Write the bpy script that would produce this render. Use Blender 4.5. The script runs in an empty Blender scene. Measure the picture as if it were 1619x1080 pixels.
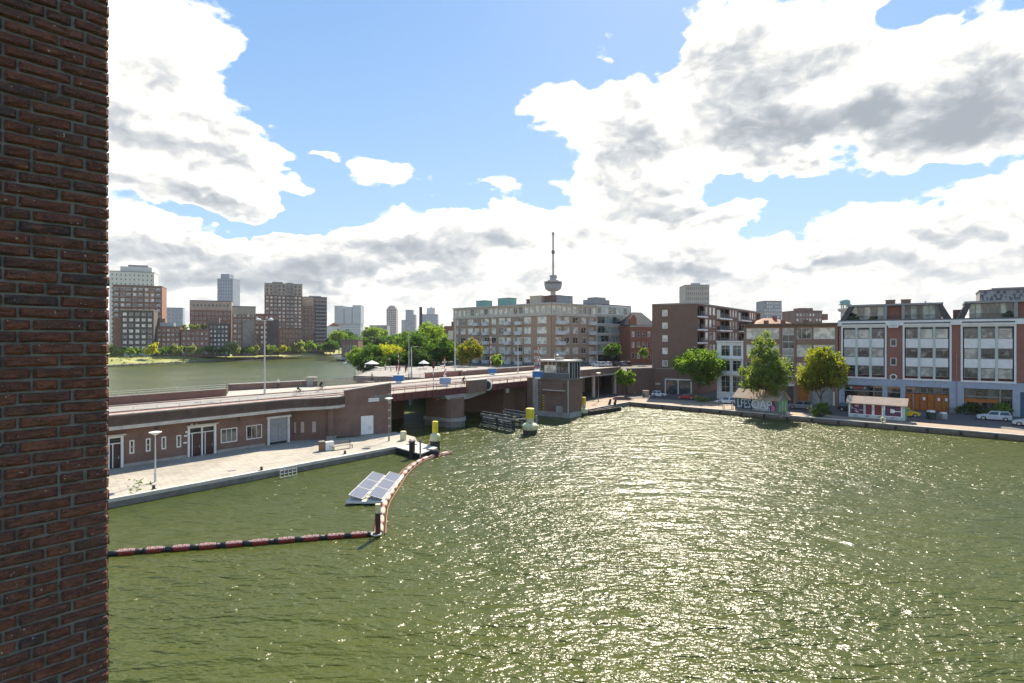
import bpy, bmesh, math, random
import numpy as np
from math import sin, cos, pi, radians, atan2, hypot
from mathutils import Vector, Matrix, Euler
from mathutils.geometry import delaunay_2d_cdt
random.seed(11); RNG = np.random.default_rng(5)
S = bpy.context.scene
COL = S.collection
F, CX, YH, H = 900.0, 809.5, 537.0, 14.2          # focal length (in photo px), horizon, eye height above the water

# ---------------------------------------------------------------- camera
cam_d = bpy.data.cameras.new('camera'); cam = bpy.data.objects.new('camera', cam_d); COL.objects.link(cam)
cam.location = (0, 0, H); cam.rotation_euler = (radians(90), 0, 0)
cam_d.sensor_width = 36.0; cam_d.lens = 36.0 * F / 1619.0
cam_d.shift_y = -(540.0 - YH) / 1619.0
cam_d.clip_start = 0.1; cam_d.clip_end = 20000
S.camera = cam
S.render.resolution_x = 1024; S.render.resolution_y = 683
# ---------------------------------------------------------------- exposure, colour
S.view_settings.view_transform = 'Standard'; S.view_settings.look = 'None'
S.view_settings.gamma = 1.0; S.view_settings.exposure = 1.66
S.view_settings.use_curve_mapping = False
S.view_settings.use_white_balance = True; S.view_settings.white_balance_temperature = 7350; S.view_settings.white_balance_tint = 10
S.cycles.max_bounces = 6; S.cycles.diffuse_bounces = 3; S.cycles.glossy_bounces = 3
S.cycles.transmission_bounces = 4; S.cycles.transparent_max_bounces = 6; S.cycles.volume_bounces = 0
S.cycles.sample_clamp_indirect = 6.0; S.cycles.sample_clamp_direct = 0
SUN_AZ, SUN_EL = radians(17), radians(45)
# ---------------------------------------------------------------- sun
sd = bpy.data.lights.new('sun', 'SUN'); sun = bpy.data.objects.new('sun', sd); COL.objects.link(sun)
sd.energy = 3.1; sd.angle = radians(0.53); sd.color = (1.0, 0.94, 0.85)
sdir = Vector((sin(SUN_AZ) * cos(SUN_EL), cos(SUN_AZ) * cos(SUN_EL), sin(SUN_EL)))
sun.rotation_euler = sdir.to_track_quat('Z', 'Y').to_euler()
sun.location = (0, 0, 80)

# ---------------------------------------------------------------- world: Nishita sky with cumulus
world = bpy.data.worlds.new('World'); S.world = world; world.use_nodes = True
wt = world.node_tree; wt.nodes.clear()
def nd(t, ty, **kw):
    n = t.nodes.new(ty)
    for k, v in kw.items(): setattr(n, k, v)
    return n
def setin(t, n, i, v):
    if v is None: return
    if hasattr(v, 'is_output') or isinstance(v, bpy.types.NodeSocket): t.links.new(v, n.inputs[i])
    else: n.inputs[i].default_value = v
def M(t, op, a, b=None, c=None, clamp=False):
    n = nd(t, 'ShaderNodeMath', operation=op, use_clamp=clamp)
    setin(t, n, 0, a); setin(t, n, 1, b); setin(t, n, 2, c)
    return n.outputs[0]
def VM(t, op, a, b=None):
    n = nd(t, 'ShaderNodeVectorMath', operation=op); setin(t, n, 0, a); setin(t, n, 1, b)
    return n.outputs['Value'] if op in ('DOT_PRODUCT', 'LENGTH') else n.outputs[0]
def sstep(t, v, lo, hi):
    n = nd(t, 'ShaderNodeMapRange', interpolation_type='SMOOTHSTEP', clamp=True)
    setin(t, n, 0, v); n.inputs[1].default_value = lo; n.inputs[2].default_value = hi
    return n.outputs[0]
def mixc(t, f, a, b, mode='MIX'):
    n = nd(t, 'ShaderNodeMix', data_type='RGBA', blend_type=mode)
    setin(t, n, 0, f); setin(t, n, 6, a); setin(t, n, 7, b)
    return n.outputs[2]
def noise(t, vec, scale, detail=4, rough=0.5, col=False, dist=0.0, lac=2.0):
    n = nd(t, 'ShaderNodeTexNoise'); setin(t, n, 'Vector', vec)
    n.inputs['Scale'].default_value = scale; n.inputs['Detail'].default_value = detail
    n.inputs['Roughness'].default_value = rough; n.inputs['Distortion'].default_value = dist
    n.inputs['Lacunarity'].default_value = lac
    return n.outputs[1] if col else n.outputs[0]
def azel(px, py):
    x = (px - CX) / F; y = (YH - py) / F
    return math.atan(x), math.atan(y / math.sqrt(1 + x * x))
def build_sky():
    t = wt
    tc = nd(t, 'ShaderNodeTexCoord').outputs['Generated']
    sky = nd(t, 'ShaderNodeTexSky', sky_type='NISHITA', sun_disc=False, sun_elevation=SUN_EL,
             sun_rotation=SUN_AZ, altitude=0, air_density=1.0, dust_density=0.8, ozone_density=1.6)
    d = VM(t, 'NORMALIZE', tc)
    sp = nd(t, 'ShaderNodeSeparateXYZ'); t.links.new(d, sp.inputs[0])
    az = M(t, 'ARCTAN2', sp.outputs[0], sp.outputs[1])
    el = M(t, 'ARCSINE', sp.outputs[2])
    # fluffy structure, flattened vertically
    st = VM(t, 'MULTIPLY', d, (1.0, 1.0, 1.7))
    w1 = noise(t, st, 7.0, 3, 0.6, col=True)
    w2 = noise(t, st, 24.0, 2, 0.6, col=True)
    warp = VM(t, 'ADD', VM(t, 'MULTIPLY', VM(t, 'SUBTRACT', w1, (0.5, 0.5, 0.5)), (0.15, 0.12, 0)),
              VM(t, 'MULTIPLY', VM(t, 'SUBTRACT', w2, (0.5, 0.5, 0.5)), (0.04, 0.035, 0)))
    cb = nd(t, 'ShaderNodeCombineXYZ'); t.links.new(az, cb.inputs[0]); t.links.new(el, cb.inputs[1])
    uv = VM(t, 'ADD', cb.outputs[0], warp)
    def blobs(lst, base):
        acc = base
        for (px, py, rx, ry, amp) in lst:
            a, e = azel(px, py); a2, _ = azel(px + rx, py); _, e2 = azel(px, py - ry)
            ra = max(abs(a2 - a), 1e-3); re = max(abs(e2 - e), 1e-3)
            v = VM(t, 'MULTIPLY', VM(t, 'SUBTRACT', uv, (a, e, 0)), (1 / ra, 1 / re, 0))
            dd = VM(t, 'DOT_PRODUCT', v, v)
            g = M(t, 'POWER', math.exp(-0.75), M(t, 'MULTIPLY', dd, dd))   # flat-topped bump
            acc = M(t, 'MULTIPLY_ADD', g, amp, acc)
        return acc
    pos = [(250, 60, 140, 90, .5), (210, 170, 130, 90, .55), (330, 230, 125, 90, .6), (395, 265, 75, 62, .55), (240, 290, 190, 42, .45),
           (350, 90, 50, 30, .35), (-150, 150, 300, 200, .35),
           (528, 250, 26, 10, .42), (598, 275, 42, 24, .46), (772, 294, 50, 12, .46), (1203, 320, 34, 12, .46), (635, 240, 10, 8, .4),
           (686, 258, 16, 8, .35), (478, 296, 18, 14, .35), (508, 4, 26, 14, .35), (145, 395, 200, 40, .3),
           (880, 158, 52, 38, .6), (970, 190, 90, 50, .6), (1025, 240, 75, 60, .6), (935, 285, 45, 34, .55), (1010, 300, 80, 45, .55), (1095, 342, 80, 32, .6),
           (1110, 112, 62, 55, .6), (1210, 90, 120, 100, .6), (1320, 60, 110, 90, .5), (1290, 180, 220, 72, .6), (1500, 130, 190, 110, .6), (1640, 80, 170, 100, .5),
           (1540, 215, 160, 36, .5), (1195, 225, 90, 34, .5), (1450, 90, 90, 60, .4),
           (260, 385, 150, 42, .5), (520, 405, 130, 34, .5), (690, 372, 110, 44, .5), (840, 352, 90, 40, .5), (940, 360, 90, 40, .4),
           (1080, 425, 70, 40, .45), (1420, 360, 110, 40, .5), (1570, 330, 110, 52, .5), (1290, 400, 110, 26, .5)]
    neg = [(1120, 285, 50, 22, -.35), (1052, 100, 14, 60, -.35), (780, 250, 70, 50, -.3), (500, 300, 60, 40, -.2), (1180, 410, 60, 22, -.3), (620, 130, 190, 140, -.6), (400, 352, 120, 15, -.4), (745, 225, 90, 60, -.35), (1240, 300, 130, 26, -.4), (540, 335, 90, 26, -.25), (440, 358, 90, 14, -.35),
           (1230, 372, 70, 22, -.35), (1420, 30, 34, 26, -.5), (1420, 285, 90, 14, -.3), (800, 60, 140, 90, -.35), (1020, 60, 34, 60, -.3), (690, 318, 90, 14, -.25)]
    big = noise(t, st, 2.3, 2, 0.5)
    fa = VM(t, 'ADD', VM(t, 'ADD', st, (3.1, 1.7, 0.4)), VM(t, 'MULTIPLY', VM(t, 'SUBTRACT', w1, (0.5, 0.5, 0.5)), (0.10, 0.10, 0.10)))
    def puff(vec, det):
        v = nd(t, 'ShaderNodeTexVoronoi', feature='F1', normalize=True); setin(t, v, 'Vector', vec)
        v.inputs['Scale'].default_value = 9.0; v.inputs['Detail'].default_value = det; v.inputs['Roughness'].default_value = 0.52
        return M(t, 'SUBTRACT', 1.0, M(t, 'MULTIPLY', v.outputs['Distance'], 1.35))
    pf = puff(fa, 2)
    fn = noise(t, fa, 11.0, 6, 0.60)
    f1 = M(t, 'MULTIPLY_ADD', pf, 0.42, M(t, 'MULTIPLY', fn, 0.92))
    f1 = M(t, 'SUBTRACT', f1, 0.185)
    f1u = noise(t, VM(t, 'ADD', fa, (0.006, 0.0, 0.024)), 11.0, 4, 0.60)
    f3 = noise(t, fa, 46.0, 3, 0.62)
    # band of far cumulus all round the horizon
    band = M(t, 'MULTIPLY', sstep(t, el, 0.235, 0.10), 0.62)
    base = M(t, 'ADD', band, M(t, 'MULTIPLY', M(t, 'SUBTRACT', big, 0.5), 0.9))
    base = M(t, 'ADD', base, -0.03)
    den = blobs(pos + neg, base)
    den = M(t, 'ADD', den, M(t, 'MULTIPLY', M(t, 'SUBTRACT', f1, 0.5), 1.05))
    den = M(t, 'ADD', den, M(t, 'MULTIPLY', M(t, 'SUBTRACT', f3, 0.5), 0.42))
    mask = sstep(t, den, 0.10, 0.38)
    thick = sstep(t, den, 0.22, 0.80)
    grey = GREYS
    gr = blobs(grey, 0.0)
    f2 = noise(t, VM(t, 'ADD', st, (0.3, 0.1, 0.12)), 7.0, 3, 0.6)
    gb = M(t, 'MULTIPLY', M(t, 'SUBTRACT', f2, 0.44), 1.7)
    gr = M(t, 'ADD', gr, gb)
    gr = M(t, 'ADD', gr, M(t, 'MULTIPLY', sstep(t, el, 0.22, 0.06), 0.28))
    # light from above: a spot is darker where the cloud right above it is thicker
    relief = M(t, 'MULTIPLY', M(t, 'SUBTRACT', f1u, fn), 3.6)
    relief = M(t, 'ADD', relief, M(t, 'MULTIPLY', M(t, 'SUBTRACT', f3, 0.5), -0.35))
    gr = M(t, 'MULTIPLY', M(t, 'ADD', gr, relief), thick)
    gr = sstep(t, gr, -0.22, 1.75)
    ramp = nd(t, 'ShaderNodeValToRGB'); t.links.new(gr, ramp.inputs[0]); e = ramp.color_ramp.elements
    e[0].position = 0.0; e[0].color = (6.2, 6.2, 6.2, 1); e[1].position = 1.0; e[1].color = (1.24, 1.48, 1.84, 1)
    x = e.new(0.10); x.color = (3.5, 3.6, 3.75, 1); x = e.new(0.27); x.color = (2.75, 2.95, 3.2, 1); x = e.new(0.50); x.color = (2.1, 2.35, 2.7, 1)
    ccol = ramp.outputs[0]
    blue = mixc(t, sstep(t, el, 0.62, 0.05), (0.56, 1.38, 3.0, 1), (1.18, 2.1, 3.3, 1))
    blue = mixc(t, 0.10, blue, sky.outputs[0])
    hz = M(t, 'MULTIPLY', sstep(t, el, 0.10, 0.0), 0.45)
    col = mixc(t, mask, blue, ccol)
    col = mixc(t, hz, col, (2.5, 2.75, 3.05, 1))
    # below the horizon: dull ground light
    col = mixc(t, sstep(t, el, -0.003, -0.02), col, (0.8, 0.85, 0.8, 1))
    bg = nd(t, 'ShaderNodeBackground'); bg.inputs[1].default_value = 0.10
    t.links.new(col, bg.inputs[0])
    out = nd(t, 'ShaderNodeOutputWorld'); t.links.new(bg.outputs[0], out.inputs[0])
GREYS = [(215, 308, 150, 24, .75), (370, 322, 110, 14, .75), (215, 88, 90, 22, .5), (190, 215, 90, 32, .55), (330, 268, 80, 18, .4),
         (1000, 235, 55, 32, .9), (1040, 320, 75, 26, .9), (935, 382, 75, 22, .95), (1150, 190, 60, 40, .7), (1270, 215, 130, 36, .85),
         (1420, 205, 150, 42, .95), (1570, 170, 110, 56, 1.0), (1330, 60, 90, 50, .35), (1200, 110, 70, 60, .6), (1160, 352, 60, 14, .6),
         (740, 385, 80, 18, .75), (820, 415, 130, 20, .75), (1120, 430, 80, 14, .65), (1510, 368, 90, 22, .85), (430, 425, 130, 20, .65), (300, 440, 120, 14, .6),
         (620, 400, 70, 14, .6), (1350, 420, 120, 14, .6), (660, 440, 160, 12, .6), (1560, 430, 120, 14, .6), (950, 440, 100, 12, .6), (260, 400, 110, 14, .6)]
build_sky()
world.cycles.sampling_method = 'MANUAL'; world.cycles.sample_map_resolution = 512

# ---------------------------------------------------------------- materials
def new_mat(name):
    m = bpy.data.materials.new(name); m.use_nodes = True
    return m, m.node_tree, m.node_tree.nodes['Principled BSDF']
MATS = {}
def mat(name, col, rough=0.7, var=0.25, scale=1.5, metal=0.0, bump=0.0, bscale=None, col2=None, spec=0.4, fine=0.0, stain=0.0):
    """A weathered plain material: two scales of colour noise, optional bump."""
    if name in MATS: return MATS[name]
    m, t, b = new_mat(name)
    co = nd(t, 'ShaderNodeTexCoord').outputs['Object']
    c = tuple(col) + (1,); dk = tuple(x * (1 - var) for x in col) + (1,)
    if col2: dk = tuple(col2) + (1,)
    n1 = sstep(t, noise(t, co, scale, 5, 0.6), 0.3, 0.7)
    cc = mixc(t, n1, c, dk)
    if fine:
        n2 = noise(t, co, scale * 14, 3, 0.6)
        cc = mixc(t, M(t, 'MULTIPLY', sstep(t, n2, 0.42, 0.7), fine), cc, tuple(x * 0.45 for x in col) + (1,))
    if stain:
        mp = nd(t, 'ShaderNodeMapping'); mp.inputs['Scale'].default_value = (2.5, 2.5, 0.25); t.links.new(co, mp.inputs[0])
        n3 = noise(t, mp.outputs[0], 1.1, 4, 0.6)
        cc = mixc(t, M(t, 'MULTIPLY', sstep(t, n3, 0.52, 0.72), stain), cc, tuple(x * 0.4 for x in col) + (1,))
    t.links.new(cc, b.inputs['Base Color'])
    b.inputs['Roughness'].default_value = rough; b.inputs['Metallic'].default_value = metal
    b.inputs['Specular IOR Level'].default_value = spec
    if bump:
        bn = nd(t, 'ShaderNodeBump'); bn.inputs['Strength'].default_value = 1.0; bn.inputs['Distance'].default_value = bump
        t.links.new(noise(t, co, bscale or scale * 8, 4, 0.6), bn.inputs['Height']); t.links.new(bn.outputs[0], b.inputs['Normal'])
    MATS[name] = m
    return m
def brickmat(name, c1, c2, mortar, bw=0.22, bh=0.0625, var=0.3):
    """Coursed brickwork for walls too far off to build brick by brick; runs on object x+y and z."""
    if name in MATS: return MATS[name]
    m, t, b = new_mat(name)
    co = nd(t, 'ShaderNodeTexCoord').outputs['Object']
    sp = nd(t, 'ShaderNodeSeparateXYZ'); t.links.new(co, sp.inputs[0])
    cb = nd(t, 'ShaderNodeCombineXYZ'); t.links.new(M(t, 'ADD', sp.outputs[0], sp.outputs[1]), cb.inputs[0]); t.links.new(sp.outputs[2], cb.inputs[1])
    br = nd(t, 'ShaderNodeTexBrick'); t.links.new(cb.outputs[0], br.inputs['Vector'])
    br.inputs['Color1'].default_value = tuple(c1) + (1,); br.inputs['Color2'].default_value = tuple(c2) + (1,)
    br.inputs['Mortar'].default_value = tuple(mortar) + (1,)
    br.inputs['Scale'].default_value = 1.0; br.inputs['Brick Width'].default_value = bw; br.inputs['Row Height'].default_value = bh
    br.inputs['Mortar Size'].default_value = 0.006; br.inputs['Mortar Smooth'].default_value = 0.3
    n1 = sstep(t, noise(t, co, 0.55, 6, 0.65), 0.32, 0.68)
    n2 = sstep(t, noise(t, co, 5.0, 3, 0.6), 0.3, 0.75)
    cc = mixc(t, M(t, 'MULTIPLY', n1, var), br.outputs[0], tuple(x * 0.45 for x in c1) + (1,))
    cc = mixc(t, M(t, 'MULTIPLY', n2, 0.35), cc, tuple(x * 1.35 for x in c2) + (1,))
    t.links.new(cc, b.inputs['Base Color']); b.inputs['Roughness'].default_value = 0.85
    b.inputs['Specular IOR Level'].default_value = 0.25
    MATS[name] = m
    return m
def glassmat(name, dark=(0.02, 0.025, 0.03), light=(0.35, 0.36, 0.33), p=0.5, tint=None):
    """Window pane over a dark room or a pale curtain, chosen by the object's own random number."""
    if name in MATS: return MATS[name]
    m, t, b = new_mat(name)
    oi = nd(t, 'ShaderNodeObjectInfo'); co = nd(t, 'ShaderNodeTexCoord').outputs['Object']
    r = sstep(t, oi.outputs['Random'], p - 0.03, p + 0.03)
    off = VM(t, 'ADD', co, VM(t, 'MULTIPLY', oi.outputs['Location'], (0.37, 0.53, 0.71)))
    n = sstep(t, noise(t, off, 0.8, 1, 0.5), 0.40, 0.62)
    cur = mixc(t, n, tuple(light) + (1,), tuple(x * 0.55 for x in light) + (1,))
    drk = mixc(t, sstep(t, noise(t, off, 0.9, 1, 0.5), 0.52, 0.74), tuple(dark) + (1,), tuple(x * 0.5 for x in light) + (1,))
    cc = mixc(t, r, drk, cur)
    t.links.new(cc, b.inputs['Base Color']); b.inputs['Roughness'].default_value = 0.06
    b.inputs['Specular IOR Level'].default_value = 0.9
    bn = nd(t, 'ShaderNodeBump'); bn.inputs['Distance'].default_value = 0.006
    t.links.new(noise(t, off, 1.3, 1, 0.5), bn.inputs['Height']); t.links.new(bn.outputs[0], b.inputs['Normal'])
    MATS[name] = m
    return m
def leafmat(name, c1, c2, trans=0.55):
    if name in MATS: return MATS[name]
    m, t, b = new_mat(name)
    co = nd(t, 'ShaderNodeTexCoord').outputs['Object']
    n1 = sstep(t, noise(t, co, 0.5, 3, 0.6), 0.35, 0.65)
    n2 = noise(t, co, 6.0, 2, 0.5)
    cc = mixc(t, n1, tuple(c1) + (1,), tuple(c2) + (1,))
    cc = mixc(t, M(t, 'MULTIPLY', sstep(t, n2, 0.4, 0.7), 0.55), cc, tuple(x * 0.45 for x in c1) + (1,))
    b.inputs['Roughness'].default_value = 0.5; b.inputs['Specular IOR Level'].default_value = 0.3
    t.links.new(cc, b.inputs['Base Color'])
    tr = nd(t, 'ShaderNodeBsdfTranslucent'); t.links.new(mixc(t, 1.0, cc, (1.5, 1.5, 0.7, 1), 'MULTIPLY'), tr.inputs[0])
    mx = nd(t, 'ShaderNodeMixShader'); mx.inputs[0].default_value = trans
    t.links.new(b.outputs[0], mx.inputs[1]); t.links.new(tr.outputs[0], mx.inputs[2])
    t.links.new(mx.outputs[0], t.nodes['Material Output'].inputs[0])
    MATS[name] = m
    return m

# ---------------------------------------------------------------- placing helpers
def P(px, py, z=0.0):
    """The point of the level z that the camera would see at a photo pixel (survey of the place)."""
    Y = (H - z) * F / (py - YH)
    return Vector(((px - CX) / F * Y, Y, z))
def PX(px, Y, z=0.0): return Vector(((px - CX) / F * Y, Y, z))
def ZP(py, Y): return H - (py - YH) * Y / F
class Line:
    """A vertical facade plane: x runs along the facade from its left end."""
    def __init__(s, x0, y0, dx, dy):
        l = hypot(dx, dy); s.x0, s.y0, s.dx, s.dy = x0, y0, dx / l, dy / l
        s.ang = atan2(s.dy, s.dx)
    def s(s, px):
        k = (px - CX) / F
        return (k * s.y0 - s.x0) / (s.dx - k * s.dy)
    def Y(s, px): return s.y0 + s.dy * s.s(px)
    def z(s, px, py): return H - (py - YH) * s.Y(px) / F
    def pt(s, d, off=0.0, z=0.0): return Vector((s.x0 + s.dx * d - s.dy * off, s.y0 + s.dy * d + s.dx * off, z))

# ---------------------------------------------------------------- mesh builder
class MB:
    def __init__(s): s.v = []; s.f = []; s.m = []
    def add(s, vs, fs, mi=0):
        k = len(s.v); s.v.extend([tuple(p) for p in vs]); s.f.extend([tuple(k + i for i in f) for f in fs]); s.m.extend([mi] * len(fs)); return s
    def box(s, x0, x1, y0, y1, z0, z1, mi=0):
        v = [(x0, y0, z0), (x1, y0, z0), (x1, y1, z0), (x0, y1, z0), (x0, y0, z1), (x1, y0, z1), (x1, y1, z1), (x0, y1, z1)]
        return s.add(v, [(0, 3, 2, 1), (4, 5, 6, 7), (0, 1, 5, 4), (1, 2, 6, 5), (2, 3, 7, 6), (3, 0, 4, 7)], mi)
    def prism(s, pts, z0, z1, mi=0):
        """Closed plan outline (counter-clockwise) pulled up from z0 to z1."""
        n = len(pts); a = sum(pts[i][0] * pts[(i + 1) % n][1] - pts[(i + 1) % n][0] * pts[i][1] for i in range(n))
        if a < 0: pts = list(pts)[::-1]
        v = [(p[0], p[1], z0) for p in pts] + [(p[0], p[1], z1) for p in pts]
        f = [tuple(range(n))[::-1], tuple(range(n, 2 * n))] + [(i, (i + 1) % n, n + (i + 1) % n, n + i) for i in range(n)]
        return s.add(v, f, mi)
    def prof(s, pts, y0, y1, mi=0):
        """Outline in x-z pulled along y."""
        n = len(pts)
        v = [(p[0], y0, p[1]) for p in pts] + [(p[0], y1, p[1]) for p in pts]
        f = [tuple(range(n)), tuple(range(n, 2 * n))[::-1]] + [(i, n + i, n + (i + 1) % n, (i + 1) % n) for i in range(n)]
        return s.add(v, f, mi)
    def strip(s, pts, off, z0, z1, mi=0, off2=0.0):
        """A wall along a plan polyline, between two sideways offsets, from z0 to z1."""
        n = len(pts); L = []; R = []
        for i in range(n):
            a = Vector(pts[max(i - 1, 0)][:2]); b = Vector(pts[min(i + 1, n - 1)][:2]); d = (b - a).normalized()
            nn = Vector((-d.y, d.x)); p = Vector(pts[i][:2])
            L.append(p + nn * off); R.append(p + nn * off2)
        zz0 = z0 if isinstance(z0, (list, tuple)) else [z0] * n; zz1 = z1 if isinstance(z1, (list, tuple)) else [z1] * n
        for i in range(n - 1):
            q = [R[i], R[i + 1], L[i + 1], L[i]]; zi = [i, i + 1, i + 1, i]
            v = [(q[k].x, q[k].y, zz0[zi[k]]) for k in range(4)] + [(q[k].x, q[k].y, zz1[zi[k]]) for k in range(4)]
            f = [(0, 3, 2, 1), (4, 5, 6, 7), (0, 1, 5, 4), (2, 3, 7, 6)]
            if i == 0: f.append((3, 0, 4, 7))
            if i == n - 2: f.append((1, 2, 6, 5))
            s.add(v, f, mi)
        return s
    def tube(s, a, b, r, n=8, r2=None, mi=0, cap=True):
        a = Vector(a); b = Vector(b); d = (b - a); r2 = r if r2 is None else r2
        if d.length < 1e-6: return s
        d.normalize(); u = d.orthogonal().normalized(); w = d.cross(u)
        v = [a + (u * cos(2 * pi * i / n) + w * sin(2 * pi * i / n)) * r for i in range(n)] + \
            [b + (u * cos(2 * pi * i / n) + w * sin(2 * pi * i / n)) * r2 for i in range(n)]
        f = [(i, (i + 1) % n, n + (i + 1) % n, n + i) for i in range(n)]
        if cap: f += [tuple(range(n))[::-1], tuple(range(n, 2 * n))]
        return s.add(v, f, mi)
    def path(s, pts, r, n=8, mi=0):
        for a, b in zip(pts[:-1], pts[1:]): s.tube(a, b, r, n, mi=mi)
        return s
    def lathe(s, prof, n=20, c=(0, 0, 0), mi=0):
        k = len(prof)
        v = [(c[0] + r * cos(2 * pi * j / n), c[1] + r * sin(2 * pi * j / n), c[2] + z) for r, z in prof for j in range(n)]
        f = [(i * n + j, i * n + (j + 1) % n, (i + 1) * n + (j + 1) % n, (i + 1) * n + j) for i in range(k - 1) for j in range(n)]
        f += [tuple(range(n))[::-1], tuple(range((k - 1) * n, k * n))]
        return s.add(v, f, mi)
    def torus(s, c, axis, R, r, n=20, m=6, mi=0):
        ax = Vector(axis).normalized(); u = ax.orthogonal().normalized(); w = ax.cross(u); c = Vector(c); v = []
        for i in range(n):
            e = u * cos(2 * pi * i / n) + w * sin(2 * pi * i / n)
            for j in range(m): v.append(c + e * (R + r * cos(2 * pi * j / m)) + ax * r * sin(2 * pi * j / m))
        f = [(i * m + j, ((i + 1) % n) * m + j, ((i + 1) % n) * m + (j + 1) % m, i * m + (j + 1) % m) for i in range(n) for j in range(m)]
        return s.add(v, f, mi)
    def holes(s, w, z0, z1, hs, depth, mi=0, y=0.0):
        """A wall face in the plane y, x 0..w, z z0..z1, with rectangular openings and their reveals."""
        xs = sorted({0.0, w} | {min(max(h[i], 0), w) for h in hs for i in (0, 1)}); zs = sorted({z0, z1} | {min(max(h[i], z0), z1) for h in hs for i in (2, 3)})
        xs = [x for i, x in enumerate(xs) if i == 0 or x - xs[i - 1] > 1e-5]; zs = [x for i, x in enumerate(zs) if i == 0 or x - zs[i - 1] > 1e-5]
        for j in range(len(zs) - 1):
            run = None
            for i in range(len(xs)):
                solid = False
                if i < len(xs) - 1:
                    cx, cz = (xs[i] + xs[i + 1]) / 2, (zs[j] + zs[j + 1]) / 2
                    solid = not any(h[0] < cx < h[1] and h[2] < cz < h[3] for h in hs)
                if solid and run is None: run = xs[i]
                if not solid and run is not None:
                    s.add([(run, y, zs[j]), (xs[i], y, zs[j]), (xs[i], y, zs[j + 1]), (run, y, zs[j + 1])], [(0, 1, 2, 3)], mi); run = None
        for (a, b, c, d) in hs:
            a, b = max(a, 0), min(b, w)
            v = [(a, y, c), (b, y, c), (b, y, d), (a, y, d), (a, y + depth, c), (b, y + depth, c), (b, y + depth, d), (a, y + depth, d)]
            s.add(v, [(0, 4, 5, 1), (1, 5, 6, 2), (2, 6, 7, 3), (3, 7, 4, 0)], mi)
        return s
    def mesh(s, name, mats, smooth=False):
        me = bpy.data.meshes.new(name); me.from_pydata(s.v, [], s.f)
        for m in (mats if isinstance(mats, (list, tuple)) else ([mats] if mats else [])): me.materials.append(m)
        me.polygons.foreach_set('material_index', s.m)
        if smooth: me.polygons.foreach_set('use_smooth', [True] * len(s.f))
        me.update(); return me
    def obj(s, name, mats, parent=None, loc=(0, 0, 0), rz=0.0, smooth=False):
        return link(name, s.mesh(name, mats, smooth), parent, loc, rz)
def link(name, me, parent=None, loc=(0, 0, 0), rz=0.0):
    o = bpy.data.objects.new(name, me); COL.objects.link(o); o.location = loc; o.rotation_euler = (0, 0, rz)
    if parent is not None: o.parent = parent
    return o
def tag(o, label, cat, group=None):
    assert 4 <= len(label.split()) <= 16, (len(label.split()), label)
    o['label'] = label; o['category'] = cat
    if group: o['group'] = group
    return o
def thing(name, label, cat, loc=(0, 0, 0), rz=0.0, group=None):
    o = bpy.data.objects.new(name, None); COL.objects.link(o); o.location = loc; o.rotation_euler = (0, 0, rz); o.empty_display_size = 0.3
    return tag(o, label, cat, group)
def struct(name, mb, mats, **k):
    o = mb.obj(name, mats, **k); o['kind'] = 'structure'; return o
def copy_tree(o, parent=None):
    c = o.copy(); COL.objects.link(c); c.parent = parent
    for ch in o.children: copy_tree(ch, c)
    return c
def smooth_bevel(o, w, seg=2):
    b = o.modifiers.new('bevel', 'BEVEL'); b.width = w; b.segments = seg; b.limit_method = 'ANGLE'; return o
def text_mb(txt, size, depth=0.01):
    cu = bpy.data.curves.new('lettering', 'FONT'); cu.body = txt; cu.size = size; cu.extrude = depth; cu.align_x = 'CENTER'; cu.align_y = 'CENTER'
    cu.resolution_u = 2
    o = bpy.data.objects.new('lettering', cu); me = bpy.data.meshes.new_from_object(o)
    bpy.data.objects.remove(o); bpy.data.curves.remove(cu)
    me.transform(Matrix.Rotation(radians(90), 4, 'X'))   # reads from -y
    return me
# ---------------------------------------------------------------- the materials of the place
BR_DARK = brickmat('brick_dark', (0.218, 0.125, 0.091), (0.159, 0.095, 0.072), (0.235, 0.190, 0.155))
BR_DECK = brickmat('brick_bridgehead', (0.235, 0.138, 0.105), (0.175, 0.103, 0.082), (0.24, 0.20, 0.17), var=0.5)
BR_BROWN = brickmat('brick_brown', (0.313, 0.184, 0.129), (0.229, 0.140, 0.104), (0.348, 0.280, 0.226))
BR_GREY = brickmat('brick_greybrown', (0.429, 0.293, 0.196), (0.333, 0.222, 0.152), (0.472, 0.379, 0.281))
BR_RED = brickmat('brick_red', (0.317, 0.125, 0.086), (0.238, 0.095, 0.068), (0.317, 0.251, 0.224))
BR_ORANGE = brickmat('brick_orange', (0.36, 0.13, 0.07), (0.28, 0.10, 0.06), (0.3, 0.22, 0.18))
CONC = mat('concrete', (0.40, 0.38, 0.34), 0.85, 0.3, 0.8, fine=0.25, stain=0.35)
CONC_D = mat('concrete_dark', (0.230, 0.218, 0.190), 0.9, 0.4, 0.9, fine=0.3, stain=0.5)
CONC_L = mat('concrete_light', (0.55, 0.52, 0.46), 0.8, 0.25, 0.8, stain=0.3)
WHITE = mat('white_paint', (0.78, 0.78, 0.75), 0.5, 0.12, 1.2, stain=0.18)
WHITE2 = mat('off_white_render', (0.66, 0.66, 0.62), 0.7, 0.15, 0.8, stain=0.25)
PALEGREEN = mat('pale_green_paint', (0.50, 0.56, 0.50), 0.5, 0.12, 1.5)
BLUEGREY = mat('blue_grey_paint', (0.36, 0.42, 0.50), 0.6, 0.18, 0.9, stain=0.3)
GREYP = mat('grey_paint', (0.30, 0.31, 0.31), 0.5, 0.2, 1.2, stain=0.2)
DGREY = mat('dark_grey_paint', (0.07, 0.075, 0.08), 0.45, 0.3, 1.5)
BLACK = mat('black_rubber', (0.02, 0.02, 0.022), 0.55, 0.3, 3)
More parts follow.
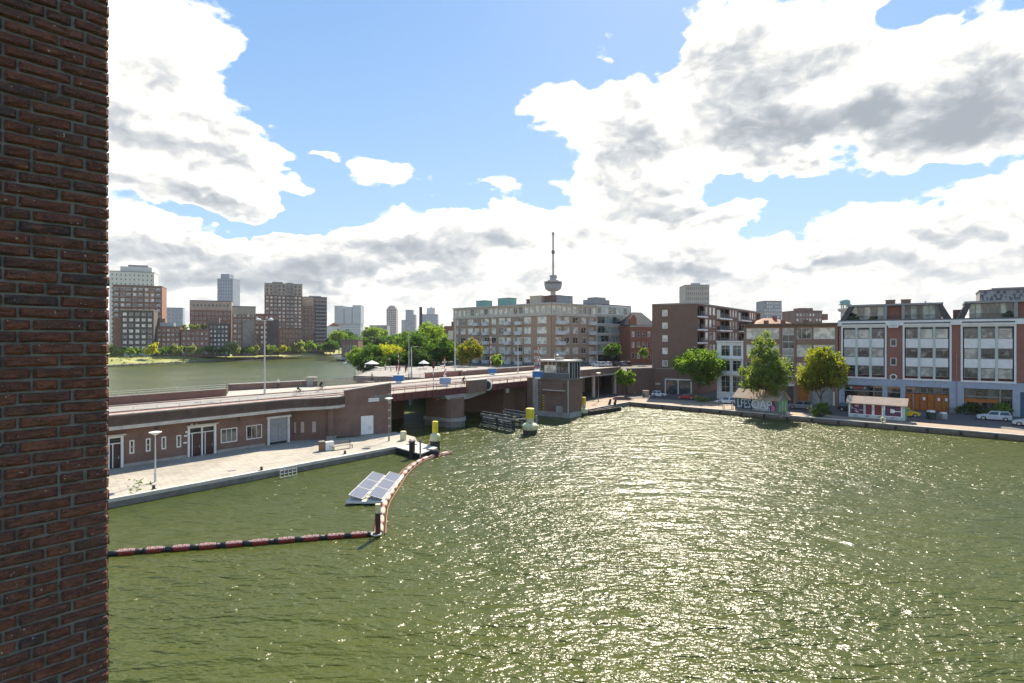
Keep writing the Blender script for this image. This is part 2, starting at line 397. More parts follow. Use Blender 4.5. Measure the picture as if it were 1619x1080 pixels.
STEEL = mat('galvanised_steel', (0.45, 0.46, 0.46), 0.42, 0.2, 2.0, metal=0.6)
LAMPG = mat('lamp_post_paint', (0.55, 0.56, 0.52), 0.5, 0.15, 2.0)
MAROON = mat('maroon_steel', (0.15, 0.045, 0.045), 0.5, 0.3, 1.5, stain=0.25)
PINK = mat('faded_red_steel', (0.42, 0.25, 0.22), 0.55, 0.2, 1.5)
YEL = mat('yellow_paint', (0.70, 0.55, 0.04), 0.5, 0.2, 1.2, stain=0.25)
CREAM = mat('cream_paint', (0.62, 0.60, 0.36), 0.55, 0.2, 1.6, stain=0.35)
BLUE = mat('blue_board', (0.02, 0.17, 0.42), 0.5, 0.15, 1.5)
RED = mat('red_paint', (0.55, 0.035, 0.02), 0.45, 0.15, 1.5)
ORANGEW = mat('orange_wood', (0.42, 0.13, 0.02), 0.5, 0.3, 2.5, fine=0.3)
WOOD = mat('weathered_wood', (0.20, 0.15, 0.11), 0.8, 0.4, 2.0, fine=0.4)
WOODD = mat('tarred_wood', (0.045, 0.045, 0.042), 0.7, 0.4, 2.5, fine=0.3)
TIMG = mat('grey_timber', (0.30, 0.28, 0.24), 0.8, 0.35, 2.0, fine=0.35)
TILE = mat('red_roof_tile', (0.36, 0.15, 0.08), 0.75, 0.35, 1.2, fine=0.35)
SLATE = mat('slate', (0.085, 0.08, 0.085), 0.6, 0.3, 1.5, fine=0.2)
ROOFF = mat('roof_felt', (0.16, 0.155, 0.15), 0.9, 0.25, 1.0)
ROOFP = mat('roof_pink_felt', (0.50, 0.38, 0.29), 0.9, 0.2, 1.4, fine=0.3)
COPPER = mat('copper_green', (0.25, 0.45, 0.38), 0.7, 0.2, 1.2)
BEIGE = mat('beige_cladding', (0.604, 0.512, 0.391), 0.7, 0.2, 1.0)
GL = glassmat('window_glass', light=(0.50, 0.50, 0.44), p=.55)
GLD = glassmat('dark_glass', (0.012, 0.015, 0.02), (0.10, 0.11, 0.11), 0.75)
GLC = glassmat('curtained_glass', (0.03, 0.035, 0.035), (0.74, 0.70, 0.58), 0.25)
GLG = glassmat('greenish_glass', (0.025, 0.04, 0.035), (0.38, 0.45, 0.40), 0.45)
GLB = mat('blue_tower_glass', (0.16, 0.24, 0.30), 0.12, 0.35, 0.05, spec=0.8)
BARK = mat('bark', (0.16, 0.13, 0.10), 0.9, 0.35, 5.0, bump=0.02)
SKIN = mat('skin', (0.55, 0.33, 0.24), 0.6, 0.08, 5)
HAIR = mat('hair', (0.03, 0.02, 0.015), 0.7, 0.2, 9)
EARTH = mat('soil', (0.11, 0.085, 0.06), 0.95, 0.4, 2.0)
LF_G = leafmat('leaf_green', (0.114, 0.218, 0.032), (0.067, 0.149, 0.025))
LF_L = leafmat('leaf_light', (0.227, 0.331, 0.057), (0.143, 0.244, 0.043))
LF_Y = leafmat('leaf_yellow', (0.472, 0.434, 0.038), (0.256, 0.344, 0.038))
LF_S = leafmat('leaf_silver', (0.349, 0.386, 0.172), (0.192, 0.257, 0.093))
LF_D = leafmat('leaf_dark', (0.054, 0.118, 0.024), (0.036, 0.083, 0.020))
LF_O = leafmat('leaf_autumn', (0.31, 0.26, 0.035), (0.13, 0.22, 0.03))

def paving_mat(name, c1, c2, sx, sy, joint, rot=0.0, big=0.06, grime=0.35):
    m, t, b = new_mat(name)
    co = nd(t, 'ShaderNodeTexCoord').outputs['Object']
    mp = nd(t, 'ShaderNodeMapping'); mp.inputs['Rotation'].default_value = (0, 0, rot); t.links.new(co, mp.inputs[0])
    br = nd(t, 'ShaderNodeTexBrick'); t.links.new(mp.outputs[0], br.inputs[0])
    br.inputs['Color1'].default_value = tuple(c1) + (1,); br.inputs['Color2'].default_value = tuple(c2) + (1,)
    br.inputs['Mortar'].default_value = tuple(joint) + (1,); br.inputs['Scale'].default_value = 1
    br.inputs['Brick Width'].default_value = sx; br.inputs['Row Height'].default_value = sy; br.inputs['Mortar Size'].default_value = 0.012
    n = sstep(t, noise(t, co, big, 6, 0.65), 0.4, 0.66)
    n2 = sstep(t, noise(t, co, 0.9, 5, 0.65), 0.45, 0.75)
    cc = mixc(t, M(t, 'MULTIPLY', n, grime), br.outputs[0], tuple(x * 0.5 for x in c1) + (1,))
    cc = mixc(t, M(t, 'MULTIPLY', n2, grime), cc, tuple(x * 0.55 for x in c2) + (1,))
    t.links.new(cc, b.inputs['Base Color']); b.inputs['Roughness'].default_value = 0.85; b.inputs['Specular IOR Level'].default_value = 0.25
    return m
PAVE_T = paving_mat('terrace_paving', (0.42, 0.385, 0.32), (0.36, 0.33, 0.28), 0.6, 0.6, (0.22, 0.19, 0.13), rot=0.9, big=0.16, grime=0.5)
PAVE_Q = paving_mat('quay_paving', (0.40, 0.30, 0.215), (0.33, 0.25, 0.19), 0.22, 0.11, (0.24, 0.19, 0.14), rot=0.74, big=.15, grime=.45)
STREET = paving_mat('street_bricks', (0.15, 0.13, 0.125), (0.12, 0.105, 0.10), 0.22, 0.11, (0.09, 0.08, 0.075), rot=0.74)
FOOT = paving_mat('footway_slabs', (0.46, 0.42, 0.36), (0.40, 0.365, 0.31), 0.6, 0.6, (0.26, 0.24, 0.20), rot=-0.93, big=.12, grime=.4)
CYCLE = mat('cycle_path', (0.36, 0.21, 0.17), 0.85, 0.15, 1.0, fine=0.15)
ASPH = mat('asphalt_bleached', (0.30, 0.275, 0.25), 0.9, 0.2, 0.7, fine=0.2)
GROUND = mat('ground_town', (0.13, 0.125, 0.11), 0.95, 0.3, 0.05, fine=0.2)
SANDY = mat('shore_grass', (0.33, 0.32, 0.12), 0.95, 0.3, 0.08, col2=(0.17, 0.21, 0.06), fine=0.35)

def water_mat():
    m, t, b = new_mat('canal_water')
    co = nd(t, 'ShaderNodeTexCoord').outputs['Object']
    mp = nd(t, 'ShaderNodeMapping'); mp.inputs['Rotation'].default_value = (0, 0, radians(-24)); mp.inputs['Scale'].default_value = (0.42, 1.0, 1.0)
    t.links.new(co, mp.inputs[0])
    mp2 = nd(t, 'ShaderNodeMapping'); mp2.inputs['Rotation'].default_value = (0, 0, radians(12)); mp2.inputs['Scale'].default_value = (0.6, 1.0, 1.0)
    t.links.new(co, mp2.inputs[0])
    big = noise(t, co, 0.035, 4, 0.6)
    amp = M(t, 'MULTIPLY_ADD', sstep(t, big, 0.35, 0.65), 0.6, 0.55)         # calmer and rougher patches
    w1 = noise(t, mp.outputs[0], 1.5, 2, 0.45, dist=0.3)
    w2 = noise(t, mp2.outputs[0], 3.4, 1, 0.5, dist=0.4)
    mp3 = nd(t, 'ShaderNodeMapping'); mp3.inputs['Rotation'].default_value = (0, 0, radians(-32)); mp3.inputs['Scale'].default_value = (0.5, 1.0, 1.0)
    t.links.new(co, mp3.inputs[0]); w0 = noise(t, mp3.outputs[0], 0.5, 1, 0.5, dist=0.5); w3 = noise(t, co, 9.0, 1, 0.5)
    # sharpen crests
    r1 = M(t, 'POWER', M(t, 'ABSOLUTE', M(t, 'MULTIPLY', M(t, 'SUBTRACT', w1, 0.5), 2.0)), 0.85)
    h = M(t, 'ADD', M(t, 'MULTIPLY', M(t, 'ADD', w1, M(t, 'MULTIPLY', r1, -0.35)), 0.62), M(t, 'MULTIPLY', w2, 0.30))
    h = M(t, 'ADD', h, M(t, 'MULTIPLY', w3, 0.055))
    h = M(t, 'MULTIPLY_ADD', h, amp, M(t, 'MULTIPLY', w0, 0.75))
    bn = nd(t, 'ShaderNodeBump'); bn.inputs['Strength'].default_value = 1.0; bn.inputs['Distance'].default_value = 0.50
    t.links.new(h, bn.inputs['Height']); t.links.new(bn.outputs[0], b.inputs['Normal'])
    n = sstep(t, noise(t, co, 0.02, 4, 0.6), 0.35, 0.65)
    cc = mixc(t, n, (0.058, 0.070, 0.012, 1), (0.042, 0.056, 0.014, 1))
    t.links.new(cc, b.inputs['Base Color'])
    b.inputs['Roughness'].default_value = 0.25; b.inputs['IOR'].default_value = 1.333
    b.inputs['Specular IOR Level'].default_value = 0.30
    return m
WATER = water_mat()
# ================================================================= THE SETTING
HAZE = 0.00006
ZT, ZQ, ZD, ZU = 0.75, 0.8, 6.3, 6.3              # terrace, quay, bridge deck, upper town
mb = MB(); mb.add([(-3500, -300, 0), (3500, -300, 0), (3500, 3000, 0), (-3500, 3000, 0)], [(0, 1, 2, 3)])
struct('water', mb, WATER)

def slab(name, pts, z0, z1, mats, side=None):
    """A level area with vertical quay faces; the outline may be concave."""
    n = len(pts)
    if sum(pts[i][0] * pts[(i + 1) % n][1] - pts[(i + 1) % n][0] * pts[i][1] for i in range(n)) < 0: pts = list(pts)[::-1]
    co, _, fc, *_r = delaunay_2d_cdt([Vector((p[0], p[1])) for p in pts], [], [list(range(n))], 1, 1e-4)
    mb = MB(); mb.add([(c.x, c.y, z1) for c in co], [tuple(f) for f in fc])
    for i in range(n):
        p, q_ = pts[i], pts[(i + 1) % n]
        mb.add([(p[0], p[1], z0), (q_[0], q_[1], z0), (q_[0], q_[1], z1), (p[0], p[1], z1)], [(0, 1, 2, 3)], 1 if side else 0)
    o = mb.obj(name, [mats, side] if side else mats); o['kind'] = 'structure'; return o

QL = Line(25.1, 121.8, 71.3 - 25.1, 79.3 - 121.8)   # the quay edge on the right, left to right
qa = QL.pt(0); qb = QL.pt(130)
tow_a, tow_b = (12.9, 106.6), (19.0, 114.6)
shore = [(-900, -100), (-420, 90), (-262, 225), (-210, 297), (-198, 345), (-188, 395), (-172, 470), (-159, 532), (-138, 560)]
ground_pts = [(2.0, 112), tow_a, tow_b, (qa.x, qa.y), (qb.x, qb.y), (400, -300), (3480, -290), (3480, 2980), (-3480, 2980), (-3480, -100)] + shore + \
             [(-110, 520), (-98, 430), (-88, 352), (-66, 240), (-52, 190), (-40, 172), (-12, 161), (1.0, 128)]
slab('ground', ground_pts, -2.5, ZQ, GROUND, CONC_D)

# right-hand quay: pavement along the edge, street behind
def sheet(name, pts, z, m): 
    mb = MB(); n = len(pts); mb.add([(p[0], p[1], z) for p in pts], [tuple(range(n))]); return struct(name, mb, m)
q = lambda s, o: (QL.pt(s, o).x, QL.pt(s, o).y)
slab('quay_pavement', [q(-0.3, 0.35), q(128, 0.35), q(128, 5.2), q(26, 5.2), q(20, 7.0), q(12, 13.5), (20.5, 131.0), (14.5, 121.5), (13.4, 108.4), (18.7, 115.3)], ZQ - 0.05, ZQ + 0.07, PAVE_Q, CONC)
sheet('street', [q(12.3, 13.3), q(19.9, 7.3), q(25.9, 5.5), q(128, 5.5), q(128, 34), q(40, 34), (42, 148), (30, 146), (22, 133)], ZQ + 0.006, STREET)
# coping stones along the quay edge
mb = MB()
for i in range(64): mb.box(i * 2.0 + 0.01, i * 2.0 + 1.985, -0.12, 0.36, ZQ - 0.02, ZQ + 0.11 + RNG.uniform(-.008, .008))
o = struct('quay_kerb', mb, CONC_L, loc=(qa.x, qa.y, 0), rz=QL.ang)
mb = MB()
for i in range(9):
    a = Vector(tow_a + (0,)).lerp(Vector(tow_b + (0,)), i / 9); b = Vector(tow_a + (0,)).lerp(Vector(tow_b + (0,)), (i + .97) / 9); mb.strip([a, b], 0.4, ZQ - .02, ZQ + .1)
for i in range(8):
    a = Vector(tow_b + (0,)).lerp(qa, i / 8); b = Vector(tow_b + (0,)).lerp(qa, (i + .97) / 8); mb.strip([a, b], 0.4, ZQ - .02, ZQ + .1)
struct('quay_kerb', mb, CONC_L)
# timber fender rail and piles on the quay face
rail = thing('fender_rail', 'weathered timber rail on piles along the waterline of the far quay', 'fender')
for i in range(26):
    a = QL.pt(i * 4.0 + .1, -0.22); b = QL.pt(i * 4.0 + 3.6, -0.22)
    mb = MB().strip([a, b], 0.24, 0.16, 0.42); mb.obj('plank', WOOD, rail)
for i in range(26):
    p = QL.pt(i * 4.0 + 3.85, -0.2); MB().tube((p.x, p.y, -1), (p.x, p.y, .75), .13, 8).obj('post', WOODD, rail)

# terrace on the left
TA, TB = P(172, 790, ZT), P(661, 700, ZT)
td = (TB - TA).normalized()
t_ext = TA - td * 40
terr = [(t_ext.x, t_ext.y), (TB.x, TB.y), (TB.x - 1.2, TB.y + 4.5), (-17.0, 83.0), (-24, 80), (-46, 62), (-75, 24)]
slab('terrace', terr, -2.5, ZT, PAVE_T, CONC_D)
mb = MB(); L = (TB - t_ext).length; n = int(L / 2.2)
for i in range(n):
    x0 = i * 2.2 + (L - n * 2.2); mb.box(x0 + .008, x0 + 2.19, -0.06, 0.5, ZT - .25, ZT + .05 + RNG.uniform(-.006, .006))
struct('terrace_kerb', mb, CONC_L, loc=(t_ext.x, t_ext.y, 0), rz=atan2(td.y, td.x))

# ---------------------------------------------------------------- road deck and bridge
O2 = Vector((-17.5, 82, 0)); U = Vector((.6, .8, 0)); NN = Vector((-.8, .6, 0)); BW = 20.0
def R(s, off, z=0.0): return O2 + U * s + NN * off + Vector((0, 0, z))
far_l = [P(172, 641, ZD), P(358, 626, ZD), P(362, 618, ZD), P(492, 611, ZD)]
near_l = [Vector((-60, 33.5, 0)), Vector((-41.0, 57.9, 0)), Vector((-28.6, 74.0, 0)), Vector((-26.5, 74.9, 0)), Vector((-24.9, 75.8, 0)), Vector((-23.5, 77.0, 0)), Vector((-23.0, 78.9, 0))]
d0 = (far_l[1] - far_l[0]).normalized(); far0 = far_l[0] - d0 * 34
deck = [(p.x, p.y) for p in near_l] + [(R(0, .05).x, R(0, .05).y), (R(0.6, 20).x, R(0.6, 20).y)] + [(p.x, p.y) for p in (far_l[3], far_l[2], far_l[1], far_l[0], far0)]
slab('bridge_approach_road', deck, ZD - .9, ZD, FOOT, CONC_D)
br = thing('road_bridge', 'brick and steel road bridge crossing the canal on a round nosed pier', 'bridge', (-17.5, 82, 0))
def bp(name, mb, m, **k): return mb.obj(name, m, br, **k)
def RR(s, off): return (R(s, off).x + 17.5, R(s, off).y - 82)
ang_r = atan2(.8, .6)
def rbox(mb, s0, s1, o0, o1, z0, z1, mi=0): return mb.prism([RR(s0, o0), RR(s1, o0), RR(s1, o1), RR(s0, o1)], z0, z1, mi)
bp('deck', rbox(MB(), 0, 74, 0.25, BW - .25, ZD - .45, ZD - .001), FOOT)
for (a, b) in ((0.5, 16.3), (21.3, 34.6)):
    for o_ in (0.0, 4.0, 8.0, 12.0, 16.0, BW - .25): bp('girder', rbox(MB(), a, b, o_, o_ + .25, ZD - 1.0, ZD + .02), MAROON)
    mb = MB()
    for k in range(int((b - a) / 1.5)):
        s_ = a + .5 + k * 1.5; rbox(mb, s_, s_ + .1, -.10, -.001, ZD - .95, ZD - .02)
    rbox(mb, a, b, -.14, -.101, ZD - .06, ZD + .04); rbox(mb, a, b, -.14, -.101, ZD - 1.02, ZD - .93)
    bp('girder_rib', mb, MAROON)
# railing with fine balusters, one object per bay
def rail_bay(L, hgt=1.05, nb=None):
    mb = MB(); nb = nb or max(2, int(L / .16))
    for i in range(nb + 1): mb.tube((L * i / nb, 0, .08), (L * i / nb, 0, hgt - .03), .011, 4, cap=False)
    mb.box(0, L, -.03, .03, hgt - .05, hgt, 0); mb.box(0, L, -.02, .02, .06, .1, 0)
    mb.box(-.03, .03, -.03, .03, 0, hgt + .02); return mb
me_bay = rail_bay(2.2).mesh('railing', PINK)
def rails(parent, s0, s1, off, z, org=True):
    n = int(round((s1 - s0) / 2.2))
    for i in range(n):
        p = RR(s0 + i * (s1 - s0) / n, off); o = link('railing', me_bay, parent, (p[0], p[1], z), ang_r); o.scale.x = (s1 - s0) / n / 2.2
rails(br, .6, 16.2, .12, ZD); rails(br, 21.4, 34.2, .12, ZD); rails(br, .6, 36, BW - .15, ZD)
# pier
mb = MB(); n = 10
nose = [RR(14 + 1.95 * cos(pi + pi * i / n), .9 + 1.95 * sin(pi + pi * i / n)) for i in range(n + 1)]
body = nose + [RR(15.95, 5), RR(12.05, 5)]
bp('pier', MB().prism(body, 1.5, ZD - 1.6), BR_DECK)
nose2 = [RR(14 + 2.25 * cos(pi + pi * i / n), .9 + 2.25 * sin(pi + pi * i / n)) for i in range(n + 1)] + [RR(16.25, 5.3), RR(11.75, 5.3)]
bp('pier_footing', MB().prism(nose2, 0.95, 1.5), CONC)
nose3 = [RR(14 + 2.1 * cos(pi + pi * i / n), .9 + 2.1 * sin(pi + pi * i / n)) for i in range(n + 1)] + [RR(16.1, 5.2), RR(11.9, 5.2)]
bp('pier_base', MB().prism(nose3, -2, 0.95), CONC_D)
bp('pier', rbox(MB(), 12.2, 15.8, 14.5, 18.5, -2, ZD - 1.06), BR_DARK)
# concrete haunch and the brick bastion above the pier
hp = [(11.2, ZD - 1.05), (21.4, ZD - 1.05), (21.4, ZD - 1.35), (17.0, ZD - 2.0), (13.0, ZD - 2.05), (11.6, ZD - 1.6)]
mb = MB(); v = [RR(s, -.1) + (z,) for s, z in hp] + [RR(s, 19.5) + (z,) for s, z in hp]; k = len(hp)
mb.add(v, [tuple(range(k))[::-1], tuple(range(k, 2 * k))] + [(i, (i + 1) % k, k + (i + 1) % k, k + i) for i in range(k)])
bp('haunch', mb, CONC)
bp('bastion', rbox(MB(), 16.4, 21.2, -.55, .1, ZD - 1.04, ZD + 1.0), BR_DECK)
bp('coping', rbox(MB(), 16.3, 21.3, -.6, .2, ZD + 1.0, ZD + 1.12), CONC_L)
c = RR(21.6, -.4)
mb = MB().torus((c[0], c[1], ZD - .05), (.6, .8, 0), .82, .13, 24, 8); o = bp('ring', mb, WHITE); 
mb = MB().tube((c[0] - .03, c[1] - .04, ZD - .05), (c[0] + .03, c[1] + .04, ZD - .05), .78, 20); bp('ring_plate', mb, DGREY)
# abutment behind the right-hand span, left abutment
bp('abutment', rbox(MB(), 34.0, 37.5, .3, BW, -2, ZD - .46), BR_DARK)
bp('abutment', rbox(MB(), 30.5, 34.0, 3.0, BW, -2, ZD - 1.05), BR_DARK)
bp('abutment', rbox(MB(), -.2, .42, 1.6, BW, -2, ZD - .91), BR_DARK)
# far parapet
bp('parapet', rbox(MB(), 37, 60, BW - .3, BW, ZD, ZD + 1.0), BR_DARK)
# viaduct beyond the tower
bp('viaduct_beam', rbox(MB(), 37.4, 74, -.1, .25, ZD - .25, ZD + 1.1), BR_DECK)
bp('coping', rbox(MB(), 37.4, 74, -.16, .32, ZD + 1.1, ZD + 1.22), CONC)
bp('viaduct_edge', rbox(MB(), 37.4, 74, -.22, .3, ZD - .55, ZD - .25), CONC_L)
for s_ in (50, 62, 73):
    for o_ in (1.0, 10, 19): p = RR(s_, o_); bp('column', MB().tube((p[0], p[1], ZQ), (p[0], p[1], ZD - .5), .38, 12), CONC_L)
# lanes
QN = [Vector((-60.9, 34.2, 0)), Vector((-41.6, 58.5, 0)), Vector((-29.3, 74.5, 0)), R(0, 4.2), R(36, 4.2), R(78, 4.2)]
for (nm, a, b, z, m) in (('cycle_path', 2.6, 4.9, .006, CYCLE), ('road', 5.1, 11.6, .010, ASPH), ('cycle_path', 11.8, 13.6, .006, CYCLE)):
    mb = MB(); mb.strip(QN, b - 4.2 + 2.0, ZD - .02, ZD + z, off2=a - 4.2 + 2.0); struct(nm, mb, m)
for a in (0.35, 2.75, 9.5): mb = MB().strip(QN, a + .16, ZD, ZD + .12, off2=a); struct('kerb', mb, CONC_D)
mb = MB()
for k in range(-24, 30):
    a = R(k * 3.0, 8.4) if k >= 0 else None
    if a is not None: b = R(k * 3.0 + 1.2, 8.4); mb.strip([a, b], .06, ZD + .012, ZD + .016, off2=-.06)
struct('road_marking', mb, WHITE)

# upper town plateau (the street level at the far end of the bridge) and the slip deck on the left
slab('upper_town', [(-34.6, 124), (-24, 120.5), (-16.8, 117.2), (4, 127), (24.6, 140.6), (31.0, 140.8), (34.3, 146), (58, 175), (220, 190), (260, 600), (-70, 600), (-46, 300), (-41, 190), (-37.6, 154)], ZU - 1.0, ZU - .012, GROUND, CONC_D)
for (a, b, c_, d) in ((-8, 150, 24, 152),): slab('retaining_wall', [(a, b), (c_, d), (c_, d + 30), (a, b + 30)], 0, ZU - 1.02, BR_DARK)
slab('retaining_wall', [(24.8, 141), (31.5, 141.2), (34.2, 146.5), (60, 178), (60, 200), (24.8, 200)], 0, ZU - 1.015, BR_DARK)
sheet('square', [(-34, 124.5), (-24.5, 121), (-17.2, 118), (3.6, 128.2), (24.2, 141.6), (30, 170), (-20, 170), (-36.6, 155)], ZU - .006, ASPH)
for p in ((-30, 126), (-22, 124), (-30, 150), (-18, 150), (-36, 170)):
    struct('deck_column', MB().tube((p[0], p[1], -2), (p[0], p[1], ZU - 1), .45, 10), CONC_D)

# left far bank: pale grass on riprap
bank = [shore[i] for i in range(0, 9)]
mb = MB(); cs = []
for i, p in enumerate(bank):
    a = Vector(bank[max(0, i - 1)]); b = Vector(bank[min(len(bank) - 1, i + 1)]); d = (b - a).normalized(); nn = Vector((-d.y, d.x)); cs.append((Vector(p), nn))
prof = [(0.6, -.4), (-.4, .4), (-3, 1.3), (-9, 2.3), (-20, 3.4), (-42, 4.3), (-150, 4.4)]
vs = []; nseg = 60
for k in range(nseg + 1):
    f = k / nseg * (len(cs) - 1); i = min(int(f), len(cs) - 2); w = f - i
    c0 = cs[i][0].lerp(cs[i + 1][0], w); n0 = cs[i][1].lerp(cs[i + 1][1], w)
    for (o_, z) in prof:
        j = RNG.uniform(-.6, .6) if o_ < 0 and o_ > -10 else 0
        q_ = c0 - n0 * (o_ + j); vs.append((q_.x, q_.y, z + (RNG.uniform(-.25, .25) if -10 < o_ < 0 else 0)))
m_ = len(prof); mb.add(vs, [(k * m_ + j, k * m_ + j + 1, (k + 1) * m_ + j + 1, (k + 1) * m_ + j) for k in range(nseg) for j in range(m_ - 1)])
struct('far_bank', mb, SANDY)
# riprap stones along it
mb = MB()
for k in range(900):
    f = RNG.uniform(1.5, len(cs) - 1.01); i = int(f); w = f - i; c0 = cs[i][0].lerp(cs[i + 1][0], w); n0 = cs[i][1].lerp(cs[i + 1][1], w)
    p = c0 + n0 * RNG.uniform(-.3, 2.6); r = RNG.uniform(.25, .75); z = RNG.uniform(-.05, .8); h_ = r * RNG.uniform(.5, .9)
    a = RNG.uniform(0, 6); pts = [(p.x + r * cos(a + t * 1.2566) * RNG.uniform(.7, 1.2), p.y + r * sin(a + t * 1.2566) * RNG.uniform(.7, 1.2)) for t in range(5)]
    mb.add([(x, y, z) for x, y in pts] + [(p.x + (x - p.x) * .5, p.y + (y - p.y) * .5, z + h_) for x, y in pts], [(5, 6, 7, 8, 9)] + [(t, (t + 1) % 5, 5 + (t + 1) % 5, 5 + t) for t in range(5)])
o = mb.obj('riprap_stones', mat('riprap', (0.22, 0.2, 0.16), .9, .5, .6)); o['kind'] = 'stuff'; o['label'] = 'grey riprap stones along the far left bank'; 

# ---------------------------------------------------------------- the air over the town
hz_ = MB().box(-3520, 3520, -320, 3020, -4, 196).obj('haze', None)
hm = bpy.data.materials.new('haze'); hm.use_nodes = True; ht = hm.node_tree; ht.nodes.clear()
pv = ht.nodes.new('ShaderNodeVolumePrincipled'); pv.inputs['Color'].default_value = (.86, .92, 1, 1); pv.inputs['Density'].default_value = HAZE; pv.inputs['Anisotropy'].default_value = .1
ho = ht.nodes.new('ShaderNodeOutputMaterial'); ht.links.new(pv.outputs[0], ho.inputs['Volume']); hz_.data.materials.clear(); hz_.data.materials.append(hm); hz_['kind'] = 'stuff'
# ================================================================= THE BRICK WALL BESIDE THE CAMERA
def near_wall():
    ang = atan2(.75, .66); C0 = Vector((-2.24, 3.16, 0))
    w = thing('brick_wall', 'dark red rough brick wall edge filling the left side of the view', 'wall', (C0.x, C0.y, 0), ang)
    # local: x along the wall (0 at the outer corner, negative toward the viewer), -y faces out
    core = MB().box(-9, -.004, .018, .34, 0, 26)
    m, t, b = new_mat('mortar'); co = nd(t, 'ShaderNodeTexCoord').outputs['Object']
    cc = mixc(t, sstep(t, noise(t, co, 9, 5, .65), .35, .7), (0.20, 0.215, 0.19, 1), (0.11, 0.115, 0.10, 1)); t.links.new(cc, b.inputs[0])
    b.inputs['Roughness'].default_value = .95
    bn = nd(t, 'ShaderNodeBump'); bn.inputs['Distance'].default_value = .006; t.links.new(noise(t, co, 130, 4, .7), bn.inputs['Height']); t.links.new(bn.outputs[0], b.inputs['Normal'])
    core.obj('mortar', m, w)
    m2, t, b = new_mat('rough_brick'); co = nd(t, 'ShaderNodeTexCoord').outputs['Object']; oi = nd(t, 'ShaderNodeObjectInfo').outputs['Random']
    at = nd(t, 'ShaderNodeAttribute', attribute_name='tone'); 
    rr = M(t, 'ADD', oi, at.outputs['Fac']); rr = M(t, 'FRACT', rr)
    ramp = nd(t, 'ShaderNodeValToRGB'); t.links.new(rr, ramp.inputs[0]); e = ramp.color_ramp.elements
    e[0].position = 0; e[0].color = (0.162, 0.058, 0.035, 1); e[1].position = 1; e[1].color = (0.200, 0.072, 0.041, 1)
    for p_, c_ in ((.22, (0.123, 0.048, 0.032, 1)), (.4, (0.223, 0.084, 0.048, 1)), (.55, (0.101, 0.057, 0.044, 1)), (.7, (0.154, 0.056, 0.035, 1)), (.84, (0.065, 0.048, 0.044, 1)), (.92, (0.043, 0.042, 0.044, 1))):
        x = e.new(p_); x.color = c_
    off = VM(t, 'ADD', co, VM(t, 'MULTIPLY', nd(t, 'ShaderNodeObjectInfo').outputs['Location'], (7.1, 3.3, 5.7)))
    mp = nd(t, 'ShaderNodeMapping'); mp.inputs['Scale'].default_value = (.6, 1, 1.7); t.links.new(off, mp.inputs[0])
    n1 = noise(t, mp.outputs[0], 34, 6, .7, dist=.4); n2 = noise(t, mp.outputs[0], 130, 4, .7)
    cc = mixc(t, M(t, 'MULTIPLY', sstep(t, n1, .45, .62), .7), ramp.outputs[0], (0.022, 0.016, 0.014, 1))
    cc = mixc(t, M(t, 'MULTIPLY', sstep(t, noise(t, mp.outputs[0], 21, 5, .65), .50, .68), .65), cc, (0.27, 0.095, 0.045, 1))
    cc = mixc(t, M(t, 'MULTIPLY', sstep(t, noise(t, off, 60, 2, .5), .70, .73), .85), cc, (0.5, 0.48, 0.42, 1))   # lime specks
    cc = mixc(t, M(t, 'MULTIPLY', sstep(t, noise(t, off, 210, 3, .7), .5, .62), .55), cc, (0.26, 0.13, 0.09, 1)); cc = mixc(t, M(t, 'MULTIPLY', sstep(t, noise(t, off, 95, 4, .7), .52, .66), .6), cc, (0.03, 0.022, 0.02, 1))
    t.links.new(cc, b.inputs[0]); b.inputs['Roughness'].default_value = .82; b.inputs['Specular IOR Level'].default_value = .35
    bn = nd(t, 'ShaderNodeBump'); bn.inputs['Distance'].default_value = .014; t.links.new(M(t, 'ADD', n1, M(t, 'MULTIPLY', n2, .5)), bn.inputs['Height']); t.links.new(bn.outputs[0], b.inputs['Normal'])
    def brick_mb(L, rng, mb=None, x0=0, z0=0):
        """One hand-moulded brick: a face with uneven arrises, standing proud of the joint."""
        mb = mb or MB(); h = .0505; j = lambda s: rng.uniform(-s, s)
        xs = [0, .012, L * .35, L * .68, L - .012, L]; rows = [0, .010, h * .5, h - .010, h]
        vs = []
        for a, z in enumerate(rows):
            for c_, x in enumerate(xs):
                edge = a in (0, 4) or c_ in (0, 5)
                y = .012 + j(.003) if edge else j(.0045) - .001
                vs.append((x0 + x + j(.0018), y, z0 + z + j(.0032)))
        n = len(xs); fs = [(a * n + c_, a * n + c_ + 1, (a + 1) * n + c_ + 1, (a + 1) * n + c_) for a in range(4) for c_ in range(n - 1)]
        # return side at the far end so the brick has thickness
        k = len(vs); vs += [(x0 + L, .06, z0), (x0 + L, .06, z0 + h)]; fs += [(n - 1, k, k + 1, 5 * n - 1)]
        return mb.add(vs, fs)
    pool = {}
    for L in (.21, .1, .155): pool[L] = [brick_mb(L, RNG).mesh('brick', m2) for _ in range(6)]
    fills = MB(); 
    crow = 0.0625; z_lo, z_hi = 12.1, 16.3; nb = 0
    for r in range(int(9.0 / crow), int(19.5 / crow)):
        z = r * crow; near = z_lo < z < z_hi
        # corner alternates a stretcher, a header, a three-quarter, as in a wild bond
        x = 0.0; seq = [.21, .1, .155][(r * 7 + (r // 3)) % 3]; i = 0
        while x < (1.9 if near else 2.6):
            L = seq if i == 0 else (.21 if RNG.random() < .66 else .1)
            xb = -x - L
            if near and x < .58 and nb < 298:
                me = pool[L][int(RNG.integers(6))]; o = link('brick', me, w, (xb + (RNG.uniform(0, .006) if i == 0 else 0), RNG.uniform(-.003, .002), z), 0); nb += 1
            else: brick_mb(L, RNG, fills, xb, z)
            x += L + .012; i += 1
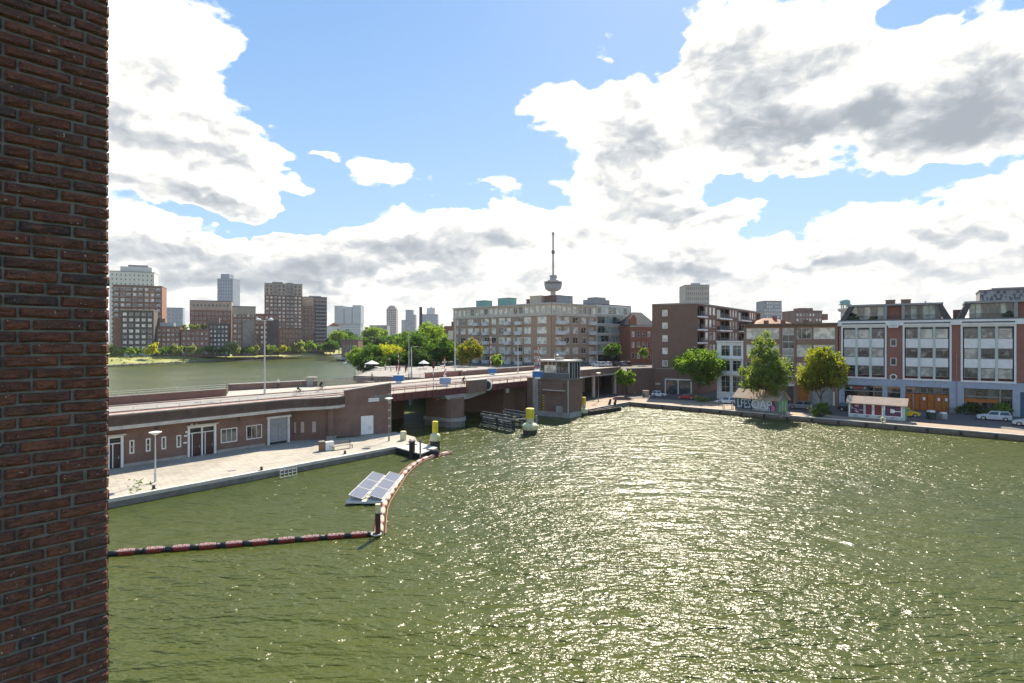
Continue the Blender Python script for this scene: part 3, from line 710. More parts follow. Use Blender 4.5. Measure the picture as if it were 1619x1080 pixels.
    o = fills.obj('brick', m2, w); o['kind'] = 'stuff'
near_wall()
# ================================================================= BUILDINGS
WCACHE = {}
def window_me(w, h, cols, rows, fm, gm, ft=.07, trans=0.0, bar=.045):
    """Window frame with mullions standing in its opening, and the pane mesh behind it."""
    key = (round(w, 2), round(h, 2), cols, rows, fm.name, gm.name, ft, trans)
    if key in WCACHE: return WCACHE[key]
    w, h = round(w, 2), round(h, 2); mb = MB()
    mb.box(0, w, 0, .08, 0, ft); mb.box(0, w, 0, .08, h - ft, h); mb.box(0, ft, .001, .079, ft, h - ft); mb.box(w - ft, w, .001, .079, ft, h - ft)
    for i in range(1, cols): x = ft + (w - 2 * ft) * i / cols; mb.box(x - bar / 2, x + bar / 2, .008, .07, ft, h - ft)
    zs = [h * (1 - trans)] if trans else [h * j / rows for j in range(1, rows)]
    for z in zs: mb.box(ft, w - ft, .012, .066, z - bar / 2, z + bar / 2)
    a = mb.mesh('window', fm); b = MB().add([(ft * .8, .045, ft * .8), (w - ft * .8, .045, ft * .8), (w - ft * .8, .045, h - ft * .8), (ft * .8, .045, h - ft * .8)], [(0, 1, 2, 3)]).mesh('pane', gm)
    WCACHE[key] = (a, b); return a, b
class Bld:
    def __init__(s, name, label, cat='building', ln=None, z0=ZQ, group=None, loc=None):
        s.ln = ln; p = loc if loc else ln.pt(0); s.o = Vector((p[0], p[1], z0)); s.z0 = z0
        s.root = thing(name, label, cat, s.o, 0, group)
    def put(s, name, mb, mats, ln=None, x=0, off=0, z=0, smooth=False):
        """mb is in facade coordinates of the line: x along, y inward, z from the building's base."""
        ln = ln or s.ln; p = ln.pt(x, off)
        me = mb if isinstance(mb, bpy.types.Mesh) else mb.mesh(name, mats, smooth)
        return link(name, me, s.root, (p.x - s.o.x, p.y - s.o.y, z), ln.ang)
    def win(s, x, z, w, h, cols=1, rows=1, fm=WHITE, gm=GL, depth=.12, ln=None, nm='window', ft=.07, trans=0.0, off=0.0):
        a, b = window_me(w, h, cols, rows, fm, gm, ft, trans)
        o = s.put(nm, a, None, ln, x, off + depth, z); link('pane', b, o); return o
    def wall(s, w, h, holes, m, ln=None, depth=.25, z0=0.0, x=0, off=0, nm='wall'):
        hs = [(a, b, c, d) for a, b, c, d in holes if b > 0 and a < w]
        return s.put(nm, MB().holes(w, z0, h, hs, depth), m, ln, x, off)
    def shell(s, w, d, h, m, ln=None, roofm=None, inset=.3, z0=0.0, front=False):
        """Everything but the visible front: sides, back and flat roof."""
        mb = MB(); y0 = 0.0
        v = [(0, 0, z0), (w, 0, z0), (w, d, z0), (0, d, z0), (0, 0, h), (w, 0, h), (w, d, h), (0, d, h)]
        mb.add(v, [(1, 2, 6, 5), (2, 3, 7, 6), (3, 0, 4, 7)])
        mb.add([(0.01, inset, z0), (w - .01, inset, z0), (w - .01, inset, h - .01), (0.01, inset, h - .01)], [(0, 1, 2, 3)])
        s.put('side_wall', mb, m, ln)
        s.put('roof', MB().box(-.05, w + .05, -.08, d + .05, h, h + .25), roofm or ROOFF, ln)

# ------------------------------------------------ white and brick warehouse at the right
FL = Line(66, 115, .806, -.592)
def warehouse():
    b = Bld('warehouse', 'long brick warehouse with white framed window bays above a blue grey ground floor', 'building', FL)
    W = 48.0; z = lambda px, py: FL.z(px, py) - ZQ
    zg = z(1480, 601.5); zc0 = z(1480, 514); zc1 = z(1480, 506)
    bays = [(FL.s(1332.5), FL.s(1396.5)), (FL.s(1430), FL.s(1501.5)), (FL.s(1522), FL.s(1603.5))]; bw = bays[2][1] - bays[2][0]; step = bays[2][0] - bays[1][0]
    bays = [(bays[0][0], bays[0][0] + 7.1), bays[1], bays[2]]
    bays.append((bays[2][0] + bw + 2.4, bays[2][0] + 2 * bw + 2.4)); bays.append((bays[3][1] + 2.0, bays[3][1] + 2.0 + bw))
    rowz = [(z(1480, 596), z(1480, 581)), (z(1480, 566), z(1480, 551)), (z(1480, 535), z(1480, 520))]
    # upper wall with bays open
    holes = [(a, c, zg + .05, zc0 - .05) for a, c in bays]
    piers = [(bays[0][1] + bays[1][0]) / 2]
    p_s = FL.s(1412.5)
    small = [(p_s - .52, p_s + .52, z(1412, 548), z(1412, 535.5)), (p_s - .52, p_s + .52, z(1412, 578), z(1412, 565.5))]
    x4 = (bays[3][0] - .9)
    b.wall(W, zc0, holes + small, BR_RED, z0=zg, depth=.5)
    b.wall(W, zg, [(FL.s(1335), FL.s(1395), 0, z(1365, 609)), (FL.s(1402), FL.s(1424), z(1412, 639), z(1412, 611)), (FL.s(1431.5), FL.s(1501), 0, z(1465, 612)),
                   (FL.s(1524), FL.s(1601), 0, z(1560, 615)), (FL.s(1613), FL.s(1631), 0, z(1613, 620)), (33, 41, 0, z(1560, 615))], BLUEGREY, depth=.8)
    b.shell(W, 16, zc1, BR_RED, inset=1.2)
    b.put('cornice', MB().box(-.2, W + .2, -.35, .2, zc0, zc1), WHITE)
    for a, c in bays:
        mb = MB(); f = .28
        mb.box(a - f, c + f, -.14, -.001, zc0 - .35, zc0 + .02); mb.box(a - f, c + f, -.14, -.001, zg - .12, zg + .22); mb.box(a - f, a + .02, -.139, 0, zg + .22, zc0 - .35); mb.box(c - .02, c + f, -.139, 0, zg + .22, zc0 - .35)
        b.put('bay_frame', mb, WHITE)
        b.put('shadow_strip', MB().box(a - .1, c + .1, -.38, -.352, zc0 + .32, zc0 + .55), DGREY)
        cw = (c - a) / 3
        for i in (1, 2): b.put('mullion_post', MB().box(a + i * cw - .2, a + i * cw + .2, -.06, .35, zg + .22, zc0 - .35), PALEGREEN)
        for k, (za, zb) in enumerate(rowz):
            for i in range(3):
                x0 = a + i * cw + .22; x1 = a + (i + 1) * cw - .22
                b.win(x0, za, x1 - x0, zb - za, 1, 1, GREYP, GL, .1, trans=.22)
                if k < 2:
                    b.put('spandrel_panel', MB().box(x0 - .02, x1 + .02, .02, .2, zb + .08, rowz[k + 1][0] - .06), WHITE)
        for i in range(3): x0 = a + i * cw + .2; b.put('lintel_panel', MB().box(x0, a + (i + 1) * cw - .2, .1, .3, rowz[2][1] + .02, zc0 - .3), DGREY)
    for (xa, xb, za, zb) in small:
        b.win(xa, za, xb - xa, zb - za, 1, 1, WHITE2, GLD, .06, ft=.16)
    # octagonal window
    o8 = [(p_s + .62 * cos(pi / 8 + i * pi / 4), z(1412, 596) + .62 * sin(pi / 8 + i * pi / 4)) for i in range(8)]
    o = b.put('octagonal_window', MB().prof(o8, -.1, .02), WHITE); o5 = [(p_s + .4 * cos(pi / 8 + i * pi / 4), z(1412, 596) + .4 * sin(pi / 8 + i * pi / 4)) for i in range(8)]
    me = MB().prof(o5, -.125, -.101).mesh('pane', GLD); link('pane', me, o)
    # date plaque hanging from the cornice between the first two bays
    pq = b.put('plaque', MB().prof([(p_s - .95, zc0 + .25), (p_s - .75, zc0 - .42), (p_s + .75, zc0 - .42), (p_s + .95, zc0 + .25)], -.42, -.352), WHITE)
    me = text_mb('1771', .62, .01); me.materials.append(GREYP); link('lettering', me, pq, (p_s, -.436, zc0 - .08))
    # ground floor: dark workshop, window, orange doors, shop
    x0, x1, h_ = FL.s(1335), FL.s(1395), z(1365, 609)
    b.put('shopfront', MB().box(x0, x1, .5, .6, 0, h_), GLD); b.put('beam', MB().box(x0, x1, .42, .5, h_ - 1.25, h_ - 1.1), GREYP)
    b.put('post', MB().box(x1 - 1.5, x1 - 1.32, .38, .5, 0, h_), TIMG)
    sg = b.put('sign_board', MB().box(x0 + 1.3, x1 - 3.0, .43, .47, h_ - 1.0, h_ - .2), DGREY)
    mb = MB(); cx, cz = (x0 + x1) / 2 - .9, h_ - .6
    mb.prof([(cx - .28, cz), (cx, cz + .3), (cx + .28, cz), (cx, cz - .3)], .405, .428); mb.box(cx - .8, cx - .32, .41, .428, cz - .09, cz + .09); mb.box(cx + .32, cx + .8, .41, .428, cz - .09, cz + .09)
    me = mb.mesh('emblem', mat('sign_red', (.7, .08, .02), .5, .1)); link('emblem', me, sg)
    mb = MB(); mb.prof([(cx - 1.5, cz), (cx - 1.0, cz + .25), (cx - 1.0, cz - .25)], .41, .428); mb.prof([(cx + 1.0, cz - .2), (cx + 1.0, cz + .2), (cx + 1.45, cz)], .41, .428)
    link('emblem', mb.mesh('emblem', WHITE2), sg)
    xa, xb = FL.s(1402), FL.s(1424); b.win(xa, z(1412, 639), xb - xa, z(1412, 611) - z(1412, 639), 1, 3, WHITE2, GL, .4)
    # orange timber doors, six leaves
    x0, x1, h_ = FL.s(1431.5), FL.s(1501), z(1465, 612); n = 6; lw = (x1 - x0) / n
    for i in range(n):
        mb = MB(); a = x0 + i * lw; mb.box(a + .03, a + lw - .03, .42, .5, .05, h_ - 1.35)
        for zz in (.25, h_ / 2 - .5): mb.box(a + .13, a + lw - .13, .38, .421, zz, zz + h_ / 2 - 1.0)
        d = b.put('door', mb, ORANGEW)
        if i in (2, 4, 5): link('notice', MB().box(a + .5, a + .85, .36, .379, h_ - 2.5, h_ - 1.95).mesh('notice', WHITE), d)
        w_, g_ = window_me(lw - .06, 1.1, 1, 1, GREYP, GLD); o = b.put('transom_window', w_, None, None, a + .03, .44, h_ - 1.2); link('pane', g_, o)
    b.put('post', MB().box(x0 + 1.1, x0 + 1.3, .2, .36, 0, h_), PINK)
    # shop
    x0, x1, h_ = FL.s(1524), FL.s(1601), z(1560, 615); n = 4; lw = (x1 - x0) / n
    for i in range(n): b.win(x0 + i * lw, .9, lw, h_ - .9, 1, 3, WOOD, GLD, .5)
    b.put('beam', MB().box(x0, x1, .3, .44, h_ - 1.55, h_ - 1.35), TIMG); b.put('awning', MB().box(x0, x1 - 1.8, .2, .42, h_ - 2.5, h_ - 1.85), ORANGEW)
    b.put('plinth', MB().box(x0, x1, .45, .6, 0, .9), GREYP); b.put('post', MB().box(x1 - 1.75, x1 - 1.5, .18, .4, 0, h_), TIMG)
    b.put('door', MB().box(FL.s(1613), FL.s(1631), .4, .5, 0, z(1613, 620)), mat('blue_door', (.03, .12, .18), .5, .2)); b.put('shopfront', MB().box(33, 41, .4, .5, 0, h_), GLD)
    # mansard penthouses
    zr = z(1480, 481) ; zm = zc1 + .02
    def penth(xl0, xl1, xr1, xr0, tag_):
        f = .35
        for (xa, xb_, xc, xd) in ((xl0, xl0 + 1.1, xl1 + .9, xl1),) + (((xr0 - 1.1, xr0, xr1, xr1 - .9),) if xr0 < W + 5 else ()):
            b.put('mansard_side', MB().prof([(xa, zm), (xb_, zm), (xc, zr), (xd, zr)], .2, 9), SLATE)
        b.put('roof', MB().box(xl1 - .15, xr1 + .15, .1, 9.3, zr, zr + .35), GREYP)
        b.put('roof', MB().box(xl0 + .2, xr0 - .2, .4, 9, zm, zm + .2), GREYP)
    penth(FL.s(1327), FL.s(1341), FL.s(1490), FL.s(1506), 0)
    penth(FL.s(1512), FL.s(1526.5), 46, 60, 1)
    def glazing(xa, xb, n, gm, zt=zr):
        lw = (xb - xa) / n
        for i in range(n): b.win(xa + i * lw, zm + .25, lw, zt - zm - .3, 1, 1, GREYP, gm, 1.1)
    glazing(FL.s(1345), FL.s(1397), 5, GLG); glazing(FL.s(1430), FL.s(1489), 6, GLG); glazing(FL.s(1533), FL.s(1603), 7, GLG); glazing(33, 44, 6, GLG)
    for xa, xb in ((FL.s(1402), FL.s(1425)), (FL.s(1607), FL.s(1619) + 2.5)): b.put('penthouse_wall', MB().box(xa, xb, 1.0, 1.6, zm, zr - .02), BR_RED)
    for xa in (FL.s(1397.5), FL.s(1425.5), FL.s(1603.5)): b.put('post', MB().box(xa, xa + .5, .15, 1.2, zm, zr), GREYP)
    for (xa, xb, n) in ((FL.s(1340), FL.s(1397), 40), (FL.s(1402), FL.s(1425), 14), (FL.s(1430), FL.s(1493), 40), (FL.s(1524), FL.s(1603), 44)):
        mb = MB()
        for i in range(n): x = xa + (xb - xa) * i / n; mb.box(x, x + .025, .12, .15, zm + .2, zm + .95)
        mb.box(xa, xb, .11, .16, zm + .95, zm + 1.0); b.put('balcony_railing', mb, DGREY)
    for px in (1398.5, 1423.5): x = FL.s(px); b.put('chimney', MB().box(x, x + 1.55, 3, 4.2, zr + .35, zr + 1.15).box(x - .08, x + 1.63, 2.92, 4.28, zr + 1.15, zr + 1.28), BR_DARK)
    x = FL.s(1463); b.put('roof_vent', MB().tube((x, 3, zr + .3), (x, 3, zr + .8), .14, 8), STEEL)
    x = FL.s(1512); b.put('chimney', MB().box(x - .4, x + 1.3, 2.5, 4, zm, zm + 1.9), BR_DARK)
    x = FL.s(1512.5); b.put('downpipe', MB().tube((x, -.12, .2), (x, -.12, z(1512, 560)), .07, 6), PINK)
    # plants on the balconies and at the shop
    return b
WH = warehouse()

# ------------------------------------------------ brown flats, left of the warehouse
def brown_flats():
    x_l = FL.s(1176); W = -x_l - .15; ln = Line(FL.pt(x_l).x, FL.pt(x_l).y, .806, -.592)
    b = Bld('apartment_block', 'brown brick flats with wide white windows, a glazed stairwell and flat eaves', 'building', ln)
    z = lambda px, py: ln.z(px, py) - ZQ; s = ln.s
    H_ = z(1250, 514.5); hs = []; wins = []
    rows = [(z(1250, 536), z(1250, 518.5)), (z(1250, 564), z(1250, 545)), (z(1250, 592), z(1250, 573))]
    cols = [(s(1180), s(1232), 4), (s(1259.5), s(1283), 3), (s(1286), s(1320), 4)]
    for za, zb in rows:
        for xa, xb, n in cols: hs.append((xa, xb, za, zb)); wins.append((xa, za, xb - xa, zb - za, n))
    st = (s(1237), s(1256.5), z(1250, 606), z(1250, 518.5)); hs.append(st)
    hs.append((s(1262), s(1277), 0, z(1270, 600))); hs.append((s(1240), s(1254), 0, z(1250, 612))); hs.append((s(1283), s(1316), 0.0, z(1300, 612)))
    b.wall(W, H_, hs, BR_BROWN, depth=.25); b.shell(W, 12, H_, BR_BROWN, inset=.6)
    b.put('eaves', MB().box(-.4, W + .02, -.7, 12.3, H_ + .02, H_ + .42), WOOD)
    for x, za, w, h, n in wins: b.win(x, za, w, h, n, 1, WHITE, GLC, .1, trans=.0)
    x0, x1, za, zb = st; n = 8
    for i in range(n): b.win(x0, za + (zb - za) * i / n, x1 - x0, (zb - za) / n, 2, 1, WHITE2, GL, .1)
    b.put('door', MB().box(s(1262), s(1277), .2, .3, 0, z(1270, 600)), ORANGEW); b.put('door', MB().box(s(1240), s(1254), .2, .3, 0, z(1250, 612)), DGREY)
    b.put('canopy', MB().box(s(1237), s(1257), -.6, 0, z(1250, 610), z(1250, 606.5)), WHITE2)
    b.put('garage_door', MB().box(s(1283), s(1316), .18, .3, 0, z(1300, 612)), GREYP)
    for px in (1257.5, 1234, 1323): b.put('pilaster', MB().box(s(px) - .25, s(px) + .2, -.14, 0, 0, H_ - .02), BR_BROWN)
    b.put('portal_post', MB().box(s(1317), s(1320), -.3, 0, 0, z(1318, 620)), WHITE2)
    for x in (3, 6.5, 11): b.put('chimney', MB().box(x, x + .9, 5, 5.9, H_ + .4, H_ + 1.3), BR_DARK)
brown_flats()
# ------------------------------------------------ low white-framed house
def white_house():
    x_l = FL.s(1133.5); p = FL.pt(x_l); W = FL.s(1175.3) - x_l; ln = Line(p.x, p.y, .806, -.592)
    b = Bld('town_house', 'narrow three storey house front of white frames and large paned windows', 'house', ln); z = lambda px, py: ln.z(px, py) - ZQ; s = ln.s
    H_ = z(1150, 541); hs = []; w = []
    for za, zb in ((z(1150, 563), z(1150, 546)), (z(1150, 587), z(1150, 570)), (z(1150, 620), z(1150, 594))):
        for xa, xb in ((s(1140), s(1154)), (s(1158), s(1172))): hs.append((xa, xb, za, zb)); w.append((xa, za, xb - xa, zb - za))
    b.wall(W, H_, hs, WHITE, depth=.25); b.shell(W, 9, H_, BR_BROWN, inset=.5)
    for x, za, ww, h in w: b.win(x, za, ww, h, 2, 3 if h > 3 else 2, WHITE, GLD, .1, trans=0 if h > 3 else .28)
    for zz in (z(1150, 566.5), z(1150, 591)): b.put('cornice', MB().box(-.05, W + .05, -.3, -.001, zz - .2, zz + .12), WHITE)
    b.put('cornice', MB().box(-.1, W + .1, -.4, .2, H_ + .01, H_ + .3), WHITE)
white_house()
# ------------------------------------------------ tall dark brick block with balconies
def dark_block():
    cx, cy = 44.9, 138.0; L1 = Line(35.2, 143.1, cx - 35.2, cy - 143.1); L2 = Line(cx, cy, .603, .797)
    b = Bld('apartment_block', 'tall dark brick apartment block with one column of small windows and side balconies', 'building', L1)
    W1 = hypot(cx - 35.2, cy - 143.1); z1 = lambda px, py: L1.z(px, py) - ZQ; H_ = z1(1060, 481.5)
    hs = []; rows = [(490, 500), (510, 519.5), (530, 540), (550, 560), (570, 579)]
    xa, xb = L1.s(1047), L1.s(1055.5)
    for t_, u_ in rows: hs.append((xa, xb, z1(1051, u_), z1(1051, t_)))
    ga, gb = L1.s(1053), L1.s(1092); gh = z1(1072, 601); hs.append((ga, gb, 0, gh))
    b.wall(W1, H_, hs, BR_DARK, L1, .25)
    for h in hs[:5]: b.win(h[0], h[2], h[1] - h[0], h[3] - h[2], 1, 1, WHITE, GLC, .05, L1, ft=.16)
    mb = MB(); f = .28; mb.box(ga - f, ga, -.12, .2, 0, gh + f); mb.box(gb, gb + f, -.12, .2, 0, gh + f); mb.box(ga, gb, -.12, .2, gh, gh + f); mb.box((ga + gb) / 2 - .14, (ga + gb) / 2 + .14, -.12, .2, 0, gh)
    b.put('door_frame', mb, WHITE, L1); b.put('door', MB().box(ga, gb, .2, .25, 0, gh), GLD, L1)
    b.put('sign_board', MB().box(ga - 2.6, ga - 1.4, -.1, 0, 2.1, 2.6), BEIGE, L1)
    b.put('downpipe', MB().tube((.25, -.1, 0), (.25, -.1, H_ - 7), .08, 6), TIMG, L1)
    b.put('band', MB().box(0, W1, -.03, 0, z1(1060, 583) - .06, z1(1060, 583) + .06), CONC, L1)
    W2 = 60.0; hs = []; wn = []; bal = []
    def z2(px, py): return L2.z(px, py) - ZQ
    fl = [22.5 - ZQ, 19.3 - ZQ, 16.1 - ZQ, 12.9 - ZQ, 9.7 - ZQ, 6.5 - ZQ]
    pat = [('b', 1103, 1113.5), ('n', 1115.5, 1119.5), ('n', 1121.7, 1125.3), ('n', 1127.2, 1131), ('b', 1133.5, 1153), ('n', 1154.3, 1156.4), ('n', 1158.5, 1160.6), ('n', 1162.8, 1165), ('b', 1168, 1184), ('n', 1185.5, 1187.5), ('n', 1189, 1191), ('n', 1192.5, 1194.3), ('b', 1196, 1204)]
    for zt in fl:
        for k, pa, pb in pat:
            a, c = L2.s(pa), L2.s(pb)
            if k == 'n': hs.append((a, c, zt - 2.0, zt)); wn.append((a, zt - 2.0, c - a, 2.0))
            else: hs.append((a, c, zt - 2.55, zt)); bal.append((a, c, zt - 2.55, zt))
    b.wall(W2, H_ + .0, hs, BR_DARK, L2, .25)
    for x, z, w, h in wn: b.win(x, z, w, h, 1, 1, WHITE2, GLC, .05, L2, ft=.1)
    for a, c, za, zb in bal:
        b.put('balcony_slab', MB().box(a - .1, c + .1, -.9, 1.2, za - .35, za), WHITE, L2)
        n = max(4, int((c - a) / .35)); mb = MB()
        for i in range(n + 1): x = a + (c - a) * i / n; mb.box(x, x + .03, -.86, -.83, za, za + 1.0)
        mb.box(a, c, -.88, -.81, za + 1.0, za + 1.05); b.put('balcony_railing', mb, GREYP, L2)
        b.win(a, za, c - a, zb - za, 3, 1, WHITE2, GL, 1.2, L2)
    mb = MB(); wv = L2.pt(W2); 
    pl = [L1.pt(.02, .26), L1.pt(W1 - .3, .26), L2.pt(W2, 1.4), L2.pt(W2, 14), L1.pt(.02, 14)]
    back = [L1.pt(0), L1.pt(0, 22), L2.pt(W2, 13), L2.pt(W2)]
    for p, q_ in zip(back[:-1], back[1:]): mb.add([(p.x - b.o.x, p.y - b.o.y, 0), (q_.x - b.o.x, q_.y - b.o.y, 0), (q_.x - b.o.x, q_.y - b.o.y, H_), (p.x - b.o.x, p.y - b.o.y, H_)], [(0, 1, 2, 3)])
    link('side_wall', mb.mesh('side_wall', BR_DARK), b.root)
    rp = [L1.pt(0, -.1), L1.pt(W1 + .1, -.1), L2.pt(W2, -.1), L2.pt(W2, 13), L1.pt(0, 22)]
    link('roof', MB().prism([(p.x - b.o.x, p.y - b.o.y) for p in rp], H_, H_ + .3).mesh('roof', CONC), b.root)
    ip = [L2.pt(.5, 1.5), L2.pt(W2 - .2, 1.5), L2.pt(W2 - .2, 1.7), L2.pt(.5, 1.7)]
    link('inner_wall', MB().prism([(p.x - b.o.x, p.y - b.o.y) for p in ip], .1, H_ - .1).mesh('inner_wall', BR_DARK), b.root)
    i2 = [L1.pt(.3, .5), L1.pt(W1 - .6, .5), L1.pt(W1 - .6, .7), L1.pt(.3, .7)]
    link('inner_wall', MB().prism([(p.x - b.o.x, p.y - b.o.y) for p in i2], .1, H_ - .1).mesh('inner_wall', BR_DARK), b.root)
dark_block()

# ------------------------------------------------ grey-brown apartment block behind the bridge
def corner_flats():
    LL = Line(-20.9, 202.5, .707, -.707); LR = Line(11.8, 170, .727, .687); WL = hypot(11.8 + 20.9, 202.5 - 170); WR = 21.6
    b = Bld('apartment_block', 'long grey brown apartment block with a pale top storey and many small balconies', 'building', LL, ZU)
    zc = lambda py: ZP(py, 170) - ZU
    H_ = zc(478.5); za_ = zc(498)
    rz = [(21.2 - ZU - 3.12 * k - 2.05, 21.2 - ZU - 3.12 * k) for k in range(5)]
    # left wing
    colsL = [(721, 724.5, 'w'), (728, 736, 'w'), (739, 748, 'w'), (750, 757, 'b'), (760.5, 762.8, 'n'), (765.5, 773, 'b'), (777, 784, 'w'), (788, 798.5, 'w'), (800.5, 807.5, 'b'), (811.5, 814, 'n'), (817, 825.5, 'b'), (828.5, 839.5, 'w'), (849, 864, 'w')]
    hs = []; W = []; Bz = []
    for za, zb in rz:
        for pa, pb, k in colsL:
            a, c = LL.s(pa), LL.s(pb)
            if k == 'n': hs.append((a, c, za + .3, zb - .1)); W.append((a, za + .3, c - a, zb - za - .4, 1))
            else: hs.append((a, c, za, zb)); W.append((a, za, c - a, zb - za, 2 if c - a < 2.2 else 3))
            if k == 'b': Bz.append((a, c, za))
    b.wall(WL, za_, hs, BR_GREY, LL, .22)
    for x, z, w, h, n in W: b.win(x, z, w, h, n, 1, WHITE, GLC, .08, LL, ft=.1)
    def balc(a, c, z, ln):
        b.put('balcony', MB().box(a - .1, c + .1, -1.0, 0, z - .35, z - .2).box(a - .1, c + .1, -1.0, -.9, z - .2, z + .75).box(a - .1, a, -.9, 0, z - .2, z + .75).box(c, c + .1, -.9, 0, z - .2, z + .75), WHITE2, ln)
    for a, c, z in Bz: balc(a, c, z, LL)
    colsR = [(878.5, 887.5, 'b'), (892.5, 900.5, 'w'), (906, 914, 'w'), (919, 927, 'w'), (931, 938.5, 'b')]
    hs = []; W = []; Bz = []
    for za, zb in rz:
        for pa, pb, k in colsR:
            a, c = LR.s(pa), LR.s(pb); hs.append((a, c, za, zb)); W.append((a, za, c - a, zb - za, 2))
            if k == 'b': Bz.append((a, c + (.9 if pa < 900 else .4), za))
    b.wall(WR, za_, hs, BR_GREY, LR, .22)
    for x, z, w, h, n in W: b.win(x, z, w, h, n, 1, WHITE, GLC, .08, LR, ft=.1)
    for a, c, z in Bz: balc(a, c, z, LR)
    # pale top storey with close-set openings
    for ln, Wd, x_a in ((LL, WL, 0.0), (LR, WR, 0.0)):
        n = int(Wd / 2.3); hs = []; zt0, zt1 = za_ + .75, H_ - .75
        for i in range(n): hs.append((i * Wd / n + .35, (i + 1) * Wd / n - .35, zt0, zt1))
        b.wall(Wd, H_, hs, BEIGE, ln, .3, z0=za_)
        for h in hs: b.win(h[0], h[2], h[1] - h[0], h[3] - h[2], 2, 1, WHITE2, GLC, .15, ln)
        b.put('band', MB().box(-.1, Wd + .1, -.22, 0, za_ - .15, za_ + .2), CONC_L, ln); b.put('cornice', MB().box(-.1, Wd + .1, -.3, 0, H_ - .35, H_ + .1), CONC_L, ln)
        b.put('inner_wall', MB().box(.4, Wd - .4, .6, .8, 0, H_ - .1), BR_GREY, ln)
    rp = [LL.pt(0), LR.pt(0), LR.pt(WR), LR.pt(WR, 11), LR.pt(12, 11), LL.pt(0, 12)]
    rel = [(p.x - b.o.x, p.y - b.o.y) for p in rp]
    link('roof', MB().prism(rel, H_ - .02, H_ + .12).mesh('roof', ROOFF), b.root)
    mb = MB(); q_ = [rel[0], rel[5], rel[4], rel[3], rel[2]]
    for p, r_ in zip(q_[:-1], q_[1:]): mb.add([(p[0], p[1], 0), (r_[0], r_[1], 0), (r_[0], r_[1], H_), (p[0], p[1], H_)], [(0, 1, 2, 3)])
    link('side_wall', mb.mesh('side_wall', BR_GREY), b.root)
    # roof houses
    def rh(px0, px1, pyt, m, ln, off, nm='roof_house'):
        Y = ln.Y((px0 + px1) / 2) + off * .7; a, c = ln.s(px0), ln.s(px1); ht = ZP(pyt, Y) - ZU
        b.put(nm, MB().box(a, c, off, off + 3.5, H_ + .1, ht).box(a - .15, c + .15, off - .15, off + 3.65, ht, ht + .18), m, ln)
    rh(739, 753, 476, COPPER, LL, 4); rh(773, 791, 472, COPPER, LL, 4); rh(824, 842, 468.5, BEIGE, LL, 4); rh(815, 819, 474, BR_DARK, LL, 5, 'chimney')
    rh(847, 857, 478, BR_DARK, LL, 5); rh(893, 919, 468, GREYP, LR, 3.5); rh(887, 893, 468, BR_DARK, LR, 3.5, 'chimney')
    p = LR.pt(LR.s(893), 4.5); b_ = MB().tube((p.x - b.o.x, p.y - b.o.y, H_), (p.x - b.o.x, p.y - b.o.y, ZP(462, 175) - ZU), .05, 5); link('antenna', b_.mesh('antenna', DGREY), b.root)
    # street-level strip
    b.put('plinth', MB().box(0, WL, -.06, 0, 0, .8), CONC_D, LL); b.put('plinth', MB().box(0, WR, -.06, 0, 0, .8), CONC_D, LR)
    # glass-fronted offices continuing the right wing
    s0, s1 = WR + .05, LR.s(998); p0 = LR.pt(s0); lg = Line(p0.x, p0.y, .727, .687); Wg = s1 - s0
    g = Bld('office_building', 'modern office building of white bands and continuous strip windows beside brown flats', 'building', lg, ZU)
    zz = lambda py: lg.z(945, py) - ZU; Hg = zz(481.5); hs = []
    fl = [(496, 484.5), (511.5, 499.5), (526.5, 515), (540.5, 530.5), (556, 544.5)]
    for lo, hi in fl: hs.append((.3, Wg - .3, zz(lo), zz(hi)))
    hs.append((.6, Wg - .6, 0, zz(561)))
    g.wall(Wg, Hg, hs, WHITE2, depth=.3); g.shell(Wg, 12, Hg, WHITE2, inset=.6)
    n = 9; lw = (Wg - .6) / n
    for h in hs[:-1]:
        for i in range(n): g.win(.3 + i * lw, h[2], lw, h[3] - h[2], 1, 1, STEEL, GLG, .12)
        g.put('balcony_slab', MB().box(-.1, Wg + .1, -.5, 0, h[2] - .25, h[2]), WHITE2)
    for i in range(5): g.win(.6 + i * (Wg - 1.2) / 5, 0, (Wg - 1.2) / 5, zz(561), 2, 1, DGREY, GLD, .2)
    g.put('roof_house', MB().box(1.5, 9.5, 2, 7, Hg + .25, Hg + 1.9).box(2.5, 8, 2.5, 6, Hg + 1.9, Hg + 2.7), GREYP)
corner_flats()

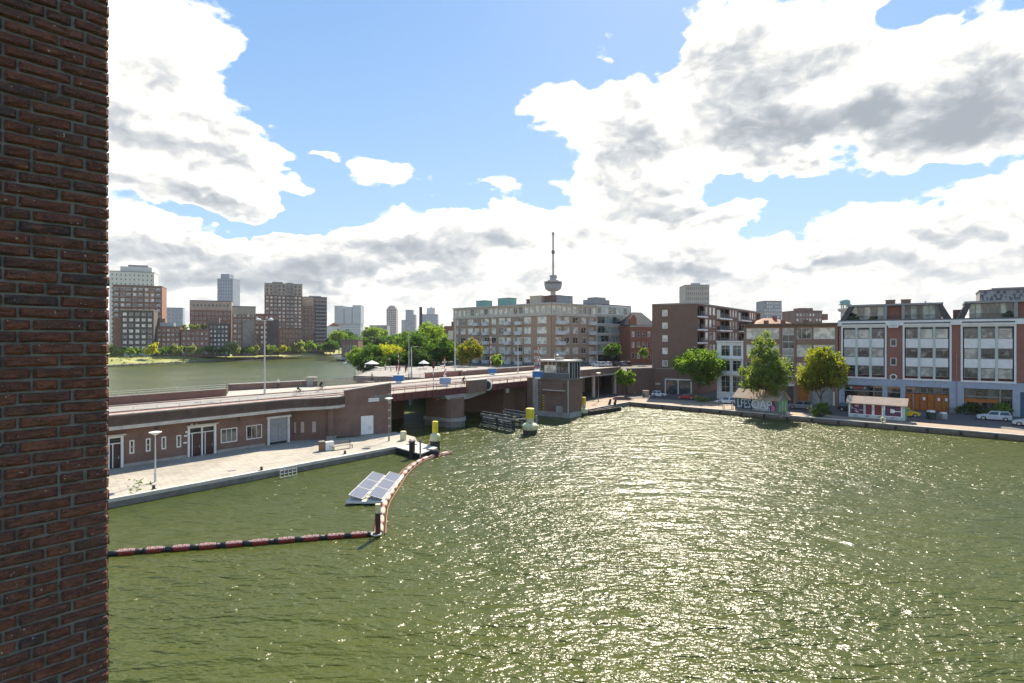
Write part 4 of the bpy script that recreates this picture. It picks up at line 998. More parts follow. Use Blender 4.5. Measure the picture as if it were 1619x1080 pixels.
def simple_block(name, label, px0, px1, pyt, Y, depth, wallm, cols, rows, z0=3.0, cat='building', winm=GL, wr=.55, hr=.5, ang=0.0, fm=WHITE2, top=None, balc=None, group=None, side=0, margin=.4, bandm=None, wcol=1):
    """A building further off: walls, roof, and every window that can be told apart."""
    xa, xb = (px0 - CX) / F * Y, (px1 - CX) / F * Y
    ln = Line(xa, Y, xb - xa, (xb - xa) * math.tan(ang))
    W = ln.s(px1); b = Bld(name, label, cat, ln, z0, group); Ht = ZP(pyt, ln.Y((px0 + px1) / 2)) - z0
    mb = MB(); 
    mb.box(0, W, 0, depth, 0, Ht)
    b.put('wall', mb, wallm); b.put('roof', MB().box(-.15, W + .15, -.15, depth + .15, Ht, Ht + .4), top or ROOFF)
    cw = (W - 2 * margin) / cols; rh = (Ht - 1.5) / rows; w, h = cw * wr, rh * hr
    wa, pa = window_me(w, h, wcol, 1, fm, winm, min(.12, w * .1))
    for i in range(cols):
        for j in range(rows):
            x = margin + cw * (i + .5) - w / 2; z = .8 + rh * j + rh * .25
            o = b.put('window', wa, None, None, x, -.081, z); link('pane', pa, o)
            if balc and i in balc:
                b.put('balcony', MB().box(x - cw * .15, x + w + cw * .15, -1.5, -.082, z - .3, z - .05).box(x - cw * .15, x + w + cw * .15, -1.5, -1.42, z - .05, z + rh * .32), balc_m)
    if side:
        sl = Line(ln.pt(W).x, ln.pt(W).y, -ln.dy, ln.dx) if side > 0 else Line(ln.pt(0, depth).x, ln.pt(0, depth).y, ln.dy, -ln.dx)
        n = max(2, int(depth / cw)); 
        for i in range(n):
            for j in range(rows):
                x = depth / n * (i + .5) - w / 2; z = .8 + rh * j + rh * .25
                o = b.put('window', wa, None, sl, x, -.081, z); link('pane', pa, o)
    b.W, b.H, b.depth = W, Ht, depth
    return b
balc_m = GREYP
# ================================================================= BRIDGEHEAD BUILDING ON THE LEFT TERRACE
def bridgehead():
    w1 = P(172, 742, ZT); w2 = P(455, 699, ZT)
    LW = Line(w1.x, w1.y, w2.x - w1.x, w2.y - w1.y); EXT = 30.0; p0 = LW.pt(-EXT); ln = Line(p0.x, p0.y, LW.dx, LW.dy); s = ln.s
    b = Bld('bridgehead_building', 'low brick building under the bridge road with white doors and curved concrete ledge', 'building', ln, ZT)
    W = s(457); z = lambda px, py: ln.z(px, py) - ZT; HW = 4.25
    hs = []
    slots = [(194.5, 202.5, 724, 714), (220, 228.5, 715, 693)]
    nar = [(204.5, 212.8, 717.5, 696), (230.5, 238.5, 714, 693), (255.3, 263, 710.5, 690.5), (279, 286.8, 707.5, 688)]
    for a, c, y0, y1 in nar: hs.append((s(a), s(c), z((a + c) / 2, y0), z((a + c) / 2, y1)))
    wide = [(349, 375.5, 699.5, 677), (389.5, 414.5, 694, 672)]
    for a, c, y0, y1 in wide: hs.append((s(a), s(c), z((a + c) / 2, y0), z((a + c) / 2, y1)))
    d1 = (s(298), s(339.5), 0, z(318, 674)); d2 = (s(424), s(455.5), 0, z(440, 661)); d0_ = (s(150), s(192.5), 0, z(190, 690))
    hs += [d1, d2, d0_]
    b.wall(W, HW, hs, BR_DECK, depth=.3); b.put('inner_wall', MB().box(0, W, .32, .5, 0, HW), BR_DECK)
    for h in hs[:4]: b.win(h[0], h[2], h[1] - h[0], h[3] - h[2], 1, 2 if h is hs[0] or h is hs[1] else 1, WHITE, GLD, .03, ft=.13)
    for h in hs[4:6]: b.win(h[0], h[2], h[1] - h[0], h[3] - h[2], 3, 1, WHITE, GLD, .03, ft=.11, )
    # double glazed door
    DR = mat('dark_red_door', (0.045, 0.018, 0.02), .35, .2)
    for (a, c, _, h) in (d1, d0_):
        mid = (a + c) / 2; mb = MB()
        mb.box(a - .12, a + .1, -.14, .2, 0, h + .08); mb.box(c - .1, c + .12, -.14, .2, 0, h + .08); mb.box(a + .1, c - .1, -.14, .2, h - .1, h + .08); mb.box(a + .1, c - .1, .02, .2, h - .75, h - .65)
        mb.box(mid - .07, mid + .07, -.1, .2, 0, h - .1); b.put('door_frame', mb, WHITE); b.put('lintel', MB().box(a - .3, c + .3, -.4, 0, h + .1, h + .28), CONC_L)
        for x0, x1 in ((a + .1, mid - .07), (mid + .07, c - .1)):
            d = b.put('door', MB().box(x0 + .35, x1, .08, .14, .04, h - .76).box(x0, x0 + .27, .1, .14, .04, h - .76), DR)
            link('door_rail', MB().box(x0 + .5, x1 - .15, .05, .079, 1.0, 1.12).mesh('door_rail', DGREY), d)
            link('handle', MB().box(x1 - .18, x1 - .14, .02, .079, .9, 1.25).mesh('handle', STEEL), d)
            link('door_post', MB().box(x0 + .27, x0 + .35, .0, .15, .04, h - .76).mesh('door_post', WHITE), d)
            b.put('transom_window', MB().box(x0, x1, .1, .14, h - .65, h - .1), GLD)
    # grey boarded double gate
    a, c, _, h = d2; mb = MB(); mb.box(a - .15, a + .12, -.18, .2, 0, h + .05).box(c - .12, c + .15, -.18, .2, 0, h + .05).box(a - .3, c + .3, -.3, .2, h + .05, h + .3); b.put('door_frame', mb, WHITE2)
    b.put('fanlight', MB().box(a + .12, c - .12, .05, .2, h - .75, h + .04), GREYP)
    mid = (a + c) / 2; GD = mat('pale_grey_door', (.33, .33, .33), .6, .2, 2, stain=.3)
    for x0, x1 in ((a + .12, mid - .015), (mid + .015, c - .12)):
        n = 6; mb = MB()
        for i in range(n): mb.box(x0 + (x1 - x0) * i / n + .01, x0 + (x1 - x0) * (i + 1) / n, .04 + .01 * (i % 2), .14, .25, h - .78)
        mb.box(x0, x1, .02, .039, .5, .65).box(x0, x1, .02, .039, h - 1.3, h - 1.15); b.put('gate_leaf', mb, GD)
        b.put('gate_gap', MB().box(x0, x1, .1, .14, 0, .24), BLACK)
    b.put('plinth', MB().box(0, d0_[0] - .2, -.05, 0, 0, .3).box(d0_[1] + .2, d1[0] - .2, -.05, 0, 0, .3).box(d1[1] + .2, d2[0] - .4, -.05, 0, 0, .3), CONC)
    for px in (247, 377.5): b.put('scupper', MB().box(s(px) - .12, s(px) + .12, -.15, 0, HW - .75, HW - .25), DGREY)
    for (px, py) in ((302, 671), (310, 671)): b.put('wall_lamp', MB().box(s(px) - .1, s(px) + .1, -.25, -.05, z(px, py) - .08, z(px, py) + .08), WHITE)
    for (px, py) in ((294, 689), (293, 700), (296, 683)): b.put('sign_plate', MB().box(s(px) - .22, s(px) + .15, -.06, -.01, z(px, py) - .09, z(px, py) + .09), WHITE)
    # recessed bay with three blind windows
    q1 = P(464, 696, ZT); q2 = P(521, 694, ZT); lr = Line(q1.x, q1.y, q2.x - q1.x, q2.y - q1.y); W2 = lr.s(521); z2 = lambda px, py: lr.z(px, py) - ZT
    e = ln.pt(W); 
    hs = [(lr.s(461.5 + 6), lr.s(468.5), z2(466, 684), z2(466, 666))][:0]
    for a, c in ((462.8 + 2, 467.5 + 0.6), (475.5, 481), (493.5, 499.5)): hs.append((lr.s(a), lr.s(c), z2(480, 684), z2(480, 667)))
    b.wall(W2, HW, hs, BR_DECK, lr, .12)
    PK = mat('pink_board', (.52, .42, .38), .6, .1)
    for h in hs: b.put('blind_window', MB().box(h[0], h[1], .05, .1, h[2], h[3]).box(h[0] + .08, h[1] - .08, .03, .05, h[2] + .08, h[3] - .08), PK, lr)
    ret = MB().add([(e.x, e.y, 0), (q1.x, q1.y, 0), (q1.x, q1.y, HW), (e.x, e.y, HW)], [(0, 1, 2, 3)])
    ret.v = [(x - b.o.x, y - b.o.y, zz) for x, y, zz in ret.v]; link('wall', ret.mesh('wall', BR_DECK), b.root)
    pil = P(523.5, 694.5, ZT); b_ = lambda p: (p.x - b.o.x, p.y - b.o.y)
    o = b_(pil); link('pilaster', MB().box(o[0] - .32, o[0] + .32, o[1] - .25, o[1] + .5, .35, HW).mesh('pilaster', BR_DECK), b.root)
    link('pilaster_base', MB().box(o[0] - .55, o[0] + .55, o[1] - .5, o[1] + .5, 0, .45).mesh('pilaster_base', CONC), b.root)
    # concrete ledge and brick parapet following the road edge
    mb = MB(); pts = [Vector((p.x - b.o.x, p.y - b.o.y, 0)) for p in near_l]
    zc = 4.95 - ZT; zt = 6.43 - ZT
    link('ledge', MB().strip(pts, 1.3, zc - .02, zc + .34, off2=-.08).mesh('ledge', CONC_L), b.root)
    link('parapet', MB().strip(pts, .38, zc + .34, zt, off2=0).mesh('parapet', BR_DECK), b.root)
    link('coping', MB().strip(pts, .42, zt, zt + .1, off2=-.04).mesh('coping', CONC_L), b.root)
    # parapet railing: posts and two bars
    mb = MB(); tot = 0; zr = zt + .1
    for a, c in zip(pts[:-1], pts[1:]):
        L = (c - a).length; d = (c - a) / L; nn = Vector((-d.y, d.x, 0)) * .2; k = max(1, int(L / 2.15))
        for i in range(k): p = a + d * (L * i / k) + nn; mb.tube((p.x, p.y, zr), (p.x, p.y, zr + .62), .028, 6)
        for h_ in (.32, .62): mb.tube(a + nn + Vector((0, 0, zr + h_)), c + nn + Vector((0, 0, zr + h_)), .022, 5)
    link('railing', mb.mesh('railing', LAMPG), b.root)
    # bulwark wall by the water
    u1 = P(522.5, 693.5, ZT); u2 = P(618, 684, ZT); lb = Line(u1.x, u1.y, u2.x - u1.x, u2.y - u1.y); WB = lb.s(618)
    z3 = lambda px, py: lb.z(px, py) - ZT
    dr = (lb.s(570.5), lb.s(590.5), .1, z3(580, 657.5))
    xs = lb.s(545); zt1, zt2 = z3(546, 618), z3(617, 606)
    mb = MB().holes(WB, 0, HW, [dr], .1)
    n = 8
    for i in range(n):                                            # the part above HW, rising to the right
        xa, xb = xs + (WB - xs) * i / n, xs + (WB - xs) * (i + 1) / n; za, zb = zt1 + (zt2 - zt1) * i / n, zt1 + (zt2 - zt1) * (i + 1) / n
        mb.add([(xa, 0, HW), (xb, 0, HW), (xb, 0, zb), (xa, 0, za), (xa, .4, HW), (xb, .4, HW), (xb, .4, zb), (xa, .4, za)], [(0, 1, 2, 3), (5, 4, 7, 6)] + ([(4, 0, 3, 7)] if i == 0 else []) + ([(1, 5, 6, 2)] if i == n - 1 else []))
    mb.add([(WB, 0, 0), (WB, 6, 0), (WB, 6, 5.2), (WB, 0, HW), ], [(0, 1, 2, 3)])
    b.put('bulwark_wall', mb, BR_DECK, lb)
    b.put('coping', MB().add([(xs - .05, -.06, zt1), (WB + .05, -.06, zt2), (WB + .05, .46, zt2), (xs - .05, .46, zt1), (xs - .05, -.06, zt1 + .12), (WB + .05, -.06, zt2 + .12), (WB + .05, .46, zt2 + .12), (xs - .05, .46, zt1 + .12)], [(4, 5, 6, 7), (0, 1, 5, 4), (1, 2, 6, 5), (3, 0, 4, 7), (2, 3, 7, 6)]), CONC_L, lb)
    d = b.put('door', MB().box(dr[0] + .03, dr[1] - .03, -.03, .08, dr[2], dr[3]), WHITE, lb)
    link('door_panel', MB().box((dr[0] + dr[1]) / 2 + .2, (dr[0] + dr[1]) / 2 + .55, -.05, -.031, .7, 1.2).mesh('door_panel', WHITE2), d)
    # street name plate
    sx0, sx1 = lb.s(582.5), lb.s(608); sc = (z3(583, 634.8) + z3(583, 631)) / 2; sl = atan2(z3(608, 631.5) - z3(583, 633), sx1 - sx0) * 0
    sg = b.put('name_plate', MB().box(sx0, sx1, -.1, -.01, sc - .22, sc + .28), WHITE, lb)
    me = text_mb('PIETER DE HOOCHBRUG', .27, .004); me.materials.append(GREYP); o_ = link('lettering', me, sg, ((sx0 + sx1) / 2, -.106, sc + .03)); o_.scale.x = .98
    # white stone quoins at the corner
    for py in (623.5, 636, 648.5, 661, 673.5): zz = z3(615.5, py); b.put('quoin', MB().box(WB - .42, WB + .02, -.03, .0, zz - .13, zz + .13), WHITE2, lb)
    b.put('corner_strip', MB().box(WB - .1, WB + .05, -.06, .4, 0, 6.9), TIMG, lb)
    # roof stub behind the balcony end
    return b
BH = bridgehead()

# low brick wall along the far side of the approach, in two stretches, with a stone end pillar
fw = thing('parapet_wall', 'low brick wall along the far side of the road with metal rails', 'wall', (far_l[1].x, far_l[1].y, ZD))
rel = lambda p: Vector((p.x - far_l[1].x, p.y - far_l[1].y, 0))
a0, a1, b0, b1 = rel(far0), rel(far_l[1]), rel(far_l[2]), rel(far_l[3])
MB().strip([a0, a1], .4, 0, .95).obj('wall', BR_DARK, fw); MB().strip([a0, a1], .45, .95, 1.05, off2=-.05).obj('coping', CONC, fw)
MB().strip([b0, b1], .4, 0, .95).obj('wall', BR_DECK, fw); MB().strip([b0, b1], .45, .95, 1.05, off2=-.05).obj('coping', CONC_L, fw)
MB().box(b1.x - .55, b1.x + .75, b1.y - .6, b1.y + .6, 0, 1.45).box(b1.x - .65, b1.x + .85, b1.y - .7, b1.y + .7, 1.45, 1.6).obj('end_pillar', CONC, fw)
mb = MB()
L = (a1 - a0).length; d = (a1 - a0) / L; nn = Vector((-d.y, d.x, 0)) * .2
for i in range(int(L / 2.2)): p = a0 + d * (i * 2.2) + nn; mb.tube((p.x, p.y, 1.05), (p.x, p.y, 1.6), .028, 6)
for h_ in (1.35, 1.6): mb.tube(a0 + nn + Vector((0, 0, h_)), a1 + nn + Vector((0, 0, h_)), .022, 5)
mb.obj('railing', LAMPG, fw)
# thin railing between pillar and bridge
gr = thing('guard_rail', 'thin grey post and rail fence above the water beside the bridge', 'railing', (far_l[3].x, far_l[3].y, ZD))
pe = R(.6, 19.8); e_ = rel(pe) - b1; k = 9; mb = MB()
for h_ in (.5, 1.0): MB().tube((.8, .6, h_), (e_.x, e_.y, h_), .025, 6).obj('rail', DGREY, gr)
for i in range(k + 1): t_ = i / k; MB().tube((.8 + (e_.x - .8) * t_, .6 + (e_.y - .6) * t_, 0), (.8 + (e_.x - .8) * t_, .6 + (e_.y - .6) * t_, 1.02), .03, 6).obj('post', DGREY, gr)

# ================================================================= BRIDGE TOWER AND CONTROL HOUSE
def tower():
    t = thing('bridge_tower', 'brick tower block at the canal edge with concrete footing and ladder', 'tower', R(34, -4, 0)); org = R(34, -4, 0)
    def rb(mb, s0, s1, o0, o1, z0, z1):
        return mb.prism([((R(s, o) - org).x, (R(s, o) - org).y) for s, o in ((s0, o0), (s1, o0), (s1, o1), (s0, o1))], z0, z1)
    rb(MB(), 33.6, 38.6, -9.5, -.25, .9, 6.85).obj('wall', BR_DECK, t)
    rb(MB(), 33.2, 39.4, -9.9, .1, -2, .9).obj('footing', CONC, t)
    rb(MB(), 33.45, 34.6, -2.9, -1.7, .9, 7.4).obj('pillar', CONC, t)
    rb(MB(), 33.4, 38.8, -9.7, -.25, 6.85, 7.05).obj('coping', CONC_D, t)
    # small ledge under the house
    rb(MB(), 32.9, 33.6, -8.6, -4.6, 5.0, 6.2).obj('oriel', BR_DARK, t); rb(MB(), 32.8, 33.6, -8.8, -4.4, 4.82, 5.0).obj('sill', CONC_L, t)
    # mooring block at the foot
    rb(MB(), 32.8, 33.6, -8.3, -7.3, .9, 2.0).obj('mooring_block', CONC, t)
    rb(MB(), 33.5, 33.6, -9.5, -9.35, .9, 6.8).obj('corner_strip', CONC_L, t)
    # recessed ladder and yellow tide board
    for i in range(12): rb(MB(), 33.5, 33.58, -3.55, -3.05, 1.2 + i * .45, 1.26 + i * .45).obj('rung', STEEL, t)
    rb(MB(), 33.5, 33.58, -4.2, -3.9, .95, 3.9).obj('tide_board', YEL, t)
    for i in range(6): rb(MB(), 33.46, 33.499, -4.2, -3.9, 1.1 + i * .46, 1.3 + i * .46).obj('tide_mark', BLACK, t)
    for i in range(6): rb(MB(), 33.5, 33.6, -2.9, -2.9 + .35, 1.5 + i * .95, 1.7 + i * .95).obj('quoin', CONC_L, t)
    # the house
    h = thing('control_house', 'bridge keeper\'s glazed cabin with flat roof on the brick tower', 'cabin', R(34, -5, 7.05)); og = R(34, -5, 7.05)
    def hb(mb, s0, s1, o0, o1, z0, z1):
        return mb.prism([((R(s, o) - og).x, (R(s, o) - og).y) for s, o in ((s0, o0), (s1, o0), (s1, o1), (s0, o1))], z0, z1)
    Z1, Z2 = 3.05, 3.35
    hb(MB(), 34.2, 38.2, -9.2, -2.8, 0, 1.0).obj('wall', DGREY, h)
    hb(MB(), 33.5, 38.6, -9.6, -2.3, Z1, Z2).obj('roof', CONC_L, h); hb(MB(), 35.4, 37, -6.5, -5.4, Z2, Z2 + .5).obj('roof_hatch', CONC, h)
    hb(MB(), 34.35, 38.0, -9.0, -2.95, Z1 - .65, Z1).obj('wall', WOOD, h)
    n = 7
    for i in range(n + 1):
        o = -9.15 + 6.25 * i / n; hb(MB(), 34.2, 34.32, o, o + .1, 1.0, Z1 - .02).obj('window_post', WOOD if i in (1, 2, 6) else WHITE2, h)
    for i in range(n):
        o = -9.05 + 6.25 * i / n; hb(MB(), 34.26, 34.29, o, o + 6.25 / n - .1, 1.0, Z1 - .66).obj('window', GLC if i in (3, 4, 5) else GLD, h)
    for i in range(5):
        s_ = 34.3 + i * .95; hb(MB(), s_, s_ + .12, -9.25, -9.13, 0, Z1 - .02).obj('window_post', LAMPG, h)
    for i in range(4): s_ = 34.42 + i * .95; hb(MB(), s_, s_ + .83, -9.22, -9.2, .02, Z1 - .1).obj('window', GLD, h)
    hb(MB(), 38.1, 38.2, -9.1, -2.9, 1.0, Z1).obj('wall', WOOD, h)
    # grey railing round the platform
    for i in range(30): o = -9.6 + 7.3 * i / 29; hb(MB(), 33.5, 33.54, o, o + .04, 0, 1.0).obj('baluster', GREYP, h)
    hb(MB(), 33.48, 33.56, -9.6, -2.3, .98, 1.05).obj('handrail', STEEL, h)
    hb(MB(), 33.52, 33.545, -9.5, -2.4, .1, .9).obj('mesh_panel', mat('wire_mesh', (.10, .105, .105), .6, .3, 3), h)
    mb = MB()
    p = R(34.4, -6.0) - og; mb.tube((p.x, p.y, Z2), (p.x, p.y, Z2 + 1.1), .04, 6); mb.lathe([(.02, Z2 + .8), (.28, Z2 + .95), (.02, Z2 + 1.15)], 10, (p.x + .5, p.y, 0)); mb.obj('radar_post', WHITE, h)
tower()

# ================================================================= FAR BUILDINGS
sb = simple_block
C_BR = mat('far_brick_brown', (0.250, 0.155, 0.121), .85, .25, .2); C_BR2 = mat('far_brick_red', (0.286, 0.150, 0.111), .85, .25, .2); C_DK = mat('far_brick_dark', (0.128, 0.105, 0.099), .85, .3, .2)
C_TAN = mat('far_stone_tan', (0.450, 0.375, 0.300), .85, .2, .2); C_WH = mat('far_white', (.62, .62, .58), .7, .12, .1); C_BL = mat('far_blue_grey', (.26, .32, .37), .3, .25, .05, spec=.7)
C_GL = mat('far_glass_green', (.30, .37, .38), .25, .2, .03, spec=.7); C_GR = mat('far_grey', (.30, .30, .31), .8, .2, .1); C_BG = mat('far_beige', (.47, .42, .35), .8, .15, .1)
g1 = 'brick towers across the far basin'
b = sb('apartment_tower', 'broad brick tower with balconies below a white tower, far across the water', 178, 256, 452, 370, 22, C_BR2, 8, 13, balc=(0, 2, 4, 7), winm=GLC, wr=.6, hr=.55, ang=.42)
for j in range(4): b.put('band', MB().box(0, b.W, -.06, 0, b.H - 1.5 - j * 3, b.H - 1.2 - j * 3), C_TAN)
b = sb('apartment_tower', 'tall white tower rising behind the broad brick tower at the far left', 173, 244, 430, 460, 20, C_WH, 10, 18, winm=GLD, wr=.35, hr=.4, ang=.42)
b.put('upper_storey', MB().box(7, b.W - 2, 2, 16, b.H, b.H + 4.5), C_WH); b.put('roof_frame', MB().box(12, 26, 4, 12, b.H + 4.5, b.H + 6.3), C_GR)
b = sb('apartment_block', 'dark brick block with pale windows in front of the broad brick tower', 191, 243, 491, 348, 16, C_DK, 5, 8, winm=GLC, wr=.6, hr=.55, ang=.42)
b.put('cornice', MB().box(-.4, b.W + .4, -.5, 1, b.H, b.H + .5), C_TAN); b.put('side_wing', MB().box(-4.2, 0, 3, 14, 0, b.H - 4), C_BR2); b.put('porch', MB().box(1.5, b.W - 2, -2.5, 0, 0, 3.2), C_WH)
b = sb('apartment_block', 'stepped brick block with green glazed top floor right of the dark block', 247, 285, 517, 362, 16, C_BR2, 5, 6, winm=GL, wr=.5, hr=.5, ang=.42)
b.put('upper_storey', MB().box(1.5, b.W - 4, 3, 14, b.H, b.H + 2.9), C_GL); b.put('tower_part', MB().box(-1.5, 4, 7, 16, 0, b.H + 5.5), C_BR2)
b = sb('office_tower', 'distant blue grey tower between two brick blocks', 258, 289, 487, 620, 18, C_BL, 5, 10, winm=GLB, wr=.7, hr=.5, ang=.42)
b = sb('apartment_block', 'low red brick block with shrubs growing on its roof terrace', 286, 331, 522, 366, 16, C_BR2, 6, 5, winm=GL, wr=.45, hr=.45, ang=.42); LOWB = b
b = sb('apartment_block', 'wide brick block with pale upper storeys and arched dark openings', 300, 366, 476, 410, 20, C_BR, 10, 11, winm=GLD, wr=.5, hr=.5, ang=.42)
b.put('upper_storey', MB().box(-.1, b.W + .1, -.1, 20, b.H - 6.5, b.H - .2), C_TAN)
for i in range(10): b.put('window', MB().box(2 + i * 2.45, 3 + i * 2.45, -.2, -.101, b.H - 4.0, b.H - 2.4), GLD)
b = sb('apartment_block', 'dark narrow block tucked below the wide pale topped brick block', 330, 362, 512, 375, 14, C_DK, 5, 7, winm=GLC, wr=.5, hr=.5, ang=.42)
b.put('upper_storey', MB().box(-1, b.W * .5, 3, 12, b.H, b.H + 4), C_BR)
b = sb('apartment_block', 'brick block with glazed corner bay under a flat tan top', 367, 404, 485, 382, 16, C_BR2, 5, 9, winm=GL, wr=.6, hr=.55, side=1, ang=.42)
b.put('upper_storey', MB().box(-.1, b.W + .1, -.12, 16, b.H - 5, b.H - .2), C_TAN); b.put('glazed_bay', MB().box(b.W * .45, b.W - .6, -1.0, -.05, 0, b.H - 9), GLD)
b = sb('apartment_block', 'red brown brick block behind the tall lamp post', 402, 441, 497, 402, 16, C_BR2, 5, 8, winm=GLC, wr=.5, hr=.5, ang=.42)
b.put('glazed_bay', MB().box(b.W * .5, b.W, -1.2, -.05, 0, b.H - 4), C_DK)
b = sb('apartment_tower', 'tallest brick tower with pale crown and stacked balconies above the bank', 418.5, 478, 449, 470, 24, C_BR, 9, 18, balc=(2, 5, 6), winm=GLC, wr=.55, hr=.55, side=1, ang=.42)
b.put('crown', MB().box(-.1, b.W + .1, -.12, 24, b.H - 9.5, b.H - .1), C_TAN)
for i in range(9):
    for j in range(3): b.put('window', MB().box(1.1 + i * 3.15, 2.6 + i * 3.15, -.22, -.121, b.H - 9 + j * 3, b.H - 7.2 + j * 3), GLD)
b.put('roof_house', MB().box(6, 14, 4, 12, b.H, b.H + 2).box(17, 22, 4, 12, b.H, b.H + 1.5), C_TAN)
b = sb('apartment_tower', 'second brick tower with dark balcony side, right of the tallest one', 474, 517, 470, 495, 22, C_BR2, 7, 15, balc=(4, 5, 6), winm=GLD, wr=.6, hr=.6, ang=.42)
b.put('crown', MB().box(-.1, b.W * .5, -.12, 22, b.H - 7.5, b.H - .1), C_TAN); b.put('balcony_side', MB().box(b.W * .55, b.W - .3, -.8, -.05, 3, b.H - 6), C_DK)
b.put('roof_house', MB().box(8, 18, 4, 12, b.H, b.H + 1.6), C_GL)
b = sb('apartment_block', 'low grey brown block at the foot of the tallest brick tower', 441, 477, 519, 430, 14, C_BR, 7, 5, winm=GLD, wr=.6, hr=.55, fm=C_TAN, ang=.42)
b = sb('house_row', 'low brick houses between the second brick tower and the trees', 505, 530, 540, 500, 12, C_BR2, 5, 2, winm=GLC, ang=.42)
b = sb('warehouse', 'pale hall with brown gabled roof at the end of the far basin', 519, 538, 516, 700, 20, C_WH, 3, 3, winm=GLC, ang=.42)
b.put('gable_roof', MB().prof([(0, b.H), (b.W * .5, b.H + 4.5), (b.W, b.H)], 0, 20), TILE)
def slim(name, label, px0, px1, pyt, Y, m, depth=30, cols=6, rows=14, gm=GLB, **k): return sb(name, label, px0, px1, pyt, Y, depth, m, cols, rows, winm=gm, wr=.6, hr=.55, fm=C_GR, **k)  # skyline towers: distance haze is put into their pale wall colours
b = slim('office_tower', 'very tall stepped glass tower behind the brick blocks, seen faintly blue', 343.5, 368, 441, 900, C_BL, 24, 6, 20)
b.put('upper_storey', MB().box(4.5, b.W - 7, 2, 18, b.H, b.H + 8), C_BL)
b = slim('office_tower', 'wide pale green glass high rise of three joined blocks on the skyline', 530, 570, 512, 1900, C_GL, 40, 12, 8)
for x0, x1, h in ((0, .36, 60), (.39, .68, 56), (.71, 1.04, 62)): b.put('upper_block', MB().box(b.W * x0, b.W * x1, -8, 36, b.H + .5, b.H + h), C_GL)
b = slim('apartment_block', 'grey flats just above the trees left of the beige tower', 584, 612, 514.5, 900, C_GR, 20, 10, 5, GLD)
b = slim('office_tower', 'slender beige tower with rounded stepped top on the skyline', 611, 626.5, 489, 1350, C_BG, 22, 5, 16, GLD)
b.put('crown', MB().box(2, b.W - 2, 2, 20, b.H, b.H + 5).box(5, b.W - 5, 4, 16, b.H + 5, b.H + 9), C_BG)
b = slim('office_tower', 'slim blue green glass tower with lower wing, right of the beige one', 641, 653, 490, 1500, C_BL, 24, 4, 14)
b.put('side_wing', MB().box(-11, 0, 2, 20, 0, b.H - 26).box(b.W, b.W + 7, 2, 20, 0, b.H - 12), C_GL)
b = slim('office_tower', 'pair of blue and white towers behind the dark chimney', 667, 692, 497, 1500, C_BL, 24, 7, 12)
b.put('upper_block', MB().box(12, b.W - 8, 2, 18, b.H, b.H + 17).box(20, b.W - 14, 4, 14, b.H + 17, b.H + 19), C_WH)
ch = thing('factory_chimney', 'tall thin dark brick chimney rising out of the park trees', 'chimney', PX(665.3, 330, 4))
MB().tube((0, 0, 0), (0, 0, ZP(487, 330) - 4), 1.25, 16, r2=.85).obj('stack', C_DK, ch); MB().tube((0, 0, ZP(487, 330) - 4.0), (0, 0, ZP(485.5, 330) - 4), .95, 16).obj('cap', C_DK, ch)
# old house with red roof between trees and flats
def red_roof():
    Y = 215; ln = Line(*( (688 - CX) / F * Y, Y), 1, .12)
    b = Bld('house', 'old brick house with broad red tiled roof beside the long apartment block', 'house', ln, ZU); W = ln.s(722)
    z = lambda py: ZP(py, Y) - ZU
    b.put('wall', MB().box(1.5, W, 0, 9, 0, z(541)), BR_DARK)
    b.put('roof', MB().add([(0, -1, z(543)), (W + .5, -1, z(543)), (W + .5, 10, z(543)), (0, 10, z(543)), (3.5, 4.5, z(515)), (W - 1, 4.5, z(515))], [(0, 1, 5, 4), (1, 2, 5), (2, 3, 4, 5), (3, 0, 4)]), TILE)
    b.put('dormer', MB().prof([(4.6, z(537)), (5.0, z(523)), (7.0, z(523)), (7.6, z(537))], -.9, 3), WHITE)
    b.put('dormer', MB().box(6.2, 8.2, 4, 7, z(520), z(508)).box(8.4, 9.9, 4, 8, z(520), z(501)), BR_DARK)
    for i in range(4):
        o = b.put('window', window_me(1.0, 1.9, 2, 1, WHITE, GLC)[0], None, None, 2.1 + i * 1.7, -.081, z(556)); link('pane', window_me(1.0, 1.9, 2, 1, WHITE, GLC)[1], o)
red_roof()
b = sb('pavilion', 'low brick building with flat white roof at the water among the trees', 540, 566, 538, 380, 12, C_BR, 4, 1, winm=GLD, z0=1.2)
# right of the flats
def orange_house():
    Y = 186; ln = Line((996 - CX) / F * Y, Y, 1, .25)
    b = Bld('school_building', 'orange red brick building with dark hipped roof and stone band', 'building', ln, ZU); W = ln.s(1036); z = lambda py: ZP(py, Y + 1) - ZU
    b.put('wall', MB().box(0, W, 0, 10, 0, z(516.5)), BR_ORANGE); b.put('band', MB().box(-.1, W, -.25, 0, z(517), z(514.5)), CONC_L)
    b.put('roof', MB().add([(-.3, -.4, z(514)), (W + .3, -.4, z(514)), (W + .3, 10.4, z(514)), (-.3, 10.4, z(514)), (2.6, 4, z(493)), (W - 3, 4, z(493))], [(0, 1, 5, 4), (1, 2, 5), (2, 3, 4, 5), (3, 0, 4)]), SLATE)
    b.put('gable', MB().prof([(-.2, z(514)), (-.2, z(505)), (1.1, z(497)), (2.2, z(503)), (2.2, z(514))], -.3, .6), BR_ORANGE)
    for r in (533, 550, 567):
        for i in range(4):
            w_, g_ = window_me(.95, 1.9, 1, 2, WHITE2, GLC); o = b.put('window', w_, None, None, .6 + i * 1.9, -.081, z(r)); link('pane', g_, o)
orange_house()
rw = thing('retaining_wall', 'dark brick retaining wall with stone coping beside the dark parked car', 'wall', (29.5, 139.3, ZQ))
